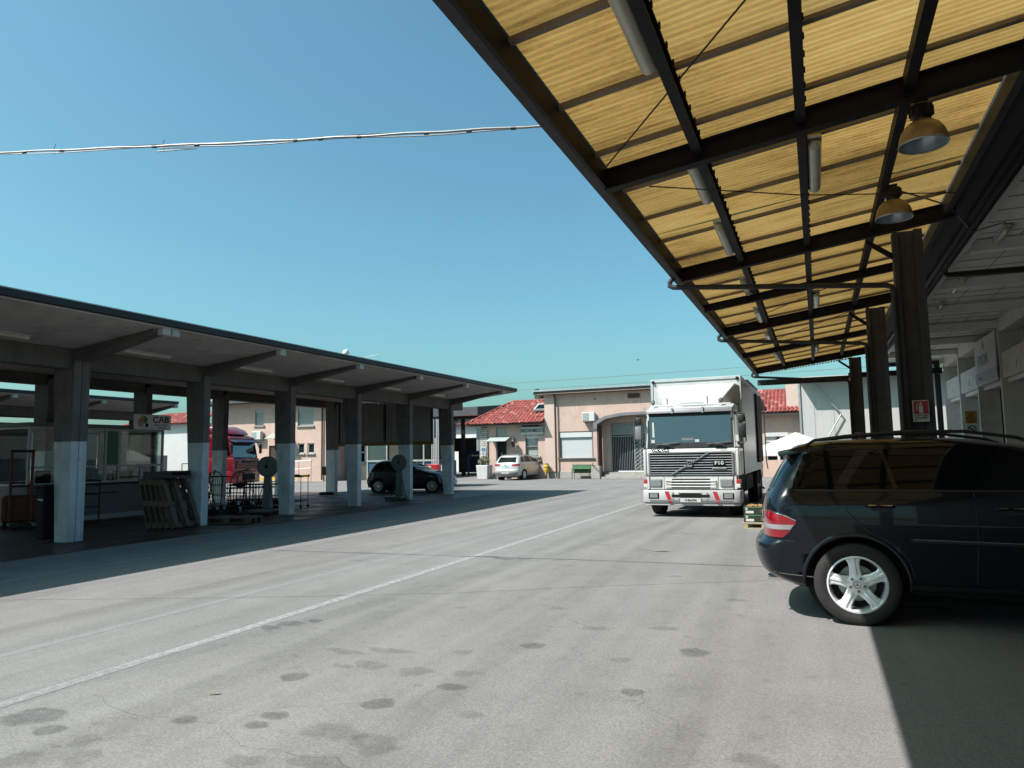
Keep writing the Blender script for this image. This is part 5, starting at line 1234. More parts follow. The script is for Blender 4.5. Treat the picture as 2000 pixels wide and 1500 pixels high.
def wheel(parent, x, y, r, wd, rr, style, sgn):
    """sgn: side the face looks to (+1/-1 in local y)"""
    s = sgn
    t = MB().lathe([(rr*1.0, -s*wd/2*.9), (rr+.02, -s*wd/2), (r-.03, -s*wd/2), (r-.006, -s*wd*.42), (r, -s*wd*.3), (r, s*wd*.3), (r-.006, s*wd*.42), (r-.035, s*wd/2), (rr+.035, s*wd/2), (rr, s*wd*.46)], axis='y', n=48, cap=False)
    wl_ = t.build('wheel', M['rubber'], parent, smooth=True); wl_.location = (x, y, r)
    tr = MB()
    b = MB().lathe([(rr+.002, s*wd*.47), (rr-.012, s*wd*.48), (rr-.02, s*wd*.40), (rr-.03, s*wd*.1), (rr-.03, -s*wd*.4)], axis='y', n=40, cap=False).build('rim_barrel', M['rim'] if style != 'truck' else M['truckgrey'], wl_, smooth=True)
    MB().lathe([(rr-.032, -s*wd*.1), (0, -s*wd*.1)], axis='y', n=24, cap=False).build('brake_plate', M['darkint'], wl_)
    if style == 'five':
        MB().lathe([(.165, s*wd*.05),(.165,s*wd*.0),(.09,s*wd*.0)], axis='y', n=32, cap=False).build('brake_disc', M['galv'], wl_)
    sp = MB(); yf = s*wd*.40; yb = s*wd*.26
    if style == 'five':
        for k in range(5):
            a = math.pi/2+2*math.pi*k/5+.10; u = Vector((math.cos(a), 0, math.sin(a))); v = Vector((-math.sin(a), 0, math.cos(a)))
            secs = [(.035,.055,.0),(.085,.055,.0),(.14,.046,.004),(.20,.050,.004),(rr-.006,.080,.002)]
            rows_ = []
            for (r0, h0, d0) in secs:
                pr_ = [(-h0, yb), (-h0, yf-s*.006), (-h0*.80, yf), (-h0*.30, yf+s*.001), (-h0*.16, yf+s*.010), (h0*.16, yf+s*.010), (h0*.30, yf+s*.001), (h0*.80, yf), (h0, yf-s*.006), (h0, yb)]
                row = []
                for hh, yy in pr_: p = u*r0+v*hh; row.append((p.x, yy+s*d0, p.z))
                rows_.append(row)
            k0 = len(sp.v); m_ = len(rows_[0])
            for row in rows_: sp.v += row
            for i in range(len(rows_)-1):
                for j in range(m_):
                    a_ = k0+i*m_+j; b_ = k0+i*m_+(j+1) % m_; sp.f.append((a_, b_, b_+m_, a_+m_))
        sp.lathe([(.092, yb),(.092, yf+s*.004),(.05, yf+s*.012),(0, yf+s*.012)], axis='y', n=28, cap=False)
        sp.build('spokes', M['rim'], wl_)
        bo = MB()
        for k in range(5):
            a = math.pi/2+2*math.pi*(k+.5)/5+.10; bo.lathe([(.0, yf+s*.016),(.012, yf+s*.016),(.0125, yf+s*.004)], o=(.062*math.cos(a)*1.0, 0, .062*math.sin(a)), axis='y', n=10)
        bo.parts('wheel_bolt', M['truckgrey'], wl_)
        ct = MB().lathe([(.034, yf+s*.014),(.034, yf+s*.018),(.030, yf+s*.018),(.030,yf+s*.014)], axis='y', n=24, cap=False)
        for k in range(3):
            a = math.pi/2+2*math.pi*k/3; u = Vector((math.cos(a),0,math.sin(a))); v = Vector((-math.sin(a),0,math.cos(a)))
            y1 = yf+s*.018
            ct.add([tuple(u*.031+Vector((0,y1,0))), tuple(v*.005+Vector((0,y1,0))), tuple(-v*.005+Vector((0,y1,0)))], [(0,1,2)])
        ct.build('hub_star', M['truckgrey'], wl_)
    elif style == 'multi':
        for k in range(14):
            a = 2*math.pi*k/14; u = Vector((math.cos(a),0,math.sin(a))); v = Vector((-math.sin(a),0,math.cos(a)))
            def P(rq, hq, y): p = u*rq+v*hq; return (p.x, y, p.z)
            sp.hexa([P(.03,-.010,yb),P(rr-.015,-.008,yb),P(rr-.015,.008,yb),P(.03,.010,yb)],[P(.03,-.008,yf),P(rr-.015,-.006,yf),P(rr-.015,.006,yf),P(.03,.008,yf)])
        sp.lathe([(.045,yb),(.045,yf),(0,yf+s*.006)], axis='y', n=16).build('spokes', M['rim'], wl_)
    else:
        sp.lathe([(rr-.03, s*wd*.2),(.16, s*wd*.30),(.13, s*wd*.45),(0, s*wd*.47)], axis='y', n=24).build('hub', M['truckgrey'], wl_, smooth=True)
    return wl_
# ------------------------------------------------------------------ dark SUV (side on, rear to the left)
SV = thing('parked_suv', 'glossy blue-black SUV with silver five-spoke wheels parked side-on at the right', 'car', (-.65, 8.40, 0))
# local x: 0 = rear bumper ... 4.78 = nose ; keys (z, xr, xf, halfwidth, rr, rf)
K = [(.27,.45,4.40,.80,.30,.40),(.33,.22,4.62,.90,.36,.50),(.42,.06,4.72,.935,.32,.55),(.55,.00,4.77,.945,.29,.60),(.66,-.01,4.77,.95,.27,.60),(.72,.01,4.75,.952,.27,.6),
     (.76,.05,4.73,.953,.30,.6),(.80,.075,4.70,.955,.24,.62),(.95,.075,4.60,.955,.22,.66),(1.05,.085,4.40,.948,.22,.75),(1.12,.10,4.02,.938,.23,.8),(1.17,.115,3.55,.925,.24,.6),
     (1.22,.14,3.32,.905,.25,.40),(1.32,.19,3.12,.870,.26,.36),(1.45,.265,2.88,.822,.26,.36),(1.56,.34,2.66,.775,.27,.38),(1.62,.38,2.48,.745,.27,.42),(1.665,.44,2.22,.70,.32,.50),(1.70,.62,1.98,.62,.40,.55),(1.718,.95,1.70,.45,.35,.35),(1.722,1.15,1.5,.25,.15,.15)]
sh_ = CarShell(K)
body = sh_.mesh().build('body', M['suv'], SV, smooth=True, autosmooth=1.2)
WR, WX, FX = .372, .92, 3.84
cut_cyl(body, [(WX,.372,.445,-1.1,-.62),(WX,.372,.445,.62,1.1),(FX,.372,.445,-1.1,-.62),(FX,.372,.445,.62,1.1)])
for f in body.data.polygons: f.use_smooth = True
for x in (WX, FX):
    for sg in (-1, 1):
        w_ = wheel(SV, x, sg*.815, WR, .265, .258, 'five', sg)
        # arch liner and flare
        lin = MB(); fl = MB(); n = 26
        for i in range(n):
            a0 = math.pi*(-.04+1.08*i/n); a1 = math.pi*(-.04+1.08*(i+1)/n)
            c0, s0, c1, s1 = math.cos(a0), math.sin(a0), math.cos(a1), math.sin(a1)
            q = lambda r, c, s_, y: (x+r*c, y, .372+r*s_)
            lin.quad(q(.440,c0,s0,sg*.62), q(.440,c1,s1,sg*.62), q(.440,c1,s1,sg*.93), q(.440,c0,s0,sg*.93))
            for (ra, rb, oa, ob) in ((.440,.448,.003,.008),(.448,.470,.008,.006),(.470,.482,.006,-.004)):
                pt = lambda r, c, s_, o: (x+r*c, sg*(max(.60,sh_.side(x+r*c, .372+r*s_))+o), .372+r*s_)
                if s0 > -.30 and s1 > -.30: fl.quad(pt(ra,c0,s0,oa), pt(ra,c1,s1,oa), pt(rb,c1,s1,ob), pt(rb,c0,s0,ob))
        lin.add([(x+.442*math.cos(2*math.pi*i/24), sg*.632, .372+.442*math.sin(2*math.pi*i/24)) for i in range(24)], [tuple(range(24))])
        lin.build('arch_liner', M['darkint'], SV); fl.build('wheel_arch_trim', M['black'] if False else M['suv'], SV, smooth=True)
for sg in (-1, 1):
    P = lambda nm, poly, m, **k: sh_.patch(nm, poly, m, SV, sgn=sg, **k)
    P('rear_quarter_window', [(.30,1.245),(.44,1.56),(.60,1.60),(.985,1.615),(.80,1.33),(.745,1.235)] if False else [(.315,1.25),(.46,1.565),(.62,1.60),(1.00,1.618),(.85,1.40),(.76,1.245)], M['cargls'])
    P('rear_door_window', [(.87,1.245),(.90,1.31),(1.06,1.55),(1.12,1.60),(1.16,1.612),(1.20,1.60),(1.32,1.25)] if False else [(.88,1.25),(.93,1.36),(1.09,1.585),(1.15,1.615),(1.18,1.60),(1.27,1.25)], M['cargls'])
    P('rear_door_window', [(1.31,1.25),(1.215,1.612),(1.70,1.64),(1.795,1.25)], M['cargls'])
    P('front_door_window', [(1.96,1.25),(1.875,1.64),(2.25,1.60),(2.62,1.43),(2.92,1.25)], M['cargls'])
    P('window_trim', [(.42,1.222),(3.02,1.222),(3.02,1.238),(.42,1.238)], M['black'], off=.006)
    P('b_pillar', [(1.80,1.25),(1.705,1.64),(1.87,1.64),(1.955,1.25)], M['cargls'], off=.003)
    P('door_seam', [(1.865,.42),(1.875,.42),(1.905,.80),(1.905,1.215),(1.895,1.215),(1.895,.80)], M['gap'], off=.0015, th=.001)
    P('door_seam', [(.835,1.215),(.845,1.215),(.875,1.05),(1.02,.88),(1.25,.75),(1.36,.62),(1.395,.46),(1.385,.46),(1.35,.62),(1.24,.745),(1.01,.87),(.865,1.05)], M['gap'], off=.0015, th=.001)
    P('door_seam', [(3.02,.42),(3.03,.42),(3.06,1.15),(3.05,1.15)], M['gap'], off=.0015, th=.001)
    P('bumper_seam', [(.05,.765),(.40,.755),(.40,.749),(.05,.759)], M['gap'], off=.002, th=.001)
    P('bumper_seam', [(.13,.455),(.55,.425),(.55,.418),(.13,.448)], M['truckgrey'], off=.003, th=.001)
    P('fuel_flap', [(.56,1.13),(.60,1.165),(.69,1.165),(.72,1.13),(.72,1.03),(.69,1.0),(.60,1.0),(.56,1.03)], M['suv'], off=.003)
    P('side_trim', [(1.38,.775),(3.10,.745),(3.10,.765),(1.38,.795)], M['black'], off=.012)
    P('side_trim_strip', [(1.40,.797),(3.10,.767),(3.10,.775),(1.40,.803)], M['chrome'], off=.013)
    P('sill_cover', [(1.36,.30),(3.34,.30),(3.34,.39),(1.36,.39)], M['black'], off=.012)
    P('tail_lamp', [(.085,1.035),(.19,1.035),(.33,.99),(.415,.945),(.42,.92),(.36,.84),(.30,.785),(.13,.785),(.085,.80)], M['redlens'], off=.007, step=.03)
    P('tail_lamp_band', [(.085,.905),(.40,.905),(.365,.86),(.085,.86)], M['clearlens'], off=.011, th=.003, step=.03)
    P('tail_lamp_rim', [(.19,1.037),(.33,.995),(.42,.95),(.42,.942),(.33,.985),(.19,1.027)], M['chrome'], off=.009, th=.002, step=.03)
    P('headlight', [(4.10,.80),(4.45,.72),(4.60,.72),(4.60,.84),(4.35,.98),(4.10,1.0)], M['headlens'], off=.004)
    for xa, za in ((1.03,1.09),(2.05,1.075)):
        y = sg*(sh_.side(xa+.12, za)+.03); o_ = MB().tube([(xa,sg*(sh_.side(xa,za)),za),(xa+.02,y,za+.004),(xa+.10,y+sg*.006,za+.006),(xa+.22,y,za),(xa+.24,sg*(sh_.side(xa+.24,za)),za-.004)], [.010,.013,.014,.013,.010], 8).build('door_handle', M['suv'], SV, smooth=True)
        MB().tube([(xa+.02,y+sg*.012,za+.012),(xa+.22,y+sg*.012,za+.009)], .005, 5).build('chrome_strip', M['chrome'], o_)
        sh_.patch('handle_recess', [(xa+.04,za-.03),(xa+.06,za-.045),(xa+.18,za-.045),(xa+.20,za-.03),(xa+.20,za+.02),(xa+.04,za+.02)], M['black'], SV, sgn=sg, off=.001, th=.001)
    # mirror
    MB().cbox((2.92,sg*1.02,1.24),(.14,.20,.15)).build('door_mirror', M['suv'], SV, bevel=.035, seg=2, smooth=True)
    # roof rail
    MB().tube([(.55,sg*.64,1.665),(.62,sg*.645,1.71),(.9,sg*.65,1.745),(1.4,sg*.655,1.775),(1.9,sg*.655,1.765),(2.3,sg*.655,1.70),(2.42,sg*.655,1.655)], .016, 8).build('roof_rail', M['black'], SV, smooth=True)
sh_.patch('tailgate_glass', [(-.66,1.25),(.66,1.25),(.60,1.56),(-.60,1.56)], M['cargls'], SV, mode='rear')
sh_.patch('rear_plate', [(-.26,.88),(.26,.88),(.26,.99),(-.26,.99)], M['plate'], SV, mode='rear', off=.006)
sp_ = MB()
pr = [(-.62,1.60),(.62,1.60)]
sp_.hexa([(.285,-.68,1.555),(.56,-.72,1.60),(.56,.72,1.60),(.285,.68,1.555)],[(.275,-.66,1.605),(.56,-.69,1.668),(.56,.69,1.668),(.275,.66,1.605)])
sp_.build('roof_spoiler', M['suv'], SV, bevel=.012, seg=2, smooth=True)
MB().tube([(.08,.1,1.20),(.04,.05,1.235),(.055,-.2,1.26)], .011, 5).build('rear_wiper', M['black'], SV)
MB().cbox((2.5,0,.24),(3.0,1.3,.10)).build('underbody', M['ink'], SV)
for sg in (-1,1): MB().tube([(.12,sg*.55,.35),(.34,sg*.55,.34)], .03, 8).build('exhaust_pipe', M['chrome'], SV)
sh_.patch('windscreen', [(-.68,1.26),(.68,1.26),(.60,1.58),(-.60,1.58)], M['cargls'], SV, mode='front')
# ------------------------------------------------------------------ small cars
def small_car(name, label, loc, rz, keys, paint, wr, wx, fx, hw, side_glass, style, extras):
    t = thing(name, label, 'car', loc, rz); s = CarShell(keys, nexp=2.4)
    b = s.mesh(na=10, nm=20).build('body', paint, t, smooth=True, autosmooth=1.2)
    cut_cyl(b, [(x,wr,wr*1.16,y0,y1) for x in (wx, fx) for y0, y1 in ((-1.1,-hw+.22),(hw-.22,1.1))])
    for f in b.data.polygons: f.use_smooth = True
    for x in (wx, fx):
        for sg in (-1, 1):
            wheel(t, x, sg*(hw-.11), wr, .195, wr*.66, style, sg)
            MB().lathe([(wr*1.15, sg*(hw-.22)), (wr*1.15, sg*(hw-.015))], o=(x,0,wr), axis='y', n=30, cap=False).build('arch_liner', M['darkint'], t)
    for sg in (-1, 1):
        for nm, poly in side_glass: s.patch(nm, poly, M['cargls'], t, sgn=sg)
    extras(t, s)
    MB().cbox(((wx+fx)/2,0,.20),(fx-wx+.9,1.2,.08)).build('underbody', M['black'], t)
    return t
KP = [(.20,.25,3.80,.70,.25,.3),(.27,.08,3.95,.80,.35,.5),(.40,.01,4.02,.835,.35,.55),(.55,.0,4.01,.84,.32,.6),(.70,.05,3.95,.84,.3,.65),(.82,.09,3.75,.835,.28,.7),(.92,.12,3.35,.825,.28,.6),(.98,.15,3.0,.81,.28,.35),
      (1.06,.20,2.78,.785,.28,.35),(1.2,.30,2.45,.735,.28,.38),(1.33,.42,2.1,.68,.3,.42),(1.40,.60,1.85,.62,.35,.45),(1.445,.9,1.62,.48,.3,.3),(1.46,1.1,1.45,.25,.15,.15)]
def ex_punto(t, s):
    for sg in (-1, 1):
        s.patch('headlight', [(3.40,.72),(3.70,.60),(3.88,.58),(3.80,.70),(3.55,.80)], M['headlens'], t, sgn=sg, off=.004, step=.04)
        s.patch('door_seam', [(1.42,.32),(1.435,.32),(1.465,.9),(1.45,.9)], M['gap'], t, sgn=sg, off=.0015, th=.001)
        s.patch('door_seam', [(2.50,.32),(2.515,.32),(2.60,.88),(2.585,.88)], M['gap'], t, sgn=sg, off=.0015, th=.001)
        s.patch('tail_lamp', [(.10,.95),(.18,1.25),(.26,1.25),(.22,.95)], M['redlens'], t, sgn=sg, off=.004, step=.04)
        MB().cbox((2.55,sg*.90,1.0),(.12,.18,.12)).build('door_mirror', M['hatch'], t, bevel=.03)
        MB().tube([(1.6,sg*.845,.80),(1.8,sg*.85,.80)], .012, 6).build('door_handle', M['hatch'], t)
    s.patch('windscreen', [(-.62,1.0),(.62,1.0),(.52,1.36),(-.52,1.36)], M['cargls'], t, mode='front', off=.006)
    s.patch('front_plate', [(-.26,.42),(.26,.42),(.26,.53),(-.26,.53)], M['plate'], t, mode='front', off=.006)
    MB().tube([(.95,0,1.44),(.68,0,1.66)], [.006,.003], 5).build('aerial', M['black'], t)
HB = small_car('parked_hatchback', 'black compact hatchback parked across behind the left canopy columns', (-18.79, 27.76, 0), rad(9.5), KP, M['hatch'], .305, .72, 3.23, .84,
    [('rear_side_window', [(.50,1.05),(.62,1.29),(.92,1.345),(.98,1.05)]),('rear_door_window', [(1.02,1.03),(.97,1.345),(1.42,1.37),(1.47,1.03)]),('front_door_window', [(1.53,1.02),(1.48,1.375),(1.85,1.35),(2.15,1.22),(2.48,1.01)])], 'multi', ex_punto)
KC = [(.22,.22,4.50,.74,.25,.3),(.30,.06,4.68,.84,.3,.5),(.45,.0,4.75,.875,.28,.55),(.62,.0,4.74,.885,.26,.6),(.66,.03,4.73,.885,.24,.6),(.80,.06,4.6,.885,.22,.65),(.95,.09,4.2,.88,.22,.7),(1.03,.12,3.7,.865,.22,.5),
      (1.10,.17,3.45,.84,.22,.35),(1.25,.28,3.1,.79,.22,.36),(1.40,.40,2.75,.735,.24,.4),(1.50,.52,2.45,.68,.28,.45),(1.56,.75,2.2,.58,.3,.4),(1.585,1.05,1.9,.35,.2,.2)]
def ex_croma(t, s):
    for sg in (-1, 1):
        a, b = (.42,.80) if sg > 0 else (-.80,-.42)
        s.patch('tail_lamp', [(a,.87),(b,.87),(b,1.02),(a,1.02)], M['redlens'], t, mode='rear', off=.006, step=.05)
        s.patch('tail_lamp', [(.10,.87),(.33,.92),(.33,1.02),(.12,1.02)], M['redlens'], t, sgn=sg, off=.005, step=.05)
        MB().cbox((3.15,sg*.97,1.08),(.12,.2,.14)).build('door_mirror', M['black'], t, bevel=.03)
        for x in (1.32, 2.35):
            s.patch('door_seam', [(x,.35),(x+.014,.35),(x+.03,1.0),(x+.016,1.0)], M['gap'], t, sgn=sg, off=.0015, th=.001)
            MB().tube([(x+.1,sg*.893,.90),(x+.3,sg*.893,.90)], .012, 6).build('door_handle', M['chrome'], t)
        s.patch('side_moulding', [(1.25,.52),(3.35,.52),(3.35,.57),(1.25,.57)], M['silver'], t, sgn=sg, off=.012)
        MB().tube([(.7,sg*.60,1.54),(1.4,sg*.61,1.60),(2.3,sg*.60,1.55)], .014, 6).build('roof_rail', M['black'], t)
    s.patch('tailgate_glass', [(-.64,1.08),(.64,1.08),(.56,1.42),(-.56,1.42)], M['cargls'], t, mode='rear', off=.005)
    s.patch('bumper_lower', [(-.84,.30),(.84,.30),(.84,.50),(-.84,.50)], M['truckgrey'], t, mode='rear', off=.006)
    s.patch('rear_plate', [(-.27,.40),(.27,.40),(.27,.50),(-.27,.50)], M['plate'], t, mode='rear', off=.014)
    s.patch('tailgate_handle', [(-.2,.80),(.2,.80),(.2,.84),(-.2,.84)], M['chrome'], t, mode='rear', off=.012)
    s.patch('windscreen', [(-.7,1.1),(.7,1.1),(.6,1.46),(-.6,1.46)], M['cargls'], t, mode='front', off=.006)
    MB().lathe([(.0,0),(.05,0)], o=(.03,0,.93), axis='x', n=12).build('badge', M['chrome'], t)
WG = small_car('parked_wagon', 'silver estate car with its tail to the viewer parked before the low pink office', (-17.85, 40.9, 0), rad(86), KC, M['silver'], .32, .95, 3.65, .885,
    [('rear_quarter_window', [(.55,1.12),(.70,1.42),(1.02,1.46),(1.08,1.12)]),('rear_door_window', [(1.14,1.12),(1.12,1.47),(1.85,1.50),(2.0,1.12)]),('front_door_window', [(2.08,1.12),(1.95,1.50),(2.35,1.47),(3.0,1.12)])], 'multi', ex_croma)
# ------------------------------------------------------------------ white truck, front towards the viewer (-Y)
TK = thing('white_truck', 'white cab-over box truck with black slatted grille and red bumper stripes facing the viewer', 'truck', (-2.93, 18.2, 0))
def T(mb, name, m, parent=None, **k): return mb.build(name, M[m], parent or TK, **k)
# cab shell: side profile prism, pillars etc. local coords: x across, y depth (0 = front), z up
cab = MB()
cab.prism([(0.03,1.03),(0.0,1.10),(0.0,1.64),(0.05,1.70),(.05,1.0),(2.0,1.0),(2.0,2.70),(1.9,2.76)][:0] or [(0.02,1.02),(0.0,1.10),(0.0,1.62),(0.04,1.69),(1.75,1.69),(1.75,1.02)], 0, -1.09, 1.09)
T(cab, 'lower_cab', 'truckwhite', bevel=.025, seg=2, smooth=True, autosmooth=.5)
up = MB()   # roof and rear of the cab
up.prism([(.14,2.60),(.18,2.70),(.55,2.80),(1.75,2.82),(1.75,2.60)], 0, -1.06, 1.06)
up.prism([(1.62,1.692),(1.75,1.692),(1.75,2.598),(1.62,2.598)], 0, -1.06, 1.06)
T(up, 'cab_roof', 'truckwhite', bevel=.03, seg=2, smooth=True, autosmooth=.5)
for sg in (-1, 1):
    # A pillar, side panels
    MB().hexa([(sg*1.075-.045,.05,1.692),(sg*1.075+.015,.05,1.692),(sg*1.075+.015,.24,1.692),(sg*1.075-.045,.24,1.692)],[(sg*1.03-.04,.13,2.598),(sg*1.03+.03,.13,2.598),(sg*1.03+.03,.30,2.598),(sg*1.03-.04,.30,2.598)]).build('pillar', M['truckwhite'], TK, bevel=.01)
    MB().box(sg*1.10-.012,sg*1.10+.012,.12,1.70,.62,1.68).build('door', M['truckwhite'], TK, bevel=.01)
    MB().hexa([(sg*1.06-.01,.30,1.72),(sg*1.06+.012,.30,1.72),(sg*1.06+.012,1.0,1.72),(sg*1.06-.01,1.0,1.72)],[(sg*1.05-.01,.42,2.52),(sg*1.05+.012,.42,2.52),(sg*1.05+.012,1.0,2.52),(sg*1.05-.01,1.0,2.52)]).build('side_window', M['cargls'], TK)
    MB().box(sg*1.06-.012,sg*1.06+.01,1.0,1.62,1.695,2.597).build('side_panel', M['truckwhite'], TK)
    # corner air deflector panels below the screen
    MB().prism([(.0,1.02),(.0,1.66),(.03,1.68),(.30,1.68),(.30,1.02)], 0, sg*1.10 if sg < 0 else 1.092, (sg*1.10-.07) if sg < 0 else 1.16).build('corner_panel', M['truckwhite'], TK, bevel=.02, seg=2, smooth=True)
# windscreen with black surround
wsf = MB()
def ws(x, z):  # windscreen plane y
    return .035+(z-1.70)*.11
def wsq(mb, x0, x1, z0, z1, o=0, th=.02):
    mb.hexa([(x0,ws(0,z0)-o,z0),(x1,ws(0,z0)-o,z0),(x1,ws(0,z0)-o+th,z0),(x0,ws(0,z0)-o+th,z0)],[(x0,ws(0,z1)-o,z1),(x1,ws(0,z1)-o,z1),(x1,ws(0,z1)-o+th,z1),(x0,ws(0,z1)-o+th,z1)])
wsq(wsf,-1.05,1.05,1.695,1.83); wsq(wsf,-1.05,1.05,2.50,2.60); wsq(wsf,-1.05,-1.0,1.83,2.50); wsq(wsf,1.0,1.05,1.83,2.50)
T(wsf, 'windscreen_surround', 'black')
g = MB(); wsq(g,-1.0,1.0,1.83,2.50,-.004,.006); g.build('windscreen', M['wsglass'], TK)
vz = MB().hexa([(-1.06,-.02,2.58),(1.06,-.02,2.58),(1.06,.136,2.585),(-1.06,.136,2.585)],[(-1.06,.03,2.70),(1.06,.03,2.70),(1.06,.17,2.70),(-1.06,.17,2.70)])
T(vz, 'sun_visor', 'truckgrey', bevel=.02, seg=2, smooth=True)
for x in (-.40,.35): MB().box(x-.02,x+.02,-.03,.03,2.57,2.71).build('visor_bracket', M['galv'], TK)
# interior
T(MB().box(-.98,.98,.16,.42,1.70,1.83), 'dashboard', 'truckgrey', bevel=.02)
T(MB().box(-.95,.95,1.5,1.6,1.2,2.55), 'rear_cab_lining', 'darkroom')
for sx in (-.55,.55): T(MB().box(sx-.25,sx+.25,.75,1.25,1.2,1.5).box(sx-.25,sx+.25,1.15,1.3,1.5,2.15).box(sx-.13,sx+.13,1.17,1.28,2.15,2.38), 'seat', 'bluepaint', bevel=.04)
T(MB().lathe([(.22,-.012),(.235,0),(.22,.012),(.205,0),(.22,-.012)], o=(.52,.52,1.90), axis='y', n=24).box(.3,.74,.51,.53,1.89,1.91), 'steering_wheel', 'black')
T(MB().box(-.20,.10,.06,.10,1.845,1.95), 'windscreen_card', 'truckgrey'); T(MB().box(.13,.23,.055,.06,1.845,1.91), 'windscreen_note', 'signwhite'); T(MB().box(-.93,-.88,.07,.075,1.9,2.36).box(-.96,-.87,.05,.06,1.84,1.92), 'windscreen_sticker', 'signwhite')
# wipers
wp_ = MB()
for x in (-.55,.72):
    wp_.tube([(x-.1,-.0,1.72),(x+.05,-.01,1.79),(x-.25,.02,1.80)], .012, 5).tube([(x-.3,.0,1.79),(x+.3,.02,1.84)], .012, 5)
    wp_.cbox((x,-.012,1.765),(.26,.02,.035))
T(wp_, 'wipers', 'black')
# grille
T(MB().box(-1.02,1.02,-.012,.02,1.05,1.575), 'grille_back', 'ink', bevel=.02)
gs = MB()
for i in range(8): 
    z = 1.085+i*.062; gs.hexa([(-.99,-.030,z),(.99,-.030,z),(.99,-.012,z),(-.99,-.012,z)],[(-.99,-.028,z+.009),(.99,-.028,z+.009),(.99,-.012,z+.010),(-.99,-.012,z+.010)])
T(gs, 'grille_slats', 'galv')
gr = MB().prism([(-1.03,1.045),(1.03,1.045),(1.03,1.585),(-1.03,1.585)],1,-.02,-.005)
fr_ = MB().box(-1.035,-.995,-.035,-.0121,1.04,1.59).box(.995,1.035,-.035,-.0121,1.04,1.59).box(-.995,.995,-.035,-.0121,1.575,1.60).box(-.995,.995,-.035,-.0121,1.03,1.055)
T(fr_, 'grille_frame', 'truckgrey')
dg_ = MB().hexa([(-.47,-.062,1.06),(-.42,-.062,1.06),(-.42,-.046,1.06),(-.47,-.046,1.06)],[(.42,-.062,1.575),(.47,-.062,1.575),(.47,-.046,1.575),(.42,-.046,1.575)])
T(dg_, 'diagonal_bar', 'chrome')
bdg = T(MB().box(-.07,.06,-.075,-.05,1.25,1.39), 'badge', 'chrome', bevel=.008); MB().box(-.05,.04,-.079,-.074,1.27,1.37).build('badge_inlay', M['ink'], bdg); MB().tube([(-.03,-.081,1.29),(.02,-.081,1.345)], .006, 5).build('badge_mark', M['chrome'], bdg)
text('VOLVO', .088, M['ink'], TK, (-.74,-.014,1.652), RX90, sx=1.5, bold=.005, depth=.004)
pl_ = T(MB().box(.56,.84,-.055,-.046,1.27,1.37), 'model_plate', 'ink'); text('F10', .12, M['signwhite'], TK, (.70,-.058,1.32), RX90, sx=1.25, bold=.003)
text('INTERCOOLER', .05, M['signwhite'], TK, (.70,-.049,1.20), RX90, sx=1.0, bold=.001)
text('INTERCOOLER', .02, M['ink'], TK, (.8,-.007,1.66), RX90, sx=1.2)
# headlight panel
T(MB().box(-1.10,1.10,-.015,.3,.675,1.005), 'headlight_panel', 'truckwhite', bevel=.015)
T(MB().box(-1.12,1.12,-.02,.28,1.005,1.035), 'panel_gap', 'truckgrey')
for sg in (-1, 1):
    hb = T(MB().box(sg*.86-.155,sg*.86+.155,-.028,-.014,.735,.93), 'headlight', 'truckgrey', bevel=.01)
    MB().box(sg*.86-.13,sg*.86+.13,-.045,-.027,.75,.915).build('lens', M['headlens'], hb, bevel=.02, seg=2)
    ind = T(MB().box(sg*1.125-.05,sg*1.125+.05,-.02,.18,.82,.92), 'indicator_lamp', 'red', bevel=.01); MB().box(sg*1.125-.05,sg*1.125+.05,-.02,.16,.72,.815).build('clear_section', M['white'], ind, bevel=.01)
    MB().box(sg*1.02-.012,sg*1.02+.012,-.022,.05,.68,1.0).build('panel_seam', M['gap'], TK)
    MB().box(sg*.66-.004,sg*.66+.004,-.02,.0,.68,1.0).build('panel_seam', M['gap'], TK)
lg = MB()
for i in range(3): lg.hexa([(-.60+i*.05,-.055,.735+i*.07),(.60-i*.0,-.055,.735+i*.07),(.60,-.02,.735+i*.07),(-.60,-.02,.735+i*.07)],[(-.60,-.05,.765+i*.07),(.60,-.05,.765+i*.07),(.60,-.02,.765+i*.07),(-.60,-.02,.765+i*.07)])
for sg in (-1,1):
    for i in range(4): lg.box(sg*.55-.07,sg*.55+.07,-.05,-.02,.715+i*.055,.735+i*.055)
T(lg, 'lower_grille_bars', 'truckwhite', bevel=.004)
T(MB().box(-.46,.46,-.024,-.014,.70,.94), 'lower_grille_back', 'ink')
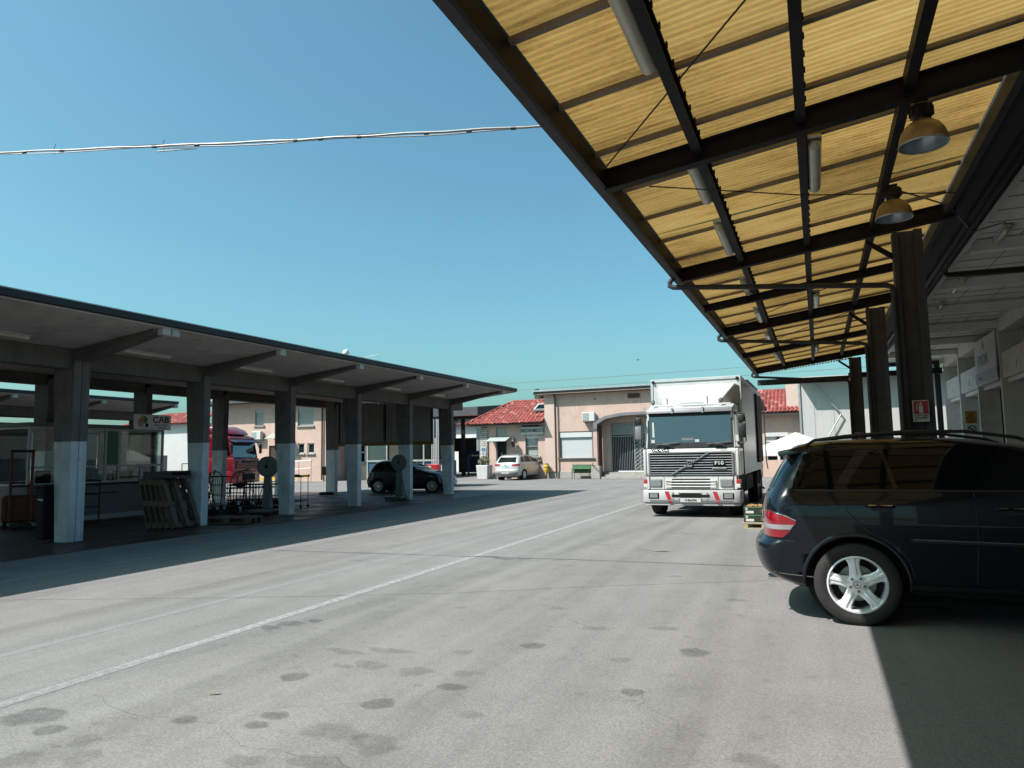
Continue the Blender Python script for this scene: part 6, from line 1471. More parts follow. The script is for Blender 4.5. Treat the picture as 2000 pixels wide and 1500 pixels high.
# bumper
bp_ = MB().prism([(-1.20,.0),(-1.17,-.10),(-1.05,-.16),(1.05,-.16),(1.17,-.10),(1.20,.0),(1.20,.35),(-1.20,.35)], 2, .36, .66)
T(bp_, 'bumper', 'bumpergrey', bevel=.02, seg=2, smooth=True, autosmooth=.5)
T(MB().prism([(-1.16,.0),(-1.13,-.08),(-1.02,-.13),(1.02,-.13),(1.13,-.08),(1.16,.0),(1.16,.3),(-1.16,.3)], 2, .29, .358), 'bumper_apron', 'bumpergrey', bevel=.01)
T(MB().box(-1.0,1.0,-.172,-.161,.40,.425), 'bumper_groove', 'truckgrey')
for sg in (-1, 1):
    fb = T(MB().box(sg*.90-.13,sg*.90+.13,-.168,-.158,.455,.60), 'fog_lamp', 'ink', bevel=.01); MB().box(sg*.90-.10,sg*.90+.10,-.178,-.166,.475,.585).build('lens', M['headlens'], fb, bevel=.015)
    st_ = MB().prism([(sg*.58-.05 if sg<0 else sg*.58-.05,.635),(sg*.58+.05,.635),(sg*.58+.14,.365),(sg*.58+.04,.365)],1,-.168,-.1605)
    T(st_, 'red_stripe', 'signred')
    T(MB().box(sg*.34-.12,sg*.34+.12,-.166,-.158,.495,.56), 'bumper_slot', 'ink')
    for dx in (-.09,.06):
        for z in (.46,.60): T(MB().cbox((sg*.34+dx,-.168,z),(.03,.012,.03)), 'step_hook', 'galv')
T(MB().box(-.25,.25,-.168,-.158,.485,.60), 'bumper_slot', 'ink')
npl = T(MB().box(-.25,.25,-.18,-.17,.375,.475), 'number_plate', 'plate', bevel=.003); text('VI·864596', .075, M['ink'], npl, (0,-.183,.422), RX90, sx=.95)
# roof deflector
df = MB()
F = [(-.66,.55,2.82),(.66,.55,2.82),(1.0,1.42,3.40),(-1.0,1.42,3.40)]
df.quad(*F)
R_ = [(-1.05,1.0,2.82),(1.05,1.0,2.82)]
for sg in (-1, 1):
    df.quad((sg*.66,.55,2.82),(sg*1.12,1.62,2.86),(sg*1.12,1.62,3.34),(sg*1.0,1.42,3.40))
df.quad((-1.0,1.42,3.40),(1.0,1.42,3.40),(1.12,1.62,3.34),(-1.12,1.62,3.34))
df.quad((-1.12,1.62,2.86),(1.12,1.62,2.86),(1.12,1.62,3.34),(-1.12,1.62,3.34)).quad((-.66,.55,2.82),(.66,.55,2.82),(1.12,1.62,2.86),(-1.12,1.62,2.86))
T(df, 'roof_deflector', 'truckwhite', bevel=.03, seg=3, smooth=True, autosmooth=.6)
# roof lamps & horns & rail
for x in (-.95,.75):
    rl = T(MB().lathe([(.0,.30),(.05,.31),(.06,.36),(.02,.42)], o=(x,.0,2.89), axis='y', n=14).tube([(x,.34,2.89),(x,.36,2.78)], .012, 5), 'roof_lamp', 'black', smooth=True)
    MB().lathe([(.0,.296),(.045,.305)], o=(x,.0,2.89), axis='y', n=14).build('lens', M['headlens'], rl)
for x in (-.58,.43): T(MB().tube([(x,.35,2.77),(x,.35,2.95)], .02, 6).cbox((x,.34,2.97),(.04,.03,.06)), 'roof_marker', 'galv')
T(MB().box(-.25,.35,.36,.42,2.82,2.86), 'roof_hatch_rail', 'alu'); T(MB().tube([(-1.0,.3,2.79),(1.0,.3,2.79)], .018, 6), 'roof_rail', 'white')
T(MB().lathe([(0,.1),(.035,.1),(.04,.12),(0,.16)], o=(-1.13,.0,2.72), axis='y', n=12), 'side_marker_lamp', 'galv')
# mirrors
for sg in (-1, 1):
    mm = T(MB().box(sg*1.27-.085,sg*1.27+.085,-.05,.03,1.93,2.27), 'mirror', 'black' if sg > 0 else 'truckgrey', bevel=.025, seg=2, smooth=True)
    MB().box(sg*1.26-.08,sg*1.26+.08,-.06,.02,2.31,2.50).build('upper_mirror', M['black'], mm, bevel=.03, seg=2, smooth=True)
    MB().tube([(sg*1.07,.12,2.52),(sg*1.33,-.02,2.53),(sg*1.35,-.02,2.4),(sg*1.35,-.02,1.84),(sg*1.28,-.02,1.80),(sg*1.08,.1,1.84)], .012, 6).build('arm', M['black'], mm)
    MB().cbox((sg*1.17,.0,1.80),(.05,.06,.08)).build('foot', M['black'], mm, bevel=.01)
# box body
BX0, BX1, BY0, BY1 = -1.30, 1.13, 1.80, 8.6
bx = MB().box(BX0+.02,BX1-.02,BY0+.02,BY1-.02,1.02,3.60)
T(bx, 'box_body', 'boxwhite')
fb_ = MB().box(BX0,BX0+.07,BY0,BY0+.07,1.0,3.62).box(BX1-.07,BX1,BY0,BY0+.07,1.0,3.62).box(BX0,BX1,BY0-.005,BY0+.065,3.545,3.625).box(BX1-.065,BX1+.004,BY0,BY1,3.54,3.62).box(BX0-.004,BX0+.065,BY0,BY1,3.54,3.62).box(BX1-.06,BX1+.004,BY0,BY1,.98,1.12).box(BX0-.004,BX0+.06,BY0,BY1,.98,1.12)
T(fb_, 'box_edge_trim', 'alu', bevel=.006)
for x in (BX0+.08, BX1-.09): T(MB().lathe([(.0,-.03),(.035,-.03),(.045,-.01),(.045,.0)], o=(x,BY0-.005,3.55), axis='y', n=14), 'top_marker_lamp', 'ink')
sd_ = MB(); yy = BY0+.08; i = 0
while yy < BY1-.5:
    sd_.box(BX1-.019,BX1-.008,yy,yy+.145,1.12,3.54); yy += .155
T(sd_, 'side_panel_right', 'boxside', bevel=.003)
sd_ = MB(); yy = BY0+.08
while yy < BY1-.5:
    sd_.box(BX0+.008,BX0+.019,yy,yy+.145,1.12,3.54); yy += .155
T(sd_, 'side_panel_left', 'boxside', bevel=.003)
T(MB().box(BX1-.018,BX1+.05,6.3,8.3,1.22,3.46), 'rolled_curtain', 'rust', bevel=.03)
T(MB().tube([(BX1+.12,8.6,3.5),(BX1+.12,8.6,1.25),(BX1+.16,8.6,.95)], .02, 6), 'rear_post', 'alu')
T(MB().box(-.45,-.33,.5,8.5,.62,.98).box(.33,.45,.5,8.5,.62,.98).box(-1.1,1.1,2.0,2.1,.85,.98).box(-1.1,1.1,7.5,7.6,.85,.98), 'chassis', 'ink')
for y in (.95, 5.9, 7.1):
    for sg in (-1, 1):
        w_ = wheel(TK, 0, 0, .50, .30, .28, 'truck', sg); w_.rotation_euler = (0,0,rad(-90)); w_.location = (sg*1.0-.0 if y > 1 else sg*.98, y, .50)
        w_.rotation_euler = (0,0,0)
        # wheels spin about x: swap axes
        w_.rotation_euler = (0,0,rad(-90))
for q_ in ((-1.12,-.9,.35,1.75,.45,1.0),(.9,1.12,.35,1.75,.62,1.0)): T(MB().box(*q_), 'mudguard', 'ink')
T(MB().box(-.9,.9,.3,1.9,.45,.95), 'engine_bay', 'ink')
for q_ in ((.65,1.1,2.3,4.6,.5,.95),(-1.1,-.65,2.3,4.6,.5,.95)): T(MB().box(*q_), 'fuel_tank', 'ink', bevel=.05)
T(MB().tube([(1.02,1.72,1.5),(1.05,1.74,2.7),(1.03,1.75,3.1),(1.07,1.78,3.2)], .015, 5).tube([(1.14,1.5,1.0),(1.15,1.5,1.6)], .01, 5), 'air_hose', 'black')
# ------------------------------------------------------------------ red tractor truck behind canopy
XRT, YRT = -29.3, 31.2
RT = thing('red_truck', 'red cab-over lorry with domed roof fairing parked behind the trolleys under the left canopy', 'truck', (XRT, YRT, 0), rad(100))
def TR(mb, name, m, **k): return mb.build(name, M[m], RT, **k)
TR(MB().prism([(.05,.6),(0,.7),(0,1.62),(.12,1.68),(1.9,1.68),(1.9,.6)],0,-1.2,1.2), 'lower_cab', 'truckred', bevel=.05, seg=2, smooth=True, autosmooth=.6)
TR(MB().prism([(.28,2.55),(.30,2.80),(.8,2.95),(1.9,2.98),(1.9,2.55)],0,-1.17,1.17), 'cab_roof', 'truckred', bevel=.06, seg=2, smooth=True, autosmooth=.6)
TR(MB().prism([(.45,2.95),(.8,3.25),(1.3,3.42),(1.9,3.45),(1.9,2.95)],0,-1.0,1.0), 'roof_fairing', 'truckred', bevel=.14, seg=3, smooth=True, autosmooth=.8)
TR(MB().box(-1.15,1.15,1.75,1.9,1.68,2.56).box(-1.18,-1.1,.95,1.8,1.68,2.56).box(1.1,1.18,.95,1.8,1.68,2.56), 'rear_cab', 'truckred')
for sg in (-1,1): TR(MB().hexa([(sg*1.14-.04,.10,1.68),(sg*1.14+.03,.10,1.68),(sg*1.14+.03,.25,1.68),(sg*1.14-.04,.25,1.68)],[(sg*1.12-.04,.28,2.56),(sg*1.12+.03,.28,2.56),(sg*1.12+.03,.42,2.56),(sg*1.12-.04,.42,2.56)]), 'pillar', 'truckred')
TR(MB().hexa([(-1.1,.12,1.70),(1.1,.12,1.70),(1.1,.13,1.70),(-1.1,.13,1.70)],[(-1.1,.29,2.55),(1.1,.29,2.55),(1.1,.30,2.55),(-1.1,.30,2.55)]), 'windscreen', 'wsglass')
TR(MB().hexa([(-1.2,-.12,2.50),(1.2,-.12,2.50),(1.2,.25,2.56),(-1.2,.25,2.56)],[(-1.2,-.10,2.55),(1.2,-.10,2.55),(1.2,.27,2.66),(-1.2,.27,2.66)]), 'sun_visor', 'bluetarp', bevel=.01)
TR(MB().box(-1.05,1.05,-.025,-.002,1.05,1.42), 'grille_back', 'ink')
g_ = MB()
for i in range(4): g_.box(-1.02,1.02,-.045,-.024,1.08+i*.09,1.12+i*.09)
TR(g_, 'grille_slats', 'truckred')
TR(MB().box(-1.08,1.08,-.03,-.002,1.43,1.50), 'name_band', 'ink')
text('DAF', .11, M['signwhite'], RT, (-.72,-.033,1.465), RX90, sx=1.3); text('XF', .09, M['signwhite'], RT, (.85,-.033,1.465), RX90, sx=1.2)
TR(MB().prism([(-1.22,.2),(-1.1,-.12),(1.1,-.12),(1.22,.2),(1.22,.6),(-1.22,.6)],2,.30,.95), 'bumper', 'truckred', bevel=.04, seg=2, smooth=True, autosmooth=.6)
TR(MB().box(-.6,.6,-.135,-.121,.45,.8), 'bumper_intake', 'ink')
for sg in (-1,1): TR(MB().box(sg*.93-.16,sg*.93+.16,-.06,-.0,.74,.93), 'headlight', 'headlens', bevel=.02)
TR(MB().box(-1.1,1.1,.3,.6,1.68,1.80), 'dashboard', 'ink')
for sg in (-1,1):
    for y in (1.1,4.6):
        w_ = wheel(RT, sg*1.02, y, .5, .30, .28, 'truck', sg); w_.rotation_euler = (0,0,rad(-90)); 
    TR(MB().box(sg*1.38-.1,sg*1.38+.1,.0,.1,1.9,2.45), 'mirror', 'black', bevel=.03)
TR(MB().box(-1.1,1.1,.4,1.9,.45,.6).box(-.5,.5,1.9,5.6,.6,.95), 'chassis', 'ink')
# steering wheel rings against the bright screen
TR(MB().lathe([(.22,-.012),(.235,0),(.22,.012),(.205,0),(.22,-.012)], o=(.45,.55,1.88), axis='y', n=20), 'steering_wheel', 'black')
# ================================================================== KIOSK AND CLUTTER UNDER THE CANOPY
KO = thing('glazed_kiosk', 'glazed office kiosk with grey lower panel standing between the left canopy columns', 'kiosk', (-20.2, 14.2, 0))
x1, x0, y0, y1 = -18.7, -21.6, 12.2, 16.35
def KB(mb, n, m, **k): return mb.build(n, M[m], KO, world=True, **k)
KB(MB().box(x1-.04,x1,y0,y1,.14,1.02), 'front_panel', 'kioskpanel'); KB(MB().box(x1-.03,x1+.012,y0,y1,.0,.14), 'skirting', 'alu_frame')
KB(MB().box(x0,x0+.04,y0,y1,0,1.02).box(x0+.04,x1-.04,y0,y0+.04,0,1.02).box(x0+.04,x1-.04,y1-.04,y1,0,1.02), 'side_panel', 'kioskpanel')
KB(MB().box(x0-.05,x1+.05,y0-.05,y1+.05,2.56,2.66), 'roof', 'kioskpanel')
f = MB()
for y in (y0+.02, 13.45, 14.38, 14.80, y1-.03):
    f.box(x1-.05,x1+.006,y-.03,y+.03,1.02,2.56)
for y in (13.75, 15.55): f.box(x1-.04,x1+.004,y-.02,y+.02,1.06,1.45)
for z in (1.02, 1.46, 2.50): f.box(x1-.046,x1+.003,y0,y1,z,z+.055)
for y in (y0+.02, 14.2, y1-.03): f.box(x0-.006,x0+.05,y-.03,y+.03,1.02,2.56)
for x in (x0+1.4,): f.box(x-.03,x+.03,y1-.05,y1+.005,1.02,2.56).box(x-.03,x+.03,y0-.005,y0+.05,1.02,2.56)
for z in (1.02, 2.50):
    f.box(x0,x0+.045,y0,y1,z,z+.055).box(x0,x1,y0,y0+.045,z,z+.053).box(x0,x1,y1-.045,y1,z,z+.053)
KB(f, 'frame', 'alu_frame')
KB(MB().box(x1-.025,x1-.019,y0,y1,1.07,2.5).box(x0+.02,x0+.026,y0,y1,1.07,2.5).box(x0+.06,x1-.06,y1-.025,y1-.019,1.07,2.5), 'glazing', 'glass')
KB(MB().box(x1-.45,x1+.14,y0+.1,y1-.1,.99,1.012), 'counter', 'steel')
KB(MB().box(x1-.020,x1-.012,14.42,14.76,1.52,2.48), 'green_film', 'green')
KB(MB().box(x1-.5,x1-.45,14.42,14.8,1.12,1.42), 'paper_sheet', 'signwhite')
KB(MB().box(-20.6,-20.1,14.0,14.6,0,1.75), 'cabinet', 'truckgrey'); KB(MB().box(-20.05,-20.02,13.9,14.0,1.2,2.0), 'bright_strip', 'white')
KB(MB().box(-19.6,-19.3,15.3,15.8,1.012,1.35).box(-19.5,-19.4,12.9,13.3,1.012,1.4), 'monitor', 'ink', bevel=.01)
KB(MB().box(-19.7,-19.0,15.9,16.2,1.012,1.3), 'paper_tray', 'shuttergrey', bevel=.01)
cabs = thing('kiosk_sign', 'white sign board reading CAB with a fruit picture on the kiosk corner', 'sign', (-18.62, 15.85, 2.78))
MB().box(-.02,.02,-.66,.66,-.23,.23).build('board', M['bright_board'], cabs, bevel=.006)
text('CAB', .27, mat('maroon_ink',(0.18,0.01,0.06),.5), cabs, (.024,.28,.07), FACE_PX, sx=1.15, bold=.006)
text('frutta e verdura', .075, M['truckgrey'], cabs, (.024,.28,-.08), FACE_PX, sx=1.0); text('all\'ingrosso', .065, M['truckgrey'], cabs, (.024,.34,-.16), FACE_PX)
for (dy, dz, r, m_) in ((-.42,-.03,.13,'redlens'),(-.30,.06,.11,'green'),(-.36,.10,.09,'yellow'),(-.22,-.10,.06,'ink')):
    MB().lathe([(0,.027-r*.01),(r*.7,.026-r*.01),(r,.021)], o=(0,dy,dz), axis='x', n=18).build('fruit_picture', M[m_], cabs)
# pallets leaning against the second column
def pallet():
    t = thing('wooden_pallet', '', 'pallet', (0,0,0), 0, 'pallets leaning by the second column')
    b = MB()
    for i in range(5): b.box(-.6,.6,-.40+i*.1775-.0,-.40+i*.1775+.10,.122,.142)
    b.build('top_boards', M['wood_old'], t)
    c = MB()
    for x in (-.6,-.07,.46): c.box(x,x+.14,-.4,.41,.100,.1215)
    c.build('stringer_boards', M['wood_old'], t)
    d = MB()
    for x in (-.6,-.07,.46):
        for y in (-.4,-.05,.31): d.box(x,x+.14,y,y+.10,.022,.0995)
    d.parts('block', M['wood_old'], t)
    e = MB()
    for y in (-.4,-.05,.31): e.box(-.6,.6,y,y+.10,0,.0215)
    e.build('bottom_boards', M['wood_old'], t)
    return t
pp = pallet()
labs = ['leaning old pallet farthest left in the row beside the kiosk','second leaning old pallet from the left in the row','third leaning old pallet from the left in the row','fourth leaning old pallet from the left in the row','pallet leaning rightmost and most exposed against the white-footed column']
for i in range(5):
    c = pp if i == 0 else copy_tree(pp)
    c['label'] = labs[i]
    c.rotation_euler = (rad(0), rad(-104-i*2.0), rad(6))
    c.location = (-14.78+i*.165, 12.86+.01*i, .62)
flp = copy_tree(pp); flp.rotation_euler = (0,0,rad(20)); flp.location = (-13.9, 14.35, .01); flp['label'] = 'single pallet lying flat on the paving beyond the leaning row'
crb = thing('dark_crate', 'dark crate lying on top of the leaning pallets beside the second column', 'crate', (-14.55,12.85,1.20))
MB().box(-.45,.45,-.3,.3,.0,.06).box(-.45,.45,-.3,-.27,.06,.16).box(-.45,.45,.27,.3,.06,.16).build('tray', M['iron'], crb)
for dx in (-.2,.15): MB().cbox((dx,0,.11),(.18,.3,.08)).build('bundle', M['steel'], crb, bevel=.02)
# platform scales
def scale_(name, label, loc, rz, s, body, dial):
    t = thing(name, label, 'scale', loc, rz, 'platform weighing scales')
    MB().box(-.34*s,.34*s,-.42*s,.42*s,.10,.16).build('platform', M[body], t, bevel=.01)
    MB().box(-.3,.3,-.38,.38,.06,.098).build('under_frame', M['iron'], t)
    wh = MB()
    for x in (-.25,.25):
        for y in (-.35,.35): wh.lathe([(0,-.02),(.05,-.02),(.05,.02),(0,.02)], o=(x,y,.05), axis='x', n=12)
    wh.parts('castor', M['rubber'], t)
    MB().hexa([(-.14,.26,.16),(.14,.26,.16),(.14,.46,.16),(-.14,.46,.16)],[(-.10,.30,1.12),(.10,.30,1.12),(.10,.44,1.12),(-.10,.44,1.12)]).build('pillar', M[body], t, bevel=.02)
    MB().lathe([(.0,.25),(.285,.25),(.30,.28),(.30,.42),(.26,.46),(0,.46)], o=(0,0,1.38), axis='y', n=36).build('dial_housing', M[body], t, smooth=True, autosmooth=.6)
    d_ = MB().lathe([(.0,.243),(.265,.243),(.265,.2499)], o=(0,0,1.38), axis='y', n=32).build('dial_face', M[dial], t)
    MB().lathe([(.0,.225),(.045,.232),(.05,.2425)], o=(0,0,1.38), axis='y', n=14).build('dial_boss', M['ink'], d_)
    tk = MB()
    for k in range(24):
        a = 2*math.pi*k/24; tk.tube([(math.cos(a)*.225,.241,1.38+math.sin(a)*.225),(math.cos(a)*.25,.241,1.38+math.sin(a)*.25)], .004, 4)
    tk.tube([(0,.238,1.38),(.05,.238,1.58)], .006, 4); tk.build('dial_marks', M['ink'], d_)
    MB().tube([(-.28,.2,.16),(-.10,.28,.85)], .012, 5).tube([(.28,.2,.16),(.10,.28,.85)], .012, 5).build('brace_rod', M['iron'], t)
    return t
scale_('platform_scale', 'large grey round-dial weighing scale beside the trolleys near the third column', (-14.86, 16.45, 0), rad(18), 1, 'kioskpanel', 'dial')
scale_('platform_scale', 'greenish round-dial weighing scale in front of the black hatchback', (-14.36, 22.85, 0), rad(12), 1, 'scalegreen', 'dial')
# hand trucks and cage trolleys in the third bay
def hand_truck(label, loc, rz, tilt, m='rust', hoop=True):
    t = thing('hand_truck', label, 'hand truck', loc, rz, 'hand trucks and trolleys parked in the third bay')
    b = MB(); 
    pts = [(-.22,0,.18),(-.22,0,1.05)]+[(-.22*math.cos(a), .0, 1.05+.24*math.sin(a)) for a in [math.pi*i/10 for i in range(1,10)]]+[(.22,0,1.05),(.22,0,.18)]
    b.tube(pts, .015, 7)
    for z in (.35,.62,.9): b.tube([(-.22,0,z),(.22,0,z)], .011, 6)
    b.tube([(0,0,.35),(0,0,.9)], .01, 5)
    fr = b.build('frame', M[m], t)
    MB().box(-.24,.24,-.26,.02,.03,.045).build('toe_plate', M[m], t)
    w = MB()
    for x in (-.27,.27): w.lathe([(.0,-.03),(.12,-.03),(.13,-.015),(.13,.015),(.12,.03),(0,.03)], o=(x,.10,.13), axis='x', n=18)
    w.parts('wheel', M['rubber'], t)
    MB().tube([(-.25,.10,.13),(.25,.10,.13)], .012, 6).tube([(-.2,0,.25),(-.2,.1,.13)], .01, 5).tube([(.2,0,.25),(.2,.1,.13)], .01, 5).build('axle', M['iron'], t)
    t.rotation_euler = (tilt, 0, rz)
    return t
hand_truck('rusty hand truck with hooped handle just right of the second column', (-15.6, 14.6, 0), rad(30), rad(-8))
hand_truck('hand truck leaning left in front of the red truck', (-15.4, 15.2, 0), rad(-20), rad(14), 'iron')
hand_truck('dark hand truck with round hoop left of the large dial scale', (-15.55, 16.4, 0), rad(10), rad(-4), 'iron')
hand_truck('hand truck in the middle of the trolley cluster before the red truck', (-16.2, 15.9, 0), rad(60), rad(10))
def cage(label, loc, rz, L=1.0, W=.6, H=.85, m='iron', solid=None, bars=10):
    t = thing('cage_trolley', label, 'trolley', loc, rz, 'hand trucks and trolleys parked in the third bay')
    b = MB().box(-L/2,L/2,-W/2,W/2,.20,.225)
    b.build('deck', M[solid or m], t)
    c = MB()
    for y in (-W/2, W/2):
        for i in range(bars): x = -L/2+L*i/(bars-1); c.tube([(x,y,.22),(x,y,H)], .008, 4)
        c.tube([(-L/2,y,H),(L/2,y,H)], .014, 5).tube([(-L/2,y,.5),(L/2,y,.5)], .010, 5)
    for x in (-L/2, L/2):
        c.tube([(x,-W/2,H),(x,W/2,H)], .014, 5)
    c.build('cage_bars', M[m], t)
    w = MB()
    for x in (-L/2+.1, L/2-.1):
        for y in (-W/2+.06, W/2-.06): w.lathe([(.0,-.02),(.08,-.02),(.085,0),(.08,.02),(0,.02)], o=(x,y,.085), axis='y', n=14); w.box(x-.02,x+.02,y-.025,y+.025,.09,.20)
    w.parts('castor', M['rubber'], t)
    return t
cage('low barred cage trolley with red deck left of the large dial scale', (-15.5, 17.1, 0), rad(8), solid='red')
cage('dark barred cage trolley right of the second column', (-16.3, 14.5, 0), rad(25), L=.9)
cage('taller cage trolley at the back of the cluster', (-17.0, 16.7, 0), rad(-15), H=1.1)
hand_truck('dark hand truck leaning right at the front of the trolley cluster', (-14.9, 15.4, 0), rad(15), rad(-12), 'iron')
hand_truck('tall rusty hand truck at the back right of the trolley cluster', (-16.9, 18.2, 0), rad(-10), rad(6))
cage('barred cage trolley with wooden deck in the middle of the cluster', (-16.0, 16.9, 0), rad(35), L=.8, solid='wood_old')
# bicycle-like steering hoops: tug cart
tg = thing('tow_cart', 'flat tow cart with big hoop handle at the back of the trolley cluster', 'trolley', (-16.4, 17.8, 0), rad(15), 'hand trucks and trolleys parked in the third bay')
MB().box(-.7,.7,-.4,.4,.32,.36).build('deck', M['wood_old'], tg)
hp = [(.65,-.33*math.cos(a),1.0+.42*math.sin(a)) for a in [math.pi*i/12 for i in range(13)]]
MB().tube([(.65,-.33,.36)]+hp+[(.65,.33,.36)], .016, 7).tube([(.65,-.33,.9),(.65,.33,.9)], .012, 6).build('hoop_handle', M['iron'], tg)
w = MB()
for x in (-.5,.5):
    for y in (-.38,.38): w.lathe([(0,-.03),(.16,-.03),(.16,.03),(0,.03)], o=(x,y,.16), axis='y', n=16)
w.parts('wheel', M['rubber'], tg)
pk_ = MB()
for i in range(3): pk_.tube([(-14.75+.12*i,13.75+.1*i,.02),(-15.1+.15*i,14.6,1.15+.1*i)], .022, 5)
tag(pk_.build('leaning_planks', M['wood_old'], bevel=0), 'old wooden planks leaning right of the second column', 'planks')
# sack trolley by kiosk, ladder rack
st2 = thing('tall_frame_trolley', 'tall blue-grey metal frame trolley standing before the kiosk counter', 'trolley', (-17.9, 13.3, 0), rad(75))
b = MB()
for x in (-.28,.28): b.tube([(x,0,0),(x,0,1.12)], .02, 6)
for z in (.42,.75,.78,1.10): b.tube([(-.28,0,z),(.28,0,z)], .014, 6)
b.tube([(.28,0,.78),(.75,.05,.78)], .016, 6)
b.build('frame', M['iron'], st2); MB().box(-.3,.3,-.25,.1,.05,.07).build('base_plate', M['iron'], st2)
st3 = thing('tall_frame_trolley', 'narrow wire frame trolley standing at the right corner of the kiosk', 'trolley', (-18.3, 17.0, 0), rad(40))
b = MB()
for x in (-.22,.22):
    for y in (0,.4): b.tube([(x,y,0),(x,y,1.5 if y == 0 else .9)], .014, 5)
for z in (.3,.7,1.1,1.5): b.tube([(-.22,0,z),(.22,0,z)], .012, 5)
for z in (.3,.9): b.tube([(-.22,.4,z),(.22,.4,z)], .012, 5).tube([(-.22,0,z),(-.22,.4,z)], .01, 5).tube([(.22,0,z),(.22,.4,z)], .01, 5)
b.build('frame', M['iron'], st3); MB().box(-.2,.2,.05,.38,.3,.55).build('load_box', M['truckgrey'], st3, bevel=.02)
# wheeled steel table
tb_ = thing('wheeled_table', 'thin dark steel wheeled table with blue tray right of the third column', 'table', (-15.95, 19.2, 0), rad(12))
b = MB()
for x in (-.32,.32):
    for y in (-.25,.25): b.tube([(x,y,.08),(x,y,1.02)], .013, 5)
for z in (.22, 1.0):
    b.tube([(-.32,-.25,z),(.32,-.25,z),(.32,.25,z),(-.32,.25,z),(-.32,-.25,z)], .012, 5)
b.build('leg_frame', M['iron'], tb_); MB().box(-.36,.36,-.29,.29,1.015,1.045).build('table_top', M['bluepaint'], tb_)
w = MB()
for x in (-.32,.32):
    for y in (-.25,.25): w.lathe([(0,-.015),(.04,-.015),(.04,.015),(0,.015)], o=(x,y,.04), axis='y', n=10)
w.parts('castor', M['rubber'], tb_)
MB().box(-.2,.1,-.15,.1,1.047,1.075).build('tray', M['iron'], tb_)
# weight / dark box by last rear column
tag(MB().box(-20.0,-19.45,25.6,25.95,.01,.12).build('floor_box', M['ink'], bevel=.02), 'low black box on the paving at the foot of the rear column', 'box')
# dark waste container by the nearest column
db = thing('waste_container', 'tall black waste container beside the nearest white-footed column', 'bin', (-14.62, 10.0, 0))
MB().hexa([(-.14,-.16,.06),(.12,-.16,.06),(.12,.16,.06),(-.14,.16,.06)],[(-.17,-.2,1.12),(.14,-.2,1.12),(.14,.2,1.12),(-.17,.2,1.12)]).build('body', M['ink'], db, bevel=.03)
MB().box(-.18,.15,-.21,.21,1.122,1.17).build('lid', M['black'], db, bevel=.02); MB().lathe([(0,-.03),(.07,-.03),(.07,.03),(0,.03)], o=(-.1,.17,.07), axis='y', n=12).build('wheel', M['rubber'], db)
MB().hexa([(-.05,-.206,.86),(.11,-.206,.84),(.11,-.200,.84),(-.05,-.200,.86)],[(-.05,-.206,.89),(.11,-.206,.88),(.11,-.200,.88),(-.05,-.200,.89)]).build('paper_scrap', M['signwhite'], db)
# orange pallet stackers in the dark
def stacker(loc, rz, label):
    t = thing('pallet_stacker', label, 'forklift', loc, rz, 'orange pallet stackers under the canopy')
    for x in (-.22,.22): MB().box(x-.035,x+.035,-.05,.05,.15,1.95).build('mast_rail', M['orange'], t, bevel=.01)
    MB().box(-.26,.26,-.05,.05,1.88,1.95).box(-.26,.26,.02,.06,1.0,1.06).build('crossbar', M['iron'], t)
    MB().box(-.38,.38,.06,.55,.12,.80).build('body', M['orange'], t, bevel=.06, seg=2)
    MB().box(-.22,-.08,-1.0,-.05,.05,.11).box(.08,.22,-1.0,-.05,.05,.11).build('fork', M['iron'], t)
    MB().tube([(0,.55,.7),(0,.8,1.05),(-.15,.82,1.1)], .02, 6).tube([(0,.8,1.05),(.15,.82,1.1)], .02, 6).build('tiller', M['iron'], t)
    w = MB()
    for x in (-.3,.3): w.lathe([(0,-.04),(.1,-.04),(.1,.04),(0,.04)], o=(x,.35,.1), axis='x', n=12)
    w.parts('wheel', M['rubber'], t)
    return t
s1_ = stacker((-18.62, 12.0, 0), rad(60), 'orange pallet stacker with tall mast left of the nearest column')
s2_ = copy_tree(s1_); s2_.location = (-19.3, 11.35, 0); s2_.rotation_euler = (0,0,rad(75)); s2_['label'] = 'orange pallet stacker at the left picture edge, half cut off'
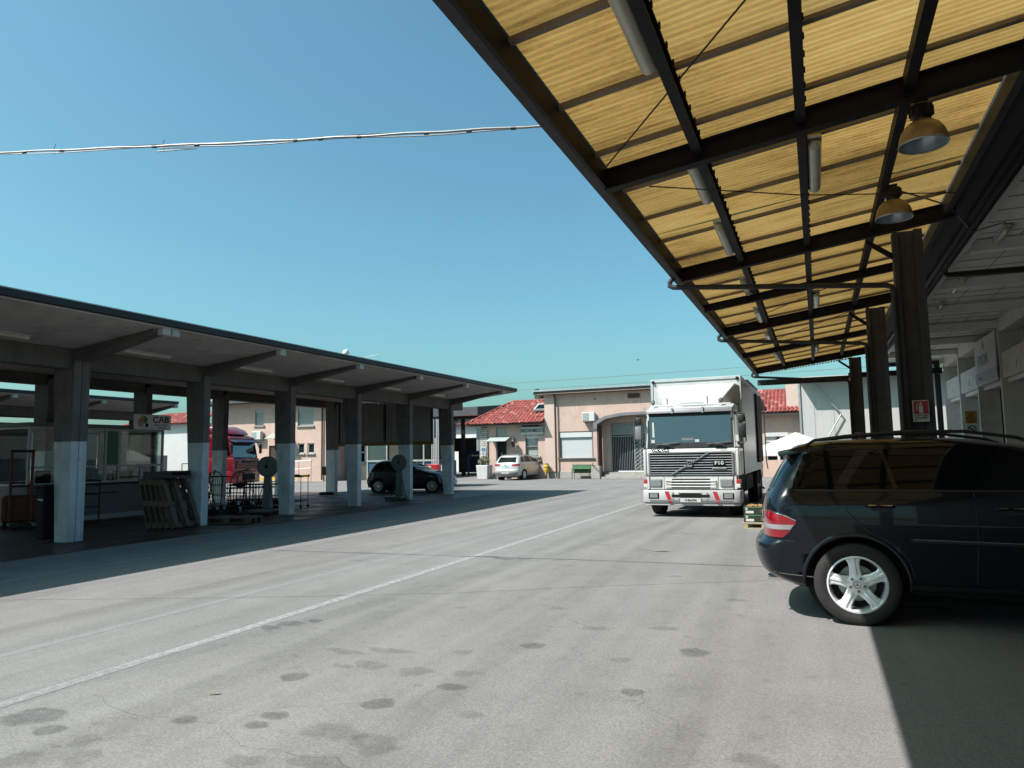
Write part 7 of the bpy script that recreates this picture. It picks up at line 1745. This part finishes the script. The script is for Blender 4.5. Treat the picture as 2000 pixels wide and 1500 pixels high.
# ---- crate stack on pallet by the truck
cp = thing('small_pallet', 'pale wooden pallet on the asphalt under the green produce cartons', 'pallet', (-1.1, 16.2, 0))
b = MB()
for y in (-.36,0,.36): b.box(-.42,.42,y-.05,y+.05,.10,.12)
for y in (-.36,0,.36): b.box(-.42,.42,y-.05,y+.05,0,.018)
b.build('boards', M['wood_light'], cp)
b = MB()
for x in (-.37,0,.37):
    for y in (-.36,0,.36): b.box(x-.05,x+.05,y-.045,y+.045,.0185,.0995)
b.parts('block', M['wood_light'], cp)
def carton(loc, label):
    t = thing('produce_carton', label, 'carton', loc, 0, 'green produce cartons stacked on the small pallet')
    b = MB().box(-.40,.40,-.30,-.285,0,.16).box(-.40,.40,.285,.30,0,.16).box(-.40,-.385,-.285,.285,0,.16).box(.385,.40,-.285,.285,0,.16).box(-.385,.385,-.285,.285,0,.015)
    b.build('tray', M['carton'], t)
    MB().box(-.36,-.20,-.306,-.3005,.02,.07).box(.22,.30,-.306,-.3005,.02,.07).parts('white_label', M['signwhite'], t)
    MB().box(-.08,.10,-.306,-.3005,.03,.11).build('brown_label', M['rust'], t)
    MB().lathe([(0,-.306),(.03,-.306),(.03,-.3005)], o=(-.34,0,.11), axis='y', n=12).build('round_label', M['shuttergrey'], t)
    MB().box(-.39,.39,-.304,-.3003,.135,.155).build('edge_print', M['green'], t)
    rg2 = random.Random(int(loc[2]*100)); p = MB()
    for _ in range(26):
        p.lathe([(0,-.04),(.03,-.028),(.04,0),(.03,.028),(0,.04)], o=(rg2.uniform(-.34,.34), rg2.uniform(-.25,.25), .14), n=7)
    p.build('produce', M['produce'], t, smooth=True)
for i, lab in enumerate(('lower green produce carton on the small pallet','upper green produce carton with fruit showing')):
    carton((-1.1, 16.2, .122+.165*i), lab)
# sacks/crates glimpsed beyond the dark car at the hall wall
sk_ = thing('net_sack_pile', 'pale reddish net sack of produce resting behind the dark car at the right edge', 'sack', (4.25, 13.0, 0))
MB().box(-.5,.4,-.6,.6,0,1.25).build('crate_base', M['wood_old'], sk_)
q = MB(); rg3 = random.Random(11)
for _ in range(60): q.lathe([(0,-.06),(.05,-.04),(.065,0),(.05,.04),(0,.06)], o=(rg3.gauss(0,.18), rg3.gauss(0,.3), 1.3+abs(rg3.gauss(0,.12))), n=7)
q.build('sack', mat('pale_net', (0.40,0.25,0.22), .8, var=.5, scale=18), sk_, smooth=True)
